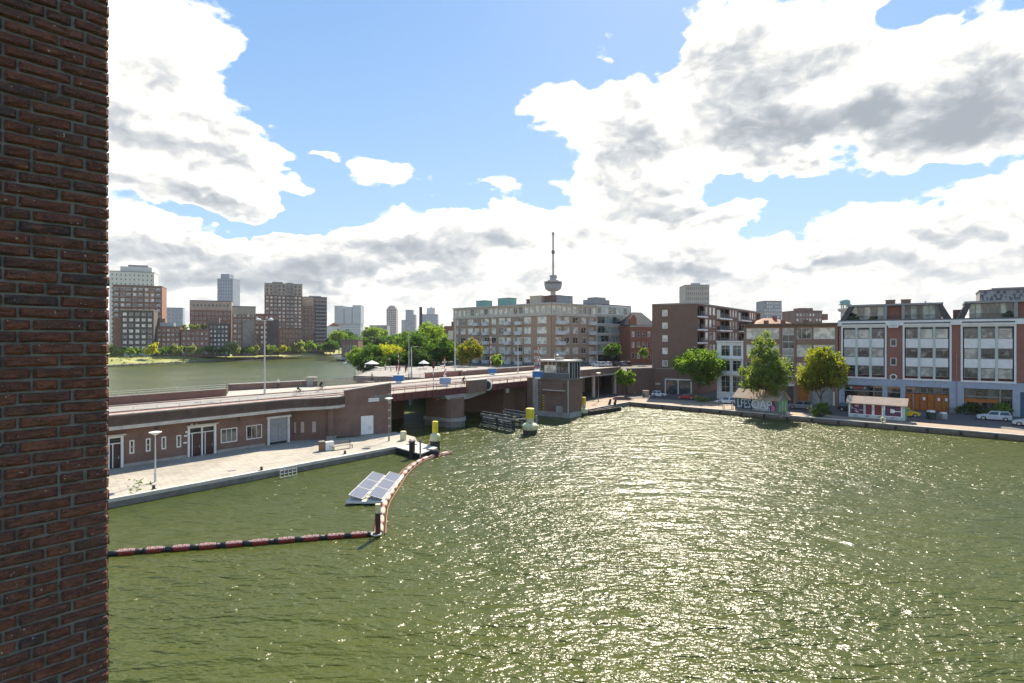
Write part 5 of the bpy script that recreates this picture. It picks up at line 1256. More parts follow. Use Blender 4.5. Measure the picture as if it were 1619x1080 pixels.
lw = Line(29.5, 139.3, 5.4, 3.0); o_ = MB().box(-1.4, 7.2, 0, .5, 0, ZP(583, 141) - ZQ).obj('wall', BR_DARK, rw, rz=lw.ang); MB().box(-1.5, 7.3, -.08, .58, ZP(583, 141) - ZQ, ZP(581.5, 141) - ZQ).obj('coping', CONC, rw, rz=lw.ang)
b = sb('apartment_tower', 'pale tower with slanting window pattern behind the tall dark brick block', 1083.5, 1121.5, 451, 420, 18, C_BG, 12, 13, winm=GLD, wr=.45, hr=.62, ang=-.05, fm=C_BG)
b.put('roof_house', MB().box(6, 12, 4, 9, b.H, b.H + 2.2), C_WH)
b = sb('apartment_tower', 'grey brown tower with regular window grid on the skyline between roofs', 1208, 1236, 476, 560, 18, C_GR, 8, 14, winm=GLC, wr=.55, hr=.6)
b = sb('apartment_block', 'brown brick block with stepped roof behind the brown flats', 1257, 1300, 492, 330, 16, C_BR, 8, 9, winm=GLC, wr=.5, hr=.5)
b.put('roof_house', MB().box(4, 12, 3, 10, b.H, b.H + 2).box(13, b.W + 5, 3, 10, b.H - 5, b.H - 1.5), C_BR2)
def red_roofs():
    Y = 170; ln = Line((1196 - CX) / F * Y, Y, 1, 0); b = Bld('house', 'red tiled hipped roof showing above the eaves of the brown flats', 'house', ln, ZQ); W = ln.s(1262); z = lambda py: ZP(py, Y) - ZQ
    b.put('wall', MB().box(0, W, 0, 12, 0, z(514)), BR_BROWN)
    b.put('roof', MB().add([(-.4, -.4, z(515)), (W + .4, -.4, z(515)), (W + .4, 12, z(515)), (-.4, 12, z(515)), (4.5, 5, z(502)), (7.5, 5, z(502))], [(0, 1, 5, 4), (1, 2, 5), (2, 3, 4, 5), (3, 0, 4)]), TILE)
    b.put('chimney', MB().box(7, 8, 4, 5, z(506), z(499)), BR_RED)
red_roofs()
b = sb('office_building', 'modern block with blue black checkered cladding above the warehouse roof', 1549, 1640, 459, 175, 14, C_GR, 12, 8, winm=mat('checker_blue', (.05, .10, .14), .25, .3, 1), wr=.66, hr=.5, fm=C_WH, margin=.2, ang=-.62)
CKP = mat('checker_panel', (.04, .09, .13), .3, .3, 1)
for i in range(24):
    for j in range(4):
        if (i + j) % 2: b.put('cladding_panel', MB().box(.2 + i * .75, .2 + i * .75 + .72, -.10, -.001, b.H - .9 - j * 1.0, b.H - .9 - j * 1.0 + .78), CKP if (i * 7 + j) % 3 else GLB)
b.put('roof_house', MB().box(3, 12, 2, 8, b.H, b.H + 1), C_GR)
# domed minaret left of the warehouse roof
mn = thing('minaret', 'slender minaret with green onion dome above the warehouse roof corner', 'minaret', PX(1336, 230, ZQ)); zz = lambda py: ZP(py, 230) - ZQ
MB().tube((0, 0, 0), (0, 0, zz(492)), 1.6, 12).obj('shaft', CONC_L, mn); MB().lathe([(2.0, zz(493)), (2.6, zz(491)), (2.6, zz(488)), (1.7, zz(487.9))], 16).obj('balcony', CONC_L, mn)
for i in range(8): MB().tube((1.4 * cos(i * pi / 4), 1.4 * sin(i * pi / 4), zz(488)), (1.4 * cos(i * pi / 4), 1.4 * sin(i * pi / 4), zz(482)), .16, 6).obj('column', CONC_L, mn)
MB().lathe([(2.3, zz(482)), (2.3, zz(481)), (1.7, zz(480.9)), (1.95, zz(478)), (1.75, zz(475.5)), (1.0, zz(473.6)), (.1, zz(472.6))], 18).obj('dome', COPPER, mn, smooth=True)
# observation tower
def observation():
    Y = 930.0; t = thing('observation_tower', 'slender concrete observation tower with glazed crow\'s nest and thin needle mast', 'tower', PX(874.5, Y, ZQ)); z = lambda py: ZP(py, Y) - ZQ; w = Y / F
    MB().tube((0, 0, 0), (0, 0, z(460)), 4.4 * w, 24, r2=4.2 * w).obj('shaft', C_BG, t)
    MB().lathe([(7.5 * w, z(460.5)), (12.5 * w, z(457)), (13.8 * w, z(452)), (14.3 * w, z(449.6))], 32).obj('crows_nest', C_GR, t)
    MB().lathe([(14.0 * w, z(449.6)), (14.3 * w, z(446.6))], 32).obj('window_ring', GLD, t)
    MB().lathe([(14.6 * w, z(446.6)), (14.6 * w, z(445.4)), (9 * w, z(445.2)), (8.5 * w, z(443))], 32).obj('roof_ring', C_BG, t)
    MB().lathe([(5 * w, z(443)), (5 * w, z(437.5)), (5.8 * w, z(437.4)), (5.8 * w, z(435.5)), (2 * w, z(435.4))], 24).obj('upper_deck', C_GR, t)
    MB().tube((-3 * w, 0, z(437)), (6 * w, 0, z(439)), 1.2 * w, 8).obj('machinery', C_DK, t)
    MB().tube((0, 0, z(440)), (0, 0, z(368)), 1.45 * w, 14, r2=1.2 * w).obj('mast', C_GR, t)
    MB().lathe([(1.5 * w, z(402)), (2.7 * w, z(401)), (2.7 * w, z(396.5)), (1.5 * w, z(395.5))], 18).obj('lift_cabin', C_DK, t)
    MB().tube((0, 0, z(371)), (0, 0, z(367.5)), 1.9 * w, 12).obj('mast_head', C_GR, t)
observation()
# ================================================================= TREES AND PLANTS
def crown_mesh(name, lobes, n, size, m, seed=0, top_m=None, hollow=.55):
    """Leaf-sized faces scattered through the crown's lobes, denser near their surface, in clumps."""
    r = np.random.default_rng(seed); V = []; 
    vol = np.array([a[3] * a[4] * a[5] for a in lobes]) ** .8; pr = vol / vol.sum()
    nc = max(12, n // 20); idx = r.choice(len(lobes), nc, p=pr); L = np.array(lobes)[idx]
    d = r.normal(size=(nc, 3)); d /= np.linalg.norm(d, axis=1)[:, None]; rad = hollow + (1 - hollow) * r.random(nc) ** .6
    cc = L[:, :3] + d * rad[:, None] * L[:, 3:6] * r.uniform(.86, 1.1, (nc, 1))
    ci = r.integers(0, nc, n); cs = (np.array([a[3] for a in lobes]).mean()) * .145
    p = cc[ci] + r.normal(size=(n, 3)) * cs
    u = r.normal(size=(n, 3)); u /= np.linalg.norm(u, axis=1)[:, None]; w = r.normal(size=(n, 3)); w -= (w * u).sum(1)[:, None] * u; w /= np.linalg.norm(w, axis=1)[:, None]
    s = size * r.uniform(.6, 1.35, (n, 1)); asp = r.uniform(.45, .75, (n, 1))
    q = np.stack([p - u * s, p - w * s * asp, p + u * s, p + w * s * asp], 1).reshape(-1, 3)
    me = bpy.data.meshes.new(name); me.vertices.add(4 * n); me.vertices.foreach_set('co', q.ravel().astype(np.float32))
    me.loops.add(4 * n); me.loops.foreach_set('vertex_index', np.arange(4 * n, dtype=np.int32)); me.polygons.add(n)
    me.polygons.foreach_set('loop_start', np.arange(0, 4 * n, 4, dtype=np.int32)); me.polygons.foreach_set('loop_total', np.full(n, 4, dtype=np.int32))
    me.materials.append(m); me.update(); me.validate(); return me
def trunk_mb(h, r, spread, top, seed=0, nl=6, lean=0.0):
    rr = random.Random(seed); mb = MB(); pts = [Vector((lean * t_ * h + rr.uniform(-.04, .04) * h * t_, rr.uniform(-.03, .03) * h * t_, h * t_)) for t_ in (0, .3, .6, 1)]
    for i in range(3): mb.tube(pts[i], pts[i + 1], r * (1 - .22 * i), 8, r2=r * (1 - .22 * (i + 1)))
    for i in range(nl):
        a = i * 2 * pi / nl + rr.uniform(-.3, .3); b0 = pts[2].lerp(pts[3], rr.uniform(.1, 1)); e = Vector((spread * cos(a) * rr.uniform(.5, .9), spread * sin(a) * rr.uniform(.5, .9), top * rr.uniform(.35, .85)))
        m_ = b0.lerp(b0 + e, .5) + Vector((0, 0, .2)); mb.tube(b0, m_, r * .42, 6, r2=r * .28); mb.tube(m_, b0 + e, r * .28, 6, r2=r * .1)
        e2 = m_ + Vector((e.x * .1 + rr.uniform(-.6, .6), e.y * .1 + rr.uniform(-.6, .6), top * .35)); mb.tube(m_, e2, r * .2, 5, r2=r * .06)
    return mb
def tree(label, loc, lobes, n, size, m, th, tr, spread=1.5, top=2.0, seed=1, group=None, name='tree', cat='tree', hollow=.5, lean=0):
    t = thing(name, label, cat, loc, 0, group)
    trunk_mb(th, tr, spread, top, seed, lean=lean).obj('trunk', BARK, t, smooth=True)
    link('crown', crown_mesh('crown', lobes, n, size, m, seed, hollow=hollow), t); return t
def lob(cx, cy, cz, rx, ry, rz, k, seed):
    """An uneven heap of lobes filling an ellipsoid."""
    r = random.Random(seed); out = [(cx, cy, cz, rx * .62, ry * .62, rz * .62)]
    for i in range(k):
        a = i * 2.4 + r.uniform(-.4, .4); e = math.asin(r.uniform(-.75, .95)); f = r.uniform(.38, .5)
        out.append((cx + rx * .66 * cos(a) * cos(e), cy + ry * .66 * sin(a) * cos(e), cz + rz * .66 * sin(e), rx * f, ry * f, rz * f))
    return out
def tpos(px, Y, z): p = PX(px, Y, z); return p
# four trees along the right quay
tree('umbrella shaped tree with bright yellow green top beside the tall dark block', PX(1105, 127, ZQ), lob(0, 0, 7.4, 5.5, 5.0, 2.6, 16, 3) + [(0, 0, 9.2, 4.4, 4.0, 1.9), (.8, 0, 5.2, 2.6, 2.6, 2.0)], 15000, .24, leafmat('leaf_plane', (.15, .26, .025), (.08, .17, .025)), 4.4, .24, 3.4, 3.6, 5)
tree('tall pale green birch like tree in front of the graffiti shed', PX(1210, 104, ZQ), lob(-.2, 0, 6.8, 4.6, 4.2, 3.6, 14, 4) + lob(-.3, 0, 11.2, 2.7, 2.6, 3.0, 8, 9) + [(.9, 0, 13.4, 1.0, 1.0, 1.5), (-.7, 0, 14.0, .9, .9, 1.2), (3.2, 0, 8.6, 1.6, 1.6, 2.0)], 15000, .20, leafmat('leaf_birch', (.21, .27, .08), (.13, .19, .05)), 4.8, .17, 2.8, 6.5, 8, hollow=.3)
tree('round yellow green tree standing between brown flats and warehouse', PX(1298.5, 106.5, ZQ), lob(0, 0, 7.3, 4.3, 4.0, 4.1, 14, 6) + [(0, 0, 10.2, 2.6, 2.6, 1.6)], 14000, .22, leafmat('leaf_linden', (.30, .30, .028), (.15, .20, .03)), 3.4, .2, 2.8, 4.5, 12)
tree('small young bright green tree on the quay by the bridge tower', PX(987.5, 132, ZQ), lob(0, 0, 4.6, 2.25, 2.1, 2.2, 10, 7), 5000, .2, leafmat('leaf_lime', (.20, .31, .03), (.11, .20, .028)), 2.6, .1, 1.4, 2.2, 15)
tree('small dark green street tree before the glass fronted office building', PX(968, 172, ZU), lob(0, 0, 4.6, 2.5, 2.2, 2.4, 8, 17), 3500, .22, LF_G, 2.8, .12, 1.4, 2.0, 16)
tree('slim light green tree in front of the orange brick building', PX(1017, 172, ZU), lob(0, 0, 3.8, 1.5, 1.4, 2.6, 7, 18), 2500, .2, LF_L, 2.0, .1, .9, 2.0, 17)
# trees by the bridge square
sq = [('yellow and green tree close to the left end of the long apartment block', 743, 168, ZU - .5, 4.0, 3.6, 3.8, LF_O, 7000), ('green tree half hidden behind the tall pale lamp post', 708, 176, ZU - 3, 3.7, 3.6, 7.0, LF_G, 6000),
      ('small green bush tree beneath the balconies of the long block', 786, 160, ZU, 2.0, 1.8, 1.2, LF_L, 2200)]
for i, (lb_, px, Y, z, rx, rz, cz, m, n) in enumerate(sq): tree(lb_, PX(px, Y, z), lob(0, 0, cz + .8, rx, rx * .9, rz, 11, 30 + i), n, .27, m, cz * .6, .18, rx * .6, rz, 30 + i)
park = [('broad tree with vivid yellow green crown behind the blue bridge barrier', 613, 182, 5.7, 4.6, 6.6, LF_Y, 9000), ('dark green tree at the water left of the yellow tree', 583, 178, 4.7, 4.6, 5.6, LF_G, 8000),
        ('dark lower tree under the yellow crown near the terrace', 598, 170, 5.0, 3.0, 3.6, LF_D, 6000), ('large green park tree behind the two slim lamp posts', 655, 190, 5.8, 6.2, 9.0, LF_G, 9000),
        ('tall park tree right beside the dark chimney', 680, 205, 6.6, 6.2, 11.4, LF_L, 9000), ('deep green tree in front of the red roofed house', 697, 178, 4.4, 4.6, 8.0, LF_G, 6000),
        ('rounded green tree between the yellow crown and the slim posts', 634, 176, 4.0, 3.4, 5.0, LF_D, 6000), ('small light green tree at the far basin edge', 566, 215, 4.2, 3.9, 5.2, LF_L, 5000),
        ('dark green park tree left of the red roofed house', 668, 172, 4.6, 4.2, 6.2, LF_D, 6000)]
for i, (lb_, px, Y, rx, rz, cz, m, n) in enumerate(park):
    tree(lb_, PX(px, Y, 2.5), lob(0, 0, cz, rx, rx * .9, rz, 12, 50 + i), n, .30, m, max(2.0, cz - rz * .5), .25, rx * .6, rz, 50 + i)
# far woodland behind the park: trees one can still tell apart
gw = 'far park trees in a row behind the basin'
protos = []
for i, m in enumerate((LF_G, LF_L, LF_D, LF_G)):
    protos.append(crown_mesh('crown', lob(0, 0, 8.6, 7.0, 6.5, 5.6, 13, 70 + i), 5200, .5, m, 70 + i))
tk = trunk_mb(6, .4, 3, 5, 9).mesh('trunk', BARK)
spots = [(522, 400), (536, 430), (549, 470), (562, 450), (574, 410), (587, 430), (598, 390), (612, 420), (626, 400), (640, 380), (652, 360), (665, 390), (676, 350), (690, 330), (702, 330), (545, 520), (570, 540), (600, 500), (528, 455), (556, 395)]
tw = ['under the pale hall with gabled roof', 'under the left third of the green glass high rise', 'under the middle of the green glass high rise', 'under the right third of the green glass high rise', 'just right of the green glass high rise', 'under the left end of the grey flats', 'under the right end of the grey flats', 'right beneath the beige round topped tower', 'between the beige tower and the slim glass tower', 'beneath the slim glass tower',
  'left of the dark chimney, two trees away', 'touching the dark chimney\'s foot', 'under the pair of blue and white towers', 'left of the red roofed house', 'directly behind the red roofed house', 'second row, behind the green glass high rise\'s middle', 'second row, right of the green glass high rise', 'second row, under the middle of the grey flats', 'half hidden by the second brick tower\'s houses', 'first row above the brick pavilion']
for i, (px, Y) in enumerate(spots):
    t = thing('tree', 'far park tree ' + tw[i], 'tree', PX(px, Y, 3.0 + (i % 3)), i * 1.7, gw)
    s_ = .85 + .12 * ((i * 7) % 4); c_ = link('crown', protos[i % 4], t); c_.scale = (s_, s_, s_ * (.9 + .1 * (i % 3))); link('trunk', tk, t)
# shrubs and small trees on the far left bank
gs = 'bushes along the far left bank'
sp_ = [crown_mesh('crown', lob(0, 0, 2.6, 2.9, 2.6, 2.5, 9, 90 + i), 1500, .33, m, 90 + i, hollow=.4) for i, m in enumerate((LF_S, LF_L, LF_G, LF_Y))]
tks = trunk_mb(1.6, .15, 1, 1.4, 11).mesh('trunk', BARK)
bush = [(177, 300, 0, 1.5), (190, 305, 3, 1.0), (206, 300, 1, 1.1), (216, 306, 2, 1.2), (240, 300, 3, 1.6), (232, 312, 1, 1.0), (258, 312, 2, 1.1), (268, 318, 2, 1.35), (279, 318, 0, 1.5), (287, 322, 2, 1.3), (304, 322, 0, 1.35), (318, 326, 0, 1.1), (333, 332, 2, 1.3), (352, 336, 2, 1.1), (368, 338, 0, 1.75), (394, 348, 1, 1.1), (403, 352, 0, 1.3), (425, 362, 0, 1.3), (431, 358, 1, 1.2), (446, 372, 3, 1.2), (473, 395, 0, 1.9), (491, 410, 1, 1.8), (503, 430, 2, 1.5), (512, 440, 1, 1.3), (465, 400, 2, 1.0), (382, 350, 2, .9), (345, 338, 1, .8), (455, 385, 1, 1.0), (520, 460, 2, 1.7), (484, 420, 2, 1.4), (250, 315, 1, .8), (200, 315, 2, 1.2)]
wheres = ['closest to the brick wall edge, far left', 'below the left corner of the broad brick tower', 'at the left foot of the dark block', 'in front of the dark block\'s porch', 'at the right foot of the dark block', 'between porch and right edge of the dark block',
  'before the stepped block\'s left half', 'before the middle of the stepped block', 'before the stepped block\'s right half', 'where stepped and low red block meet', 'before the low red block\'s left half', 'before the low red block\'s right half', 'at the gap right of the low red block',
  'before the dark narrow block', 'standing out alone under the glass tower', 'before the glazed corner bay block', 'just left of the tall lamp post', 'just right of the tall lamp post', 'second right of the tall lamp post', 'at the left foot of the tallest tower',
  'big one between the two brick towers', 'before the second brick tower\'s left half', 'before the second brick tower\'s right half', 'at the right foot of the second brick tower', 'behind the big one between the towers', 'low behind the glazed bay block\'s bush', 'smallest before the dark narrow block', 'before the low grey block under the tallest tower', 'last one before the park wood', 'hidden behind the second tower\'s bushes', 'tiny one left of the stepped block\'s bushes', 'behind the left foot of the dark block']
kinds = ['silvery bush', 'light green bush', 'deep green bush', 'yellowing bush']
for i, (px, Y, k, s_) in enumerate(bush):
    t = thing('bush', kinds[k] + ' on the bank, ' + wheres[i], 'bush', PX(px, Y + 34, 3.9), i * 1.3, gs); c_ = link('crown', sp_[k], t); c_.scale = (s_ * .95, s_, s_); link('trunk', tks, t)
for i, x in enumerate((1.5, 5.5, 9.0, 13)):
    p = LOWB.ln.pt(x, 3); t = thing('bush', ['leftmost', 'second from the left', 'third from the left', 'rightmost'][i] + ' pale bush on the low red brick block\'s roof', 'bush', (p.x, p.y, LOWB.z0 + LOWB.H), i, 'bushes on a roof terrace'); link('crown', sp_[i % 2], t).scale = (.7, .7, .75); link('trunk', tks, t)
# low rough growth on the bank as one mass
r = np.random.default_rng(3); lobes_ = []
for k in range(260):
    f = r.uniform(2.0, len(cs) - 1.05); i = int(f); w = f - i; c0 = cs[i][0].lerp(cs[i + 1][0], w); n0 = cs[i][1].lerp(cs[i + 1][1], w); dd = r.uniform(1.5, 40); p = c0 + n0 * dd
    lobes_.append((p.x, p.y, float(np.interp(dd, [0, 3, 9, 20, 42], [.4, 1.3, 2.3, 3.4, 4.3])), r.uniform(1.0, 3.2), r.uniform(1, 2.6), r.uniform(.15, .5) * (1 if dd < 26 else 2.2)))
me = crown_mesh('bank_weeds', lobes_, 12000, .34, leafmat('weeds', (.40, .36, .10), (.20, .22, .05), .3), 5); o = link('bank_weeds', me); o['kind'] = 'stuff'
# potted shrub under the linden, shop greenery, weeds
def shrub(label, loc, rx, rz, n, m, seed, name='shrub', cat='shrub', pot=None):
    t = thing(name, label, cat, loc); link('foliage', crown_mesh('foliage', lob(0, 0, rz * .95, rx, rx * .9, rz, 8, seed), n, .13, m, seed, hollow=.3), t)
    MB().tube((0, 0, 0), (0, 0, rz), .05, 6).obj('stem', BARK, t)
    if pot: MB().lathe([(pot * .7, 0), (pot, .5), (pot * 1.05, .52)], 12).obj('pot', DGREY, t)
    return t
shrub('dark green shrub in a tub beneath the yellow green linden', PX(1296, 98.5, ZQ), 1.7, 1.3, 2200, LF_G, 1, pot=.7)
p = FL.pt(FL.s(1585), -1.0); shrub('bright green shrub by the shop window of the warehouse', (p.x, p.y, ZQ), 1.5, 1.25, 2200, LF_L, 2)
p = FL.pt(FL.s(1565), -1.0); shrub('dark low shrub beside the bright one at the shop window', (p.x, p.y, ZQ), 1.5, .8, 1800, LF_G, 4)
p = FL.pt(FL.s(1540), -1.0); shrub('dark climbing shrub at the left of the shop window', (p.x, p.y, ZQ), 1.6, 1.1, 1800, LF_D, 5)
p = FL.pt(FL.s(1518), -1.0); shrub('small blue green shrub against the grey ground floor wall', (p.x, p.y, ZQ), .9, .9, 900, LF_G, 6)
shrub('dry pale shrub on the quay behind the red car', PX(1108, 122, ZQ), 1.6, .8, 1500, LF_S, 7)
for i, (px, Y, rx, rz, m) in enumerate(((1352, 112.5, 1.2, .8, LF_G), (1380, 111.4, 1.4, .9, LF_G))):
    p = FL.pt(FL.s(px), 1.0); shrub(['green roof terrace plant behind the left mansard railing', 'second green plant on the left mansard terrace'][i], (p.x, p.y, 21.6 if False else FL.z(1480, 506) + .1), .9, .55, 700, m, 20 + i, 'potted_plant', 'plant')
p = FL.pt(FL.s(1594), .8); shrub('green plant behind the railing of the right mansard terrace', (p.x, p.y, FL.z(1480, 506) + .1), .9, .7, 800, LF_G, 23, 'potted_plant', 'plant')
p = FL.pt(FL.s(1343), .9); shrub('teal and brown climbing plant at the left mansard corner', (p.x, p.y, FL.z(1480, 506) + .1), 1.0, 1.0, 900, LF_D, 24, 'potted_plant', 'plant')
# moss and weeds at the foot of the bulwark
mb = []; r = np.random.default_rng(8)
for k in range(40): t_ = r.random(); a = P(527, 692.6, ZT).lerp(P(568, 689.6, ZT), t_); mb.append((a.x, a.y - .25, ZT, .35, .2, .12))
for k in range(30): a = P(r.uniform(195, 250), r.uniform(757, 785), ZT); mb.append((a.x, a.y, ZT, .3, .3, .03))
o = link('weeds', crown_mesh('weeds', mb, 2200, .06, LF_G, 5)); o['kind'] = 'stuff'
# ================================================================= OBJECTS
# ---- cars
def car_paint(name, c): return mat(name, c, .25, .05, 1.0, spec=.7)
TYRE = BLACK; RIM = mat('rim', (.45, .46, .47), .35, .1, 5, metal=.7); LIGHTW = mat('headlamp', (.7, .7, .68), .15, .05); LIGHTR = mat('tail_lamp', (.4, .02, .02), .3, .05); CG = mat('car_glass', (.02, .025, .03), .06, .1, 1, spec=.9)
def car(label, loc, rz, L, Wd, Ht, paint, kind='hatch', group=None, soft=None):
    """x forward, centred; lower body as a shaped profile, narrower cabin, glass, wheels, lamps."""
    t = thing('parked_car', label, 'car', loc, rz, group); wr = .33; bh = Ht * .62; g = .2
    fx, rx = L / 2, -L / 2; ax0, ax1 = fx - L * .19, rx + L * .19
    def arch(x):  return [(x + wr * 1.18 * cos(a), .31 + wr * 1.18 * sin(a)) for a in [i * pi / 7 for i in range(8)]]
    low = [(rx + .05, g + .12), (rx, .45), (rx + .04, bh - .08), (rx + .18, bh), (0, bh + .02), (fx - L * .26, bh), (fx - .35, bh - .14), (fx - .06, bh - .32), (fx, .42), (fx - .08, g + .06)]
    low += arch(ax0)[0:] + arch(ax1)[0:] if False else []
    under = [(ax0 + wr * 1.18, g)] + [(x, z) for x, z in arch(ax0)] + [(ax0 - wr * 1.18, g), (ax1 + wr * 1.18, g)] + [(x, z) for x, z in arch(ax1)] + [(ax1 - wr * 1.18, g)]
    prof = low[:10] + under
    mb = MB(); n = len(prof); hw = Wd / 2
    rows = [(-hw, .0, 0), (-hw, 0, 0)]
    # sections across: edge slightly tucked in
    secs = [(-hw, .93), (-hw * .93, 1.0), (hw * .93, 1.0), (hw, .93)]
    vs = []
    for y, sc in secs:
        for (x, z) in prof: vs.append((x * (.985 if sc < 1 else 1), y, .5 + (z - .5) * sc))
    fs = []
    for k in range(3):
        for i in range(n): j = (i + 1) % n; fs.append((k * n + i, (k + 1) * n + i, (k + 1) * n + j, k * n + j))
    bm = bmesh.new(); bv = [bm.verts.new(v) for v in vs]; 
    for f in fs:
        try: bm.faces.new([bv[i] for i in f])
        except ValueError: pass
    caps = [bm.faces.new([bv[i] for i in range(n)]), bm.faces.new([bv[3 * n + i] for i in range(n)])]
    bmesh.ops.triangulate(bm, faces=caps); bmesh.ops.recalc_face_normals(bm, faces=bm.faces)
    me = bpy.data.meshes.new('body'); bm.to_mesh(me); bm.free(); me.materials.append(paint); body = link('body', me, t); smooth_bevel(body, .03, 2)
    cf = {'hatch': (fx - L * .26, fx - L * .42, rx + L * .10, rx + .10), 'estate': (fx - L * .27, fx - L * .41, rx + L * .09, rx + .10), 'sedan': (fx - L * .28, fx - L * .42, rx + L * .30, rx + L * .14), 'convertible': (fx - L * .28, fx - L * .40, rx + L * .3, rx + L * .2)}[kind]
    x0, x1, x2, x3 = cf; hb, ht = hw * .93, hw * .74
    v = [(x0, -hb, bh - .01), (x1, -ht, Ht), (x2, -ht, Ht), (x3, -hb, bh - .01), (x0, hb, bh - .01), (x1, ht, Ht), (x2, ht, Ht), (x3, hb, bh - .01)]
    cab = MB().add(v, [(0, 1, 2, 3), (7, 6, 5, 4), (0, 4, 5, 1), (1, 5, 6, 2), (2, 6, 7, 3)]).obj('cabin', soft or paint, t); smooth_bevel(cab, .05, 2)
    def q(a, b, c, d, i): # inset quad pushed out
        a, b, c, d = map(Vector, (a, b, c, d)); ce = (a + b + c + d) / 4; nrm = (b - a).cross(d - a).normalized(); nrm = -nrm if nrm.dot(ce - Vector((0, 0, bh))) < 0 else nrm
        return [tuple(ce + (p - ce) * i + nrm * .012) for p in (a, b, c, d)]
    sidew = [];
    for sgn in (0, 4):
        a, b, c, d = v[sgn], v[sgn + 1], v[sgn + 2], v[sgn + 3]; a_, b_, c_, d_ = map(Vector, (a, b, c, d)); m1, m2 = a_.lerp(d_, .5), b_.lerp(c_, .5)
        link('window', MB().add(q(a_, b_, m2, m1, .84), [(0, 1, 2, 3)]).mesh('window', CG), t); link('window', MB().add(q(m1, m2, c_, d_, .84), [(0, 1, 2, 3)]).mesh('window', CG), t)
    link('windscreen', MB().add(q(v[0], v[4], v[5], v[1], .88), [(0, 1, 2, 3)]).mesh('windscreen', CG), t); link('rear_window', MB().add(q(v[2], v[6], v[7], v[3], .86), [(0, 1, 2, 3)]).mesh('rear_window', CG), t)
    for xx in (ax0, ax1):
        for y in (-hw + .09, hw - .09):
            sg = 1 if y > 0 else -1
            w_ = link('wheel', MB().tube((0, -.1, 0), (0, .1, 0), wr, 18).mesh('wheel', TYRE), t, (xx, y, wr)); 
            link('rim', MB().tube((0, 0, 0), (0, .115 * sg, 0), wr * .62, 12).mesh('rim', RIM), w_)
    for y in (-hw * .72, hw * .72):
        link('headlight', MB().box(-.05, .05, -.16, .16, -.07, .07).mesh('headlight', LIGHTW), t, (fx - .07, y, bh - .34)); link('tail_light', MB().box(-.04, .04, -.12, .12, -.14, .12).mesh('tail_light', LIGHTR), t, (rx + .02, y, bh - .22))
    link('bumper', MB().box(-.05, .05, -hw * .8, hw * .8, -.08, .08).mesh('bumper', DGREY), t, (fx - .02, 0, .36)); link('number_plate', MB().box(-.02, .02, -.26, .26, -.06, .06).mesh('number_plate', YEL), t, (rx - .015, 0, .5))
    for y in (-hw - .06, hw + .06): link('mirror', MB().box(-.06, .06, -.07, .07, -.06, .06).mesh('mirror', paint), t, (x0 - .25, y, bh + .06))
    return t
qd = QL.ang
P_SIL = car_paint('silver_paint', (.55, .57, .58)); P_YEL = car_paint('car_yellow', (.75, .50, .01)); P_RED = car_paint('car_red', (.50, .03, .015)); P_BLK = car_paint('car_black', (.018, .02, .024)); P_WHT = car_paint('car_white', (.75, .76, .76)); P_BLU = car_paint('car_steel_blue', (.17, .22, .27))
pp = lambda px, py: P(px, py, ZQ) + Vector((0, 0, .02))
car('silver estate car parked on the street in front of the shop', pp(1571.5, 664.5), qd + pi + .1, 4.5, 1.8, 1.5, P_SIL, 'estate')
car('pale silver car cut off by the right edge of the view', pp(1629, 674), qd + pi, 4.2, 1.75, 1.5, P_SIL, 'hatch')
car('bright yellow hatchback parked behind the mural painted shed', pp(1434, 658.5), qd + .08, 3.9, 1.68, 1.45, P_YEL)
car('bright red sporty car parked alone before the dark brick block', pp(1085, 631), qd + pi + .25, 4.1, 1.7, 1.25, P_RED, 'sedan')
car('small silver and white car near the corner of the quay', pp(1043, 627.5), qd + .1, 3.4, 1.6, 1.35, P_WHT, 'hatch')
car('white car standing at the left end of the graffiti shed', pp(1150, 638.5), qd + pi + .1, 4.2, 1.75, 1.4, P_WHT, 'hatch')
car('steel blue grey car parked right of the graffiti shed', pp(1266, 646.5), qd + pi + .1, 4.3, 1.75, 1.5, P_BLU, 'estate')
car('black convertible with grey roof at the foot of the retaining wall', pp(1004, 618.5), qd + pi + .5, 4.3, 1.75, 1.4, P_BLK, 'convertible', soft=GREYP)
car('dark car parked in shade behind the mural painted shed', pp(1344, 650), qd + .1, 4.0, 1.7, 1.45, P_BLK, 'hatch')
for i, (px, pt, lb_) in enumerate(((946, P_SIL, 'silver car leftmost in the row on the upper street'), (957, P_WHT, 'white car second in the row on the upper street'), (968, P_BLK, 'black car beneath the small street tree, upper street'), (979, P_BLU, 'bluish car right of the street tree, upper street'), (990, P_BLK, 'dark car at the right end of the upper street row'))):
    car(lb_, PX(px, 166 + i * 1.2, ZU), 2.2, 4.2, 1.75, 1.45, pt, 'hatch', group='cars parked on the upper street')
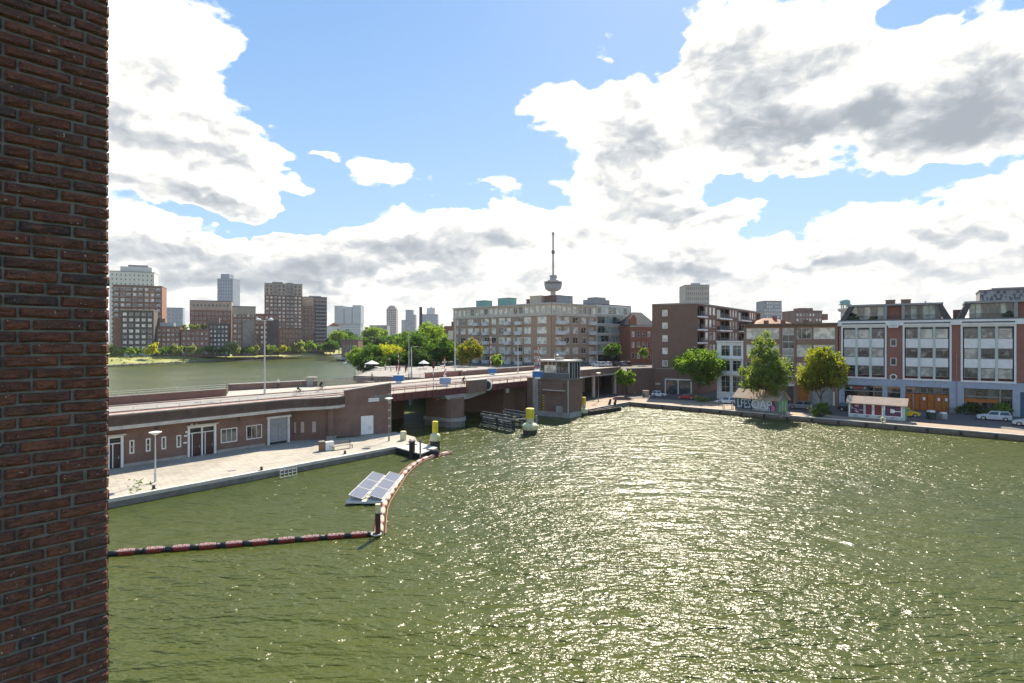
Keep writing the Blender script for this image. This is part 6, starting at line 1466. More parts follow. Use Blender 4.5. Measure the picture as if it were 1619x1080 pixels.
# ---- people
def person(label, loc, rz, shirt, trouser, hgt=1.75, pose='walk', seat=None):
    s = hgt / 1.75; t = thing('person', label, 'person', loc, rz)
    J = {'hip': (0, 0, .93), 'chest': (.02, 0, 1.25), 'neck': (.02, 0, 1.47), 'head': (.05, 0, 1.56), 'top': (.05, 0, 1.70)}
    if pose == 'ride': J = {'hip': (-.1, 0, .95), 'chest': (.1, 0, 1.2), 'neck': (.22, 0, 1.4), 'head': (.27, 0, 1.5), 'top': (.29, 0, 1.63)}
    E = [('hip', 'chest'), ('chest', 'neck'), ('neck', 'head'), ('head', 'top')]
    for sg, a in (('l', 1), ('r', -1)):
        ph = a if pose == 'walk' else .3 * a
        J['sh' + sg] = (J['chest'][0] + .03, .17 * a, J['chest'][2] + .16); J['el' + sg] = (J['chest'][0] - .12 * ph, .25 * a, J['chest'][2] - .1); J['ha' + sg] = (J['chest'][0] - .05 * ph + .08, .26 * a, J['chest'][2] - .36)
        J['hp' + sg] = (J['hip'][0], .09 * a, .88); J['kn' + sg] = (.13 * ph, .11 * a, .48); J['an' + sg] = (.2 * ph - .08, .11 * a, .09); J['to' + sg] = (.2 * ph + .1, .12 * a, .04)
        if pose == 'ride':
            J['el' + sg] = (.34, .24 * a, 1.12); J['ha' + sg] = (.5, .22 * a, 1.02); J['kn' + sg] = (.25, .13 * a, .72 + .1 * a); J['an' + sg] = (.08, .13 * a, .32 + .12 * a); J['to' + sg] = (.24, .13 * a, .28 + .12 * a)
        if pose == 'sit':
            J['kn' + sg] = (.42, .12 * a, .9); J['an' + sg] = (.42, .12 * a, .5); J['to' + sg] = (.55, .12 * a, .46); J['ha' + sg] = (.3, .15 * a, 1.0); J['el' + sg] = (.05, .25 * a, 1.1)
        E += [('chest', 'sh' + sg), ('sh' + sg, 'el' + sg), ('el' + sg, 'ha' + sg), ('hip', 'hp' + sg), ('hp' + sg, 'kn' + sg), ('kn' + sg, 'an' + sg), ('an' + sg, 'to' + sg)]
    ks = list(J); RD = {'hip': .14, 'chest': .15, 'neck': .06, 'head': .095, 'top': .09}
    for k in ks:
        if k not in RD: RD[k] = {'sh': .075, 'el': .05, 'ha': .035, 'hp': .10, 'kn': .068, 'an': .045, 'to': .04}[k[:2]]
    me = bpy.data.meshes.new('body'); me.from_pydata([tuple(c * s for c in J[k]) for k in ks], [(ks.index(a), ks.index(b)) for a, b in E], [])
    o = bpy.data.objects.new('tmp', me); COL.objects.link(o); sk = o.modifiers.new('skin', 'SKIN')
    for i, k in enumerate(ks): me.skin_vertices[0].data[i].radius = (RD[k] * s, RD[k] * s); me.skin_vertices[0].data[i].use_root = (k == 'hip')
    sub = o.modifiers.new('sub', 'SUBSURF'); sub.levels = 1; sub.render_levels = 1
    dg = bpy.context.evaluated_depsgraph_get(); m2 = bpy.data.meshes.new_from_object(o.evaluated_get(dg)); m2.name = 'body'; bpy.data.objects.remove(o)
    m2.materials.clear()
    for m_ in (SKIN, shirt, trouser, HAIR): m2.materials.append(m_)
    hz, nz, tz = J['hip'][2] * s, J['neck'][2] * s, (J['top'][2] + .02) * s
    for p in m2.polygons:
        z = p.center.z; x, y = p.center.x, p.center.y
        if z > nz: p.material_index = 3 if (z > tz - .06 * s or x < J['head'][0] * s - .03) else 0
        elif z > hz + .02 * s: p.material_index = 0 if (abs(y) > .2 * s and z < (J['chest'][2] - .12) * s) else 1
        else: p.material_index = 0 if (abs(y) > .2 * s) else (2 if z > .1 * s else 3)
        p.use_smooth = True
    link('body', m2, t); return t
cl = lambda n, c: mat('cloth_' + n, c, .9, .15, 6)
W_S, B_T, G_S, D_S, R_S = cl('white', (.7, .68, .64)), cl('navy', (.02, .025, .04)), cl('green', (.02, .11, .07)), cl('black', (.015, .015, .018)), cl('red', (.4, .06, .05))
# ---- bicycles
def bicycle(label, loc, rz, fm, lean=0.0, group=None):
    t = thing('bicycle', label, 'bicycle', loc, rz, group)
    for x in (-.53, .53): w_ = link('wheel', MB().torus((0, 0, 0), (0, 1, 0), .325, .02, 20, 5).mesh('wheel', TYRE), t, (x, 0, .345)); mb = MB(); [mb.tube((0, 0, 0), (.31 * cos(a), 0, .31 * sin(a)), .004, 3, cap=False) for a in [i * pi / 5 for i in range(10)]]; link('spokes', mb.mesh('spokes', STEEL), w_)
    mb = MB(); bb, st, hd, rw = (-.08, 0, .3), (-.2, 0, .85), (.4, 0, .88), (-.53, 0, .345)
    for a, b in ((bb, st), (st, hd), (bb, (.42, 0, .78)), (bb, rw), (rw, (-.18, 0, .72)), ((.4, 0, .95), (.53, 0, .345)), ((.42, 0, .78), hd)): mb.tube(a, b, .018, 6)
    mb.obj('frame', fm, t); MB().tube((.36, -.27, 1.03), (.36, .27, 1.03), .014, 6).tube((.36, 0, 1.03), (.4, 0, .9), .014, 6).obj('handlebar', DGREY, t)
    MB().box(-.34, -.1, -.07, .07, .9, .95).tube((-.2, 0, .84), (-.21, 0, .9), .014, 6).obj('saddle', BLACK, t); MB().box(-.75, -.35, -.06, .06, .71, .73).obj('carrier', DGREY, t)
    MB().tube((-.08, -.1, .3), (-.08, .1, .3), .02, 6).box(-.2, -.1, -.17, -.1, .22, .24).box(-.02, .08, .1, .17, .36, .38).obj('pedals', DGREY, t); t.rotation_euler.x = lean; return t
ra = atan2(.8, .6)
pd = P(440, 614.5, ZD); person('person in a white top and dark trousers walking on the far footway', pd, ra + pi, W_S, B_T, 1.75)
p = P(472, 624, ZD + .02); person('person in a green jacket cycling along the bridge road', p, ra + .1, G_S, B_T, 1.75, 'ride'); bicycle('dark bicycle ridden by the person in the green jacket', p, ra + .1, DGREY)
p = P(507, 619, ZD + .02); person('person in black cycling behind the green jacketed rider', p, ra + .1, D_S, D_S, 1.75, 'ride'); bicycle('black bicycle ridden by the person in black', p, ra + .1, BLACK)
p = P(588.5, 603, ZD); person('person dressed in black and white walking near the blue barrier', p, ra + 2.8, W_S, D_S, 1.8)
p = P(561, 601.5, ZD - .3)
for i, (px, Y, sh, lb_) in enumerate(((567, 140, D_S, 'person in black sitting on the slip beside the water'), (577, 142, W_S, 'person in white seated among friends at the slip'), (584, 144, D_S, 'person in dark clothes standing under the white parasol'), (618, 140, W_S, 'person in white at the terrace wall behind the barrier'), (627, 138, R_S, 'person in red by the blue bridge barrier'), (632, 141, D_S, 'person in black right of the blue bridge barrier'), (641, 136, R_S, 'person in salmon top walking toward the slim posts'), (643, 141, B_T, 'person in navy beside the slim lamp posts'), (609, 146, W_S, 'person in white standing near the terrace tables'))):
    person(lb_, PX(px, Y, ZU), 1.2 * i, sh, D_S if i % 2 else B_T, 1.75, 'stand')
p = P(712, 612, ZD); person('cyclist dressed in black waiting by the grey barrier', R(17.8, 1.9, ZD), ra, D_S, D_S, 1.75, 'ride'); bicycle('black bicycle under the waiting cyclist', R(17.8, 1.9, ZD), ra, BLACK)
for i, (px, lb_) in enumerate(((355, 'black city bicycle leaning left in the group by the window'), (362, 'grey bicycle in the middle of the group by the window'), (369, 'dark green bicycle standing right in the group by the window'))):
    a = P(px, 711.5 - i * 1.2, ZT); bicycle(lb_, a, BH.ln.ang + .25 * (i - 1), (BLACK, GREYP, mat('bike_green', (.02, .06, .04), .4, .1))[i], .15, 'bicycles parked against the bridgehead building')
bicycle('silver city bicycle parked by the warehouse downpipe', P(1510, 653, ZQ), FL.ang, STEEL, .1)
a = P(1504, 652.5, ZQ); bicycle('dark bicycle beside the silver one at the warehouse wall', a, FL.ang + .2, BLACK, .1)
# ---- street lamps
def lamp(label, loc, h, disc=True, arm=None, group=None, r=.06, m=LAMPG, rz=0):
    t = thing('street_lamp', label, 'street lamp', loc, rz, group); MB().tube((0, 0, 0), (0, 0, h), r * 1.3, 10, r2=r * .8).obj('pole', m, t); MB().tube((0, 0, 0), (0, 0, .9), r * 1.8, 10).obj('base', m, t)
    if disc: MB().lathe([(.07, h - .02), (.16, h + .05), (.52, h + .22), (.54, h + .3), (.1, h + .38)], 20).obj('lamp_head', WHITE, t, smooth=False)
    elif arm:
        for sx in arm: MB().tube((0, 0, h), (sx, 0, h + .12), .04, 8).obj('arm', m, t); MB().lathe([(.08, h + .02), (.34, h + .1), (.3, h + .26), (.06, h + .34)], 14, (sx, 0, 0)).obj('lamp_head', WHITE, t)
    return t
p = P(245.5, 762, ZT); lamp('slim pale lamp with white disc head nearest on the terrace', p, ZP(688, p.y) - ZT)
p = P(615, 697, ZT); lamp('slim brownish lamp with disc head by the bulwark door', p, ZP(633, p.y) - ZT, m=mat('brown_post', (.25, .19, .16), .5, .1))
p = P(418.5, 624, ZD); lamp('tall pale lamp post with two heads on the approach road', p, ZP(507, p.y) - ZD, False, (-.9, .9), r=.09)
lamp('small lamp with white disc head on the quay beside the bridge tower', P(946, 636, ZQ), 6.0, m=mat('grey_post', (.22, .2, .18), .5, .1))
rpost = thing('pole', 'red steel post standing on the quay before the dark underpass', 'post', PX(942, 128, ZQ)); MB().tube((0, 0, 0), (0, 0, 5.4), .1, 8).obj('pole', MAROON, rpost); MB().box(-1.8, 1.8, -.1, .1, 5.4, 5.65).obj('cross_beam', MAROON, rpost)
def mast(label, loc, h, r=.09, head=None):
    t = thing('lamp_mast', label, 'mast', loc); MB().tube((0, 0, 0), (0, 0, h), r, 10, r2=r * .65).obj('pole', LAMPG, t); MB().tube((0, 0, 0), (0, 0, 1.3), r * 1.5, 10).obj('base', DGREY if head == 'd' else LAMPG, t)
    MB().tube((0, 0, h), (.9, 0, h + .15), .035, 6).obj('arm', LAMPG, t); MB().box(.7, 1.4, -.12, .12, h + .08, h + .2).obj('lamp_head', LAMPG, t); return t
p = P(646.5, 601, ZD); mast('tall slim lamp mast, left of the two standing side by side', p, ZP(516, p.y) - ZD, .07, 'd')
p = P(650.5, 598, ZD); mast('white signal mast, right of the two standing side by side', p, ZP(549, p.y) - ZD, .13)
p = P(719.5, 594, ZD); mast('tall pale tapered lamp mast in front of the apartment block', p, ZP(500, p.y) - ZD, .13)
p = P(819, 590, ZD); mast('short white signal mast near the right end of the bridge', p, ZP(535, p.y) - ZD, .10)
# ---- bridge barriers: blue counterweight box with raised striped booms
STR_W = WHITE
def barrier(label, loc, hb, rz=0.0, booms=(-.35, .45), hh=7.0, blue=BLUE):
    t = thing('bridge_barrier', label, 'barrier', loc, rz)
    box = MB().box(-.95, .95, -.25, .25, .35, 1.35).obj('counterweight_box', blue, t); smooth_bevel(box, .04); MB().box(-.5, .5, -.3, .3, 0, .35).obj('base', WHITE, t); MB().box(-1.05, 1.05, -.28, .28, 1.351, 1.45).obj('top_rail', WHITE2, t)
    for bx in booms:
        n = max(4, int(hh / .55))
        for k in range(n):
            MB().box(-.075, .075, -.04, .04, k * hh / n, (k + 1) * hh / n - .004).obj('boom_section', RED if k % 2 else WHITE, t, (bx, 0, 1.46 + (0 if bx < 0 else 0)))
            if bx > 0 and k > n * .6: pass
    return t
p = P(630.5, 605.5, ZD); barrier('blue barrier box with white base at the left end of the bridge', p, 0, 0, (-.05,), 1.0)
p = P(704, 610.5, ZD); barrier('pale blue barrier box by the roadside in the middle of the bridge', p, 0, .0, (.1,), 1.5, mat('pale_blue', (.22, .33, .5), .5, .15))
p = P(778.5, 592.5, ZD); barrier('blue barrier with tall raised red and white booms over the right span', p, 0, 0, (-.35,), 7.2); 
p = P(850, 599, ZD + .7); barrier('blue barrier with lattice of striped booms beside the control house', p, 0, 0, (-.5, -.1, .35), 4.4)
for (px, py, top, lb_) in ((630, 597, 557, 'thin red and white striped boom standing left among the trees'), (703, 601, 564, 'thin red and white striped boom raised before the park trees')):
    p = P(px, py, ZD); t = thing('barrier_boom', lb_, 'barrier', p); h_ = ZP(top, p.y) - ZD; MB().box(-.2, .2, -.2, .2, 0, 1.0).obj('base', WHITE, t); n = 8
    for k in range(n): MB().box(-.07, .07, -.04, .04, 1.0 + (h_ - 1) * k / n, 1.0 + (h_ - 1) * (k + 1) / n - .004).obj('boom_section', RED if k % 2 else WHITE, t)
p = P(681.5, 614, ZD); t = thing('traffic_signal', 'slim red and white bridge signal post on the near footway', 'signal', R(9.3, .6, ZD)); h_ = 4.6
for k in range(6): MB().tube((0, 0, k * h_ / 6), (0, 0, (k + 1) * h_ / 6 - .003), .07, 8).obj('pole_section', WHITE if k % 2 else PINK, t)
MB().box(-.18, .18, -.12, .12, h_ - 1.2, h_ + .1).obj('signal_head', BLACK, t)
for k in range(3): MB().tube((0, -.14, h_ - 1.0 + k * .38), (0, -.12, h_ - 1.0 + k * .38), .1, 10).obj('lens', mat('lens_red', (.4, .03, .02), .3, .1), t)
t = thing('navigation_light', 'dark shipping signal box hanging beneath the left bridge girder', 'signal', R(9.4, -.3, ZD - 1.2)); MB().box(-.3, .3, -.15, .15, -.55, .2).obj('housing', BLACK, t); MB().box(-.05, .05, -.05, .05, .2, .9).obj('bracket', MAROON, t); MB().tube((0, -.17, -.2), (0, -.15, -.2), .12, 10).obj('lens', RED, t)
t = thing('navigation_light', 'pale shipping signal box hanging beneath the right bridge girder', 'signal', R(27.4, -.3, ZD - 1.2)); MB().box(-.3, .3, -.15, .15, -.6, .15).obj('housing', CONC, t); MB().box(-.05, .05, -.05, .05, .15, 1.9).obj('bracket', MAROON, t)
# ---- yellow topped beacons in the water
def beacon(label, px, base_py, top_py, wcap, wbody, seed=0, dark=.35):
    p = P(px, base_py, 0); z = lambda py: ZP(py, p.y); w = p.y / F; h = z(top_py)
    t = thing('channel_beacon', label, 'beacon', p)
    MB().lathe([(wbody * w * .46, -1), (wbody * w * .46, h * dark)], 24).obj('base', WOODD, t, smooth=False)
    MB().lathe([(wbody * w * .47, h * dark), (wbody * w * .5, h * (dark + .04)), (wbody * w * .5, h * (dark + .17)), (wbody * w * .42, h * (dark + .22)), (wcap * w * .42, h * (dark + .27)), (wcap * w * .42, h * .68)], 24).obj('body', CREAM, t)
    MB().lathe([(wcap * w * .5, h * .62), (wcap * w * .5, h * .985), (wcap * w * .42, h)], 24).obj('cap', YEL, t)
    MB().tube((0, -wcap * w * .45, h * .45), (0, -wcap * w * .55, h * .45), .1, 8).obj('bracket', DGREY, t); return t
beacon('thick cream and yellow topped beacon beside the grey timber guide frame', 838, 686, 645.5, 13.5, 24.5, dark=.17)
beacon('cream beacon with narrow yellow cap just beyond the floating pontoon', 688, 712, 666, 9.5, 16.5, dark=.33)
beacon('slender yellow beacon in front of the bridge tower foot', 923.5, 657, 628, 6.0, 12.0, dark=.15)
# ---- timber guide frame
def guide():
    p0 = P(763, 673, 0); p1 = P(812, 683, 0); t = thing('timber_guide_frame', 'grey timber guide fender standing in the water before the bridge pier', 'fender', p0)
    d = p1 - p0; L = d.length; a = atan2(d.y, d.x); dep = 4.6; h = ZP(655, p0.y)
    t.rotation_euler.z = a; n = 4
    for y in (0, dep):
        for i in range(n + 1): x = L * i / n; MB().box(x - .16, x + .16, y - .16, y + .16, -1, h + (.25 if y else .15)).obj('post', TIMG if (i + (y > 0)) % 2 else WOODD, t)
    for y in (0, dep):
        MB().box(-.3, L + .3, y - .24, y - .165, h - .1, h + .14).obj('beam', TIMG, t); MB().box(-.3, L + .3, y - .24, y - .165, .1, .34).obj('beam', TIMG, t)
    for y, k in ((0, 5), (dep, 5)):
        for j in range(k): MB().box(.1, L - .1, y - .16, y - .05, .42 + j * .42, .42 + j * .42 + .34).obj('plank', mat('blue_grey_plank', (.045, .06, .07), .7, .3, 2, stain=.4), t)
    for i in range(3): x = L * (i + .5) / 3; MB().box(x - .1, x + .1, .17, dep - .17, h - .4, h - .2).obj('cross_beam', TIMG, t)
    for x in (L * .02, L * .52): MB().box(x + .3, x + L * .42, -.30, -.245, h - .42, h - .24).obj('rubbing_strip', CONC_L, t)
guide()
# ---- barges moored at the quay
def barge(label, a, b, wd, dark, up=True):
    pa, pb = P(*a, 0), P(*b, 0); d = pb - pa; L = d.length; t = thing('work_barge', label, 'boat', pa, atan2(d.y, d.x))
    v = []; secs = [(0, .45, .2), (L * .1, .95, 0), (L * .9, .95, 0), (L, .55, .25)]
    for x, k, zz in secs:
        for y, z in ((-wd / 2 * k, .75), (-wd / 2 * k * .85, -.3 + zz), (wd / 2 * k * .85, -.3 + zz), (wd / 2 * k, .75), (wd / 2 * k * .88, .75), (wd / 2 * k * .88, .35), (-wd / 2 * k * .88, .35), (-wd / 2 * k * .88, .75)): v.append((x, y, z))
    f = [(k * 8 + i, k * 8 + (i + 1) % 8, (k + 1) * 8 + (i + 1) % 8, (k + 1) * 8 + i) for k in range(3) for i in range(8)] + [tuple(range(8)), tuple(range(24, 32))[::-1]]
    MB().add(v, f).obj('hull', dark, t); MB().box(L * .12, L * .88, -wd * .36, wd * .36, .36, .5).obj('deck', WOOD, t)
    for i in range(6): x = L * (.16 + .12 * i); MB().box(x, x + .3, -wd * .34, wd * .3, .501, .62 + .12 * (i % 3)).obj('plank', WOOD if i % 2 else TIMG, t)
    return t, L
t, L = barge('dark flat work barge moored outermost at the quay by the tower', (925, 656), (978, 648), 2.6, WOODD)
t, L = barge('rusty flat work barge lying inside against the quay wall', (925, 650), (966, 644), 2.2, mat('rusty', (.16, .07, .05), .8, .4, 1.5, fine=.4))
for (px, py, lb_) in ((963.5, 643.5, 'dark spud pole standing left of the two at the barges'), (972, 643, 'dark spud pole standing right of the two at the barges')):
    p = P(px, py, .4); t = thing('mooring_pole', lb_, 'pole', p); MB().tube((-.15, 0, 0), (.25, 0, ZP(631, p.y) - .4), .34, 10, r2=.2).obj('pole', WOODD, t); MB().tube((-.15, 0, -.6), (-.15, 0, .15), .5, 10).obj('collar', DGREY, t)
# ---- sheds on the right quay
def shed(label, front_l, front_r, h_wall, h_roof, depth, wallm, mural):
    a, b = P(*front_l, ZQ), P(*front_r, ZQ); ln = Line(a.x, a.y, b.x - a.x, b.y - a.y); W = ln.s(front_r[0]); t = thing('quay_shed', label, 'shed', (a.x, a.y, ZQ + .07), ln.ang)
    MB().box(0, W, 0, depth, 0, h_wall).prof([(0, h_wall), (W, h_wall), (W, h_wall + .01), (0, h_wall + .01)], 0, depth).obj('wall', wallm, t)
    g = MB().add([(W, 0, h_wall), (W, depth, h_wall), (W, depth / 2, h_roof - .12), (0, 0, h_wall), (0, depth, h_wall), (0, depth / 2, h_roof - .12)], [(0, 1, 2), (4, 3, 5)]); g.obj('gable', wallm, t)
    o = .35; r = MB(); e0 = h_wall - (h_roof - h_wall) * .12
    v = [(-o, -o, e0), (W + o, -o, e0), (W + o, depth / 2, h_roof), (-o, depth / 2, h_roof), (W + o, depth + o, e0), (-o, depth + o, e0)]; v2 = [(x, y, z - .12) for x, y, z in v]
    r.add(v + v2, [(0, 1, 2, 3), (3, 2, 4, 5), (6, 9, 8, 7), (9, 11, 10, 8), (0, 6, 7, 1), (1, 7, 8, 2), (2, 8, 10, 4), (4, 10, 11, 5), (5, 11, 9, 3), (3, 9, 6, 0)]); r.obj('roof', ROOFP, t)
    MB().box(-.02, W + .02, -.02, depth + .02, 0, .25).obj('plinth', CONC_D, t)
    mural(t, W, h_wall); return t, ln, W
DB, TQ, LG, PKM = mat('spray_navy', (.03, .05, .10), .6, .3, 1.2), mat('spray_turquoise', (.18, .42, .42), .6, .3, 2), mat('spray_silver', (.50, .50, .52), .6, .2, 2), mat('spray_pink', (.55, .22, .33), .6, .2, 2)
GRN, DRD, PRP = mat('spray_green', (.12, .38, .12), .6, .35, 1.5), mat('mural_red', (.22, .03, .035), .6, .35, 1.5), mat('mural_purple', (.045, .025, .07), .6, .4, 1.0, col2=(.14, .03, .07))
def mural1(t, W, h):
    MB().box(.1, W * .42, -.012, -.002, .35, h - .1).obj('painted_panel', DB, t); MB().box(W * .42, W * .82, -.011, -.002, .35, h - .1).obj('painted_panel', LG, t)
    def let(txt, x, size, m, z, y, sx=1.0, bold=.0):
        me = text_mb(txt, size, .004); me.materials.append(m); o = link('graffiti_lettering', me, t, (x, y, z)); o.scale.x = sx; return o
    let('LFES', W * .215, h * .95, TQ, h * .48, -.02, .64); let('LFES', W * .22, h * .9, LG, h * .52, -.03, .61)
    let('OAP', W * .62, h * 1.0, DB, h * .47, -.02, .9); let('OAP', W * .625, h * .95, WHITE, h * .51, -.03, .86)
    mb = MB(); mb.prof([(W * .83, .35), (W * .80, h * .5), (W * .86, h * .7), (W * .9, h * .85), (W * .95, h * .5), (W * .93, .35)], -.02, -.01); mb.obj('painted_shape', PRP, t)
    MB().prof([(W * .85, .4), (W * .84, h * .45), (W * .88, h * .62), (W * .93, h * .45), (W * .92, .4)], -.03, -.021).obj('painted_shape', PKM, t)
    MB().box(W + .002, W + .012, .2, 3.0, .3, h * .9).obj('painted_panel', GRN, t)
    for i in range(5): MB().box(W + .013, W + .02, .4 + i * .5, .6 + i * .5, .5 + .2 * (i % 2), h * (.6 + .15 * (i % 3))).obj('painted_shape', TQ if i % 2 else LG, t)
def mural2(t, W, h):
    z0, z1 = .85, h - .15
    MB().box(-.001, W, -.008, -.001, .25, h - .02).obj('painted_panel', mat('mural_pale', (.48, .54, .56), .6, .15, 1.5), t)
    for x0, x1, m in ((.03, .275, PRP), (.315, .425, DRD), (.475, .60, DRD), (.66, .93, PRP)): MB().box(W * x0, W * x1, -.02, -.009, z0, z1).obj('painted_panel', m, t)
    mb = MB(); c = W * .03
    mb.prof([(W * .03, z1), (W * .03, z1 - .75), (W * .1, z1 - .95), (W * .16, z1 - .8), (W * .14, z1 - 1.0), (W * .04, z1 - .93)], -.03, -.021); mb.box(W * .12, W * .19, -.03, -.021, z1 - .55, z1 - .25); mb.prof([(W * .11, z0 + .5), (W * .14, z0 + .75), (W * .2, z0 + .25), (W * .15, z0 + .2)], -.03, -.021)
    mb.box(W * .19, W * .275, -.03, -.021, z0 + .6, z0 + .72); mb.obj('painted_shape', mat('mural_rose', (.55, .38, .40), .6, .2, 2), t)
    MB().box(W * .60, W * .625, -.03, -.021, z0, z1 - .5).box(W * .635, W * .66, -.03, -.021, z0 + .9, z1).box(W * .43, W * .47, -.03, -.021, z1 - .45, z1).box(W * .43, W * .47, -.03, -.021, z0, z0 + .6).obj('painted_shape', WHITE, t)
    MB().box(W * .75, W * .80, -.03, -.021, z0 + .5, z0 + 1.15).prof([(W * .80, z0 + .45), (W * .80, z0 + 1.15), (W * .83, z0 + .95), (W * .83, z0 + .6)], -.031, -.0211).box(W * .83, W * .93, -.03, -.021, z0 + .72, z0 + .86).obj('painted_shape', WHITE, t)
    MB().box(W * .005, W * .03, -.03, -.021, z0 - .1, z1).box(W * .93, W * .955, -.03, -.021, z0 - .1, z1).box(W * .03, W * .93, -.03, -.021, z0 - .12, z0 - .02).obj('painted_shape', WHITE, t)
    for i in range(4): MB().prof([(W * (.08 + .22 * i), .4), (W * (.11 + .22 * i), .72), (W * (.17 + .22 * i), .66), (W * (.15 + .22 * i), .38)], -.02, -.009).obj('painted_shape', GREYP, t)
    MB().box(W + .002, W + .012, .1, 2.4, .25, h - .1).obj('painted_panel', GRN, t)
SHW = mat('shed_wall', (.22, .22, .20), .8, .4, 1.2, stain=.4)
shed('shed with pink felt roof and large turquoise and silver graffiti letters', (1162, 648), (1230.5, 655.5), 2.55, 4.0, 3.4, SHW, mural1)
shed('shed with red and purple mural under a pale overhanging roof', (1341.5, 661.5), (1431, 668.5), 2.75, 3.75, 2.6, SHW, mural2)
# clutter by the sheds
def crate_heap(label, loc, cat='debris', name='rubble_pile'):
    t = thing(name, label, cat, loc); r_ = random.Random(4)
    for i in range(9): x, y = r_.uniform(-1, 1), r_.uniform(-.3, .3); o = MB().box(-.25, .25, -.2, .2, 0, .3).obj('stone', (CONC, CONC_D, CONC_L)[i % 3], t, (x, y, .28 * (i // 4)), r_.uniform(0, 3))
crate_heap('pale stone pile on the quay edge right of the graffiti shed', P(1238, 660, ZQ) + Vector((0, 0, .12)))
t = thing('life_ring', 'cream ring buoy leaning at the foot of the mural painted shed', 'ring buoy', P(1394.5, 669.8, ZQ) + Vector((0, -.25, .62))); MB().torus((0, 0, 0), (.2, -1, .1), .38, .13, 18, 8).obj('ring', CREAM, t)
t = thing('table', 'small pale timber table on the quay left of the graffiti shed', 'table', P(1151, 647.5, ZQ) + Vector((0, 0, .08))); MB().box(-1.0, 1.0, -.45, .45, .72, .8).obj('table_top', ROOFP, t)
for x in (-.85, .85):
    for y in (-.35, .35): MB().box(x - .05, x + .05, y - .05, y + .05, 0, .72).obj('leg', ROOFP, t)
def bin_(label, px, py, s=1.0, m=DGREY, lid=WHITE):
    t = thing('waste_bin', label, 'bin', P(px, py, ZQ)); MB().prof([(-.42 * s, .08), (-.5 * s, 1.05 * s), (.5 * s, 1.05 * s), (.42 * s, .08)], -.4 * s, .4 * s).obj('body', m, t); MB().box(-.38 * s, .38 * s, -.35 * s, .35 * s, 1.05 * s + .002, 1.3 * s).obj('lid', lid, t)
    for x in (-.3, .3): MB().tube((x * s, -.38 * s, .09), (x * s, -.30 * s, .09), .09, 8).obj('wheel', BLACK, t)
bin_('dark green waste container with white lid right of the yellow car', 1472, 663, 1.15, mat('dark_green', (.015, .04, .03), .5, .2)); bin_('grey waste container with pale lid, right one of the pair', 1491.5, 663.5, .95, GREYP)
for i, (px, py, lb_) in enumerate(((1004, 627, 'short dark bollard nearest the black convertible'), (1018, 628, 'short dark bollard nearest the quay corner'))):
    t = thing('bollard', lb_, 'bollard', P(px, py, ZQ), 0, 'bollards near the quay corner'); MB().lathe([(.16, 0), (.14, .9), (.02, .98)], 10).obj('post', DGREY, t)
t = thing('stone_block', 'tall pale stone block at the edge of the quay ramp', 'block', P(1021, 627.5, ZQ)); MB().box(-.7, .7, -.4, .4, 0, 1.5).obj('block', ROOFP, t); smooth_bevel(t.children[0], .06)
t = thing('planter', 'low round brick planter ring around the young quay tree', 'planter', P(983, 631, ZQ) + Vector((0, 0, .07))); MB().lathe([(2.0, 0), (2.0, .22), (1.75, .22), (1.75, .1)], 24).obj('ring', BR_RED, t); MB().tube((0, 0, 0), (0, 0, .12), 1.74, 20).obj('soil', EARTH, t)
# ---- terrace furniture
p = P(509, 713, ZT); t = thing('litter_bin', 'brown square litter bin beside the white box on the terrace', 'bin', p, .6); MB().box(-.32, .32, -.3, .3, 0, 1.1).obj('body', mat('rust_brown', (.22, .13, .08), .7, .3, 2), t); MB().box(-.35, .35, -.33, .33, 1.1, 1.18).obj('lid', TIMG, t)
p = P(520, 711.5, ZT); t = thing('service_box', 'white square service box standing between bin and bench', 'box', p, .6); MB().box(-.5, .5, -.35, .35, 0, .98).obj('body', WHITE, t); MB().box(-.53, .53, -.38, .38, .98, 1.03).obj('lid', WHITE, t); MB().box(-.1, .1, -.37, -.351, .4, .6).obj('lock_plate', STEEL, t)
p = P(541, 710, ZT); t = thing('park_bench', 'slatted park bench on the terrace facing the canal', 'bench', p, atan2(td.y, td.x) - .12)
for i in range(5): MB().box(-1.3, 1.3, -.28 + i * .11, -.19 + i * .11, .43, .46).obj('slat', TIMG, t)
for i in range(3): MB().box(-1.3, 1.3, .3 + i * .03, .33 + i * .03, .58 + i * .13, .68 + i * .13).obj('slat', TIMG, t)
for x in (-1.2, 1.2): MB().box(x - .04, x + .04, -.3, .3, .36, .43).box(x - .04, x + .04, -.3, -.24, 0, .36).box(x - .04, x + .04, .24, .3, 0, .36).box(x - .04, x + .04, .28, .34, .36, .98).obj('bench_end', DGREY, t)
p = P(637.5, 696, ZT); t = thing('mooring_bollard', 'round pale stone bollard at the tip of the terrace', 'bollard', p); MB().lathe([(.42, 0), (.42, 1.05), (.36, 1.2), (.1, 1.25)], 18).obj('post', CREAM, t)
for px, py, lb_ in ((545.5, 717.5, 'small black mooring stud on the kerb below the bench'), (413.5, 744, 'small dark mooring stud on the kerb in the middle'), (243, 774, 'small dark mooring stud near the nearest terrace lamp'), (649, 699.5, 'small mooring stud near the tip of the terrace')):
    p = P(px, py, ZT); t = thing('mooring_stud', lb_, 'mooring stud', p, 0, 'mooring studs along the terrace edge'); MB().lathe([(.2, 0), (.13, .12), (.12, .3), (.2, .36), (.05, .42)], 10).obj('stud', BLACK, t)
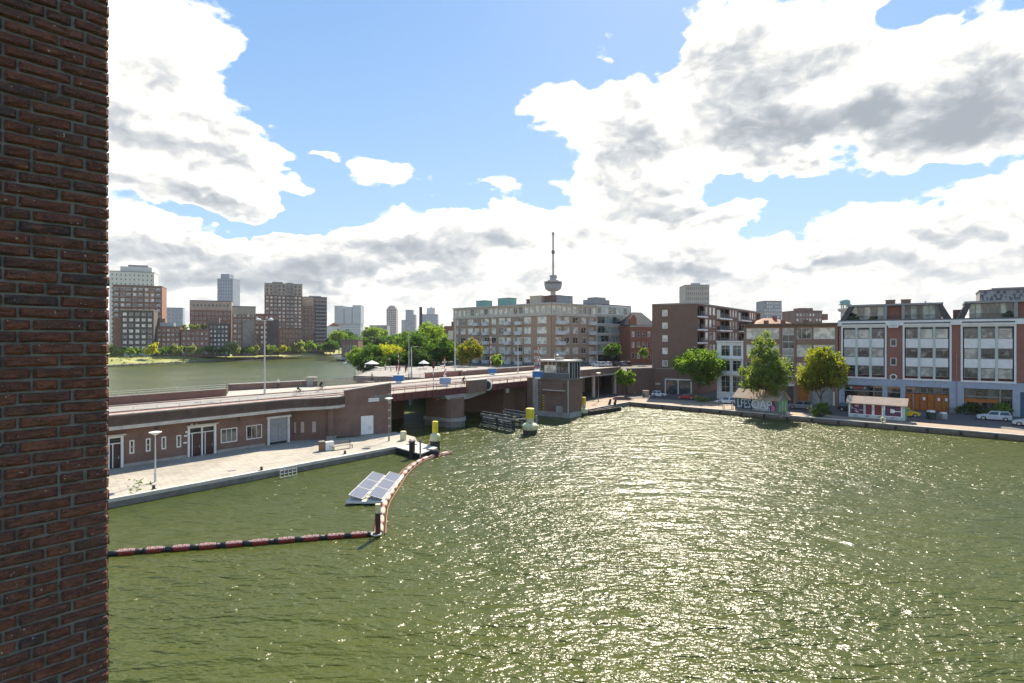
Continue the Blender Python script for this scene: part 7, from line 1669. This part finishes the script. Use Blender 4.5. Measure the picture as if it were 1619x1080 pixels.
for px, py, lb_ in ((366, 744, 'flat iron hatch in the paving left of the middle'), (581, 706, 'flat iron hatch in the paving below the white door'), (603, 694, 'small drain cover in the paving by the lamp')):
    p = P(px, py, ZT); t = thing('manhole_cover', lb_, 'manhole cover', (p.x, p.y, ZT + .004), .9, 'covers in the terrace paving'); MB().box(-.35, .35, -.3, .3, 0, .02).obj('plate', CONC_D, t); MB().box(-.28, .28, -.23, .23, .021, .03).obj('lid', GREYP, t)
# ladder on the quay face
p = P(455, 742, ZT); t = thing('quay_ladder', 'pale steel ladder with hoops fixed to the terrace quay wall', 'ladder', p, atan2(td.y, td.x))
for x in (-.9, -.45, 0, .45, .9): MB().tube((x, -.14, -.95), (x, -.14, .35 if abs(x) < .8 else .1), .035, 6).obj('upright', WHITE2, t)
for z in (-.7, -.35, 0, .3): MB().tube((-.95, -.15, z), (.95, -.15, z), .03, 6).obj('rung', WHITE2, t)
t = thing('downlight', 'thin dark post standing in the shade beside the brick pilaster', 'post', P(515, 697, ZT)); MB().tube((0, 0, 0), (0, 0, 2.1), .07, 8).obj('post', DGREY, t)
# ---- pontoon
cz = .38; c4 = [P(625.5, 711.5, cz), P(665, 722.5, cz), P(692, 712.5, cz), P(659, 703.2, cz)]
t = thing('pontoon', 'pale floating pontoon moored at the tip of the terrace', 'pontoon', c4[0]); pr = [(p.x - c4[0].x, p.y - c4[0].y) for p in c4]
MB().prism(pr, cz - .12, cz).obj('deck', CONC_L, t); cen = Vector(((pr[0][0] + pr[2][0]) / 2, (pr[0][1] + pr[2][1]) / 2)); MB().prism([(cen.x + (x - cen.x) * .97, cen.y + (y - cen.y) * .97) for x, y in pr], -.3, cz - .12).obj('float', BLACK, t)
p = P(651.5, 719, cz); t = thing('mooring_post', 'stout black mooring post on the pontoon edge', 'post', p); MB().tube((0, 0, -1), (0, 0, 1.55), .36, 14).obj('pile', BLACK, t); MB().tube((0, 0, 1.55), (0, 0, 1.68), .42, 14).obj('cap', DGREY, t); MB().tube((-.7, 0, 1.25), (.6, 0, 1.25), .06, 6).obj('cross_bar', DGREY, t)
p = P(664.5, 722, cz); t = thing('pole', 'slim pale guide pole at the corner of the pontoon', 'pole', p); MB().tube((0, 0, -1), (0, 0, 2.1), .1, 10).obj('pole', TIMG, t)
p = P(684, 717, .35); t = thing('rubber_fender', 'black rubber drum fender at the right pontoon corner', 'fender', p, -.3); MB().tube((-.75, 0, .1), (.75, 0, .1), .42, 14).obj('drum', BLACK, t)
for x in (-.78, .78): MB().tube((x - .03, 0, .1), (x + .03, 0, .1), .3, 12).obj('end_cap', DGREY, t)
p = P(693.5, 712, 0); t = thing('pole', 'short white pole between the beacon and the pontoon', 'pole', p); MB().tube((0, 0, -1), (0, 0, .8), .1, 8).obj('pole', WHITE2, t)
p = P(649, 704.5, cz); t = thing('bird', 'small dark bird perched at the terrace tip', 'bird', P(649.5, 699, ZT) + Vector((.5, 0, .06))); MB().lathe([(.02, 0), (.09, .06), (.1, .14), (.05, .22), (.055, .27), (.01, .31)], 10).obj('body', BLACK, t); MB().tube((0, 0, .27), (.12, 0, .26), .012, 5, r2=.003).obj('beak', YEL, t)
# ---- solar raft
PV = None
def pvmat():
    m, t, b = new_mat('solar_cells'); co = nd(t, 'ShaderNodeTexCoord').outputs['Object']
    br = nd(t, 'ShaderNodeTexBrick'); br.offset = 0.0; t.links.new(co, br.inputs[0]); br.inputs['Color1'].default_value = (.09, .11, .16, 1); br.inputs['Color2'].default_value = (.07, .09, .14, 1); br.inputs['Mortar'].default_value = (.34, .36, .40, 1)
    br.inputs['Scale'].default_value = 1; br.inputs['Brick Width'].default_value = .16; br.inputs['Row Height'].default_value = .16; br.inputs['Mortar Size'].default_value = .008
    t.links.new(br.outputs[0], b.inputs[0]); b.inputs['Roughness'].default_value = .8; b.inputs['Specular IOR Level'].default_value = .08; return m
PV = pvmat()
sr = thing('solar_raft', 'floating raft with two tilted rows of solar panels', 'solar raft', (-13.0, 49.5, 0))
MB().box(-1.25, 1.95, -.6, 8.6, .12, .3).obj('deck', WHITE2, sr)
for i in range(3): MB().box(-1.2 + i * 1.1, -.3 + i * 1.1, -.58, 8.5, -.2, .118).obj('float', BLACK, sr)
for x in (.14, .3, .46): MB().box(x, x + .1, -.3, 8.6, .301, .34).obj('plank', CREAM, sr)
for i in range(7): MB().box(.0, .72, .2 + i * 1.25, .45 + i * 1.25, .345, .4).obj('cross_plank', GREYP, sr)
for r_, x0 in enumerate((-1.08, .62)):
    for k in range(3):
        y0 = -.4 + k * 2.88; o = MB().box(0, 1.2, 0, 2.8, 0, .04).obj('solar_panel', PV, sr, (x0, y0, .78)); o.rotation_euler = (0, radians(17), 0)
        f = MB().box(-.03, 1.23, -.03, 0, -.02, .055).box(-.03, 1.23, 2.8, 2.83, -.02, .055).box(-.03, 0, 0, 2.8, -.02, .055).box(1.2, 1.23, 0, 2.8, -.02, .055).mesh('frame', STEEL); link('frame', f, o)
        for yy in (.4, 2.4): MB().tube((x0 + .1, y0 + yy, .3), (x0 + .1, y0 + yy, .78), .03, 6).obj('support', STEEL, sr)
# ---- floating boom: black tube with red sleeves, then a curved string of pale floats
p0, p1 = P(150, 879.5, .05), P(592, 846, .05)
bm_ = thing('floating_boom', 'black floating boom with red lettered sleeves lying across the water', 'boom', p0); rp_ = lambda p: p - p0
n = 26; pts = [rp_(p0.lerp(p1, i / n)) + Vector((0, .35 * sin(i / n * pi) - .3 * sin(i / n * pi) ** 2, .08)) for i in range(n + 1)]
MB().path(pts, .18, 12).obj('tube', BLACK, bm_, smooth=True)
SLV = mat('sleeve_red', (.26, .025, .02), .6, .25, 3); LTW = mat('sleeve_print', (.75, .55, .52), .6, .1, 3)
for px, py in ((201, 874), (244, 871), (286.5, 868), (329, 864.5), (370.5, 861.5), (412, 858), (453, 855), (492, 852), (531, 849), (568.5, 846.5)):
    c = rp_(P(px, py, .1)); f = min(max((c.x) / (p1 - p0).x, 0), 1) * n; i = min(int(f), n - 1); d = (pts[i + 1] - pts[i]).normalized(); c = pts[i].lerp(pts[i + 1], f - i)
    L = 23 / F * (c.y + p0.y) * .98; o = MB().tube((-L / 2, 0, 0), (L / 2, 0, 0), .205, 14).obj('sleeve', SLV, bm_, c, atan2(d.y, d.x), smooth=False)
    me = text_mb('AURUMA', .34, .012); me.materials.append(LTW); l_ = link('lettering', me, o, (0, -.110, .180)); l_.rotation_euler = (radians(-58), 0, 0); l_.scale.x = L / 1.3
fl_px = [(601, 843), (602, 829), (603.5, 815), (606, 802), (610, 792.5), (616, 783), (622, 774), (627.5, 766), (632, 758.5), (637, 751), (643, 744.3), (650, 738), (657.5, 732.6), (666, 727.5), (678.5, 722.8), (695, 718.8), (712, 715.8)]
fp = [P(x, y, .12) for x, y in fl_px]; fc = thing('float_line', 'curved string of pale pink floats running from the post to the pontoon', 'float line', fp[0]); fr = [p - fp[0] for p in fp]
FLT = mat('float_pale', (.52, .36, .28), .6, .15, 3); FLR = mat('float_red', (.30, .07, .05), .6, .2, 3)
for i in range(len(fr) - 1):
    a, b = fr[i], fr[i + 1]; m_ = (a + b) / 2; d = (b - a); k = max(1, int(round(d.length / 2.6))) if i < 12 else 1
    for j in range(k):
        u0 = a + d * (j + .12) / k; u1 = a + d * (j + .80) / k
        MB().tube(u0, u0.lerp(u1, .12), .16, 12, r2=.23).tube(u0.lerp(u1, .12), u0.lerp(u1, .88), .23, 12).tube(u0.lerp(u1, .88), u1, .23, 12, r2=.14).obj('float', FLT, fc)
        MB().tube(u1, a + d * (j + 1.12) / k, .15, 10).obj('connector', BLACK if (i + j) % 2 else FLR, fc)
rope = MB().path([p + Vector((-.42, .1, .02)) for p in fr], .06, 6); rope.obj('rope', FLR, fc); MB().path([p + Vector((.42, -.1, .0)) for p in fr], .04, 6).obj('rope', FLR, fc)
p = P(597.5, 849, 0); t = thing('mooring_post', 'brown mooring pile with pale top where the two booms meet', 'post', p); h_ = ZP(797, p.y)
MB().tube((0, 0, -1), (0, 0, h_ - .62), .19, 14).obj('pile', mat('pile_brown', (.07, .025, .02), .6, .3, 4), t); MB().tube((0, 0, h_ - .62), (0, 0, h_), .195, 14).obj('cap', CREAM, t); MB().torus((-.1, -.1, .25), (0, 0, 1), .34, .05, 16, 6).obj('ring', LAMPG, t)
# ---- terrace by the far water: parasol, boat
def parasol(label, loc, r, h, m=WHITE2):
    t = thing('parasol', label, 'parasol', loc); MB().tube((0, 0, 0), (0, 0, h), .05, 6).obj('pole', TIMG, t); MB().lathe([(r, h - .9), (r * .98, h - .86), (.05, h)], 8).obj('canopy', m, t)
parasol('large white parasol over the waterside terrace', PX(588, 148, ZU - .4), 1.9, 2.9); parasol('white parasol among the cafe tables on the square', PX(670, 155, ZU), 1.5, 2.3)
t = thing('garden_wall', 'low brick wall with stone top on the square beside the yellow tree', 'wall', R(31, 20.2, ZD)); g_ = lambda s0, s1, z0, z1, o=0: MB().prism([((R(s, k) - R(31, 20.2)).x, (R(s, k) - R(31, 20.2)).y) for s, k in ((s0, 20.2 - o), (s1, 20.2 - o), (s1, 20.6 + o), (s0, 20.6 + o))], z0, z1)
g_(27, 38, 0, 1.1).obj('wall', BR_RED, t); g_(26.9, 38.1, 1.1, 1.25, .08).obj('coping', CONC_L, t)
t = thing('garden_wall', 'long dark brick wall with stone top before the apartment block', 'wall', R(42, 20.2, ZD)); g2 = lambda s0, s1, z0, z1, o=0: MB().prism([((R(s, k) - R(42, 20.2)).x, (R(s, k) - R(42, 20.2)).y) for s, k in ((s0, 20.2 - o), (s1, 20.2 - o), (s1, 20.6 + o), (s0, 20.6 + o))], z0, z1)
g2(40, 66, 0, 1.0).obj('wall', BR_DARK, t); g2(39.9, 66.1, 1.0, 1.14, .08).obj('coping', CONC_L, t)
# low white wall segments / tables on the square
for i, (px, Y) in enumerate(((596, 150), (602, 146), (612, 150), (622, 152), (664, 148), (674, 152), (692, 150), (700, 156))):
    t = thing('cafe_table', 'white cafe table on the square, ' + ['left under the large parasol', 'right under the large parasol', 'alone between the parasols', 'nearest the blue barrier', 'left of the white parasol pole', 'right of the white parasol pole', 'behind the striped boom', 'closest to the red roofed house'][i], 'table', PX(px, Y, ZU), i, 'cafe tables on the square'); MB().tube((0, 0, .72), (0, 0, .76), .75, 14).obj('table_top', WHITE, t); MB().tube((0, 0, 0), (0, 0, .72), .06, 6).obj('leg', STEEL, t)
# small white boats moored across the far basin
for i, (px, Y, L) in enumerate(((556, 330, 9), (571, 300, 8), (545, 380, 11))):
    t = thing('moored_boat', ['small white cabin boat nearest in the far basin', 'low white launch near the park trees', 'larger pale boat furthest up the far basin'][i], 'boat', PX(px, Y, 0), .8)
    MB().add([(-L / 2, -1.3, -.2), (L * .3, -1.3, -.2), (L / 2, 0, -.1), (L * .3, 1.3, -.2), (-L / 2, 1.3, -.2), (-L / 2, -1.5, 1.1), (L * .3, -1.5, 1.2), (L / 2 + .4, 0, 1.5), (L * .3, 1.5, 1.2), (-L / 2, 1.5, 1.1)], [(0, 1, 6, 5), (1, 2, 7, 6), (2, 3, 8, 7), (3, 4, 9, 8), (4, 0, 5, 9), (5, 6, 7, 8, 9)]).obj('hull', WHITE if i < 2 else DGREY, t)
    MB().prof([(-L * .3, 1.1), (-L * .28, 2.2), (L * .1, 2.2), (L * .2, 1.15)], -1.1, 1.1).obj('cabin', WHITE, t); MB().box(-L * .24, L * .08, -1.12, 1.12, 1.55, 1.95).obj('window', GLD, t)
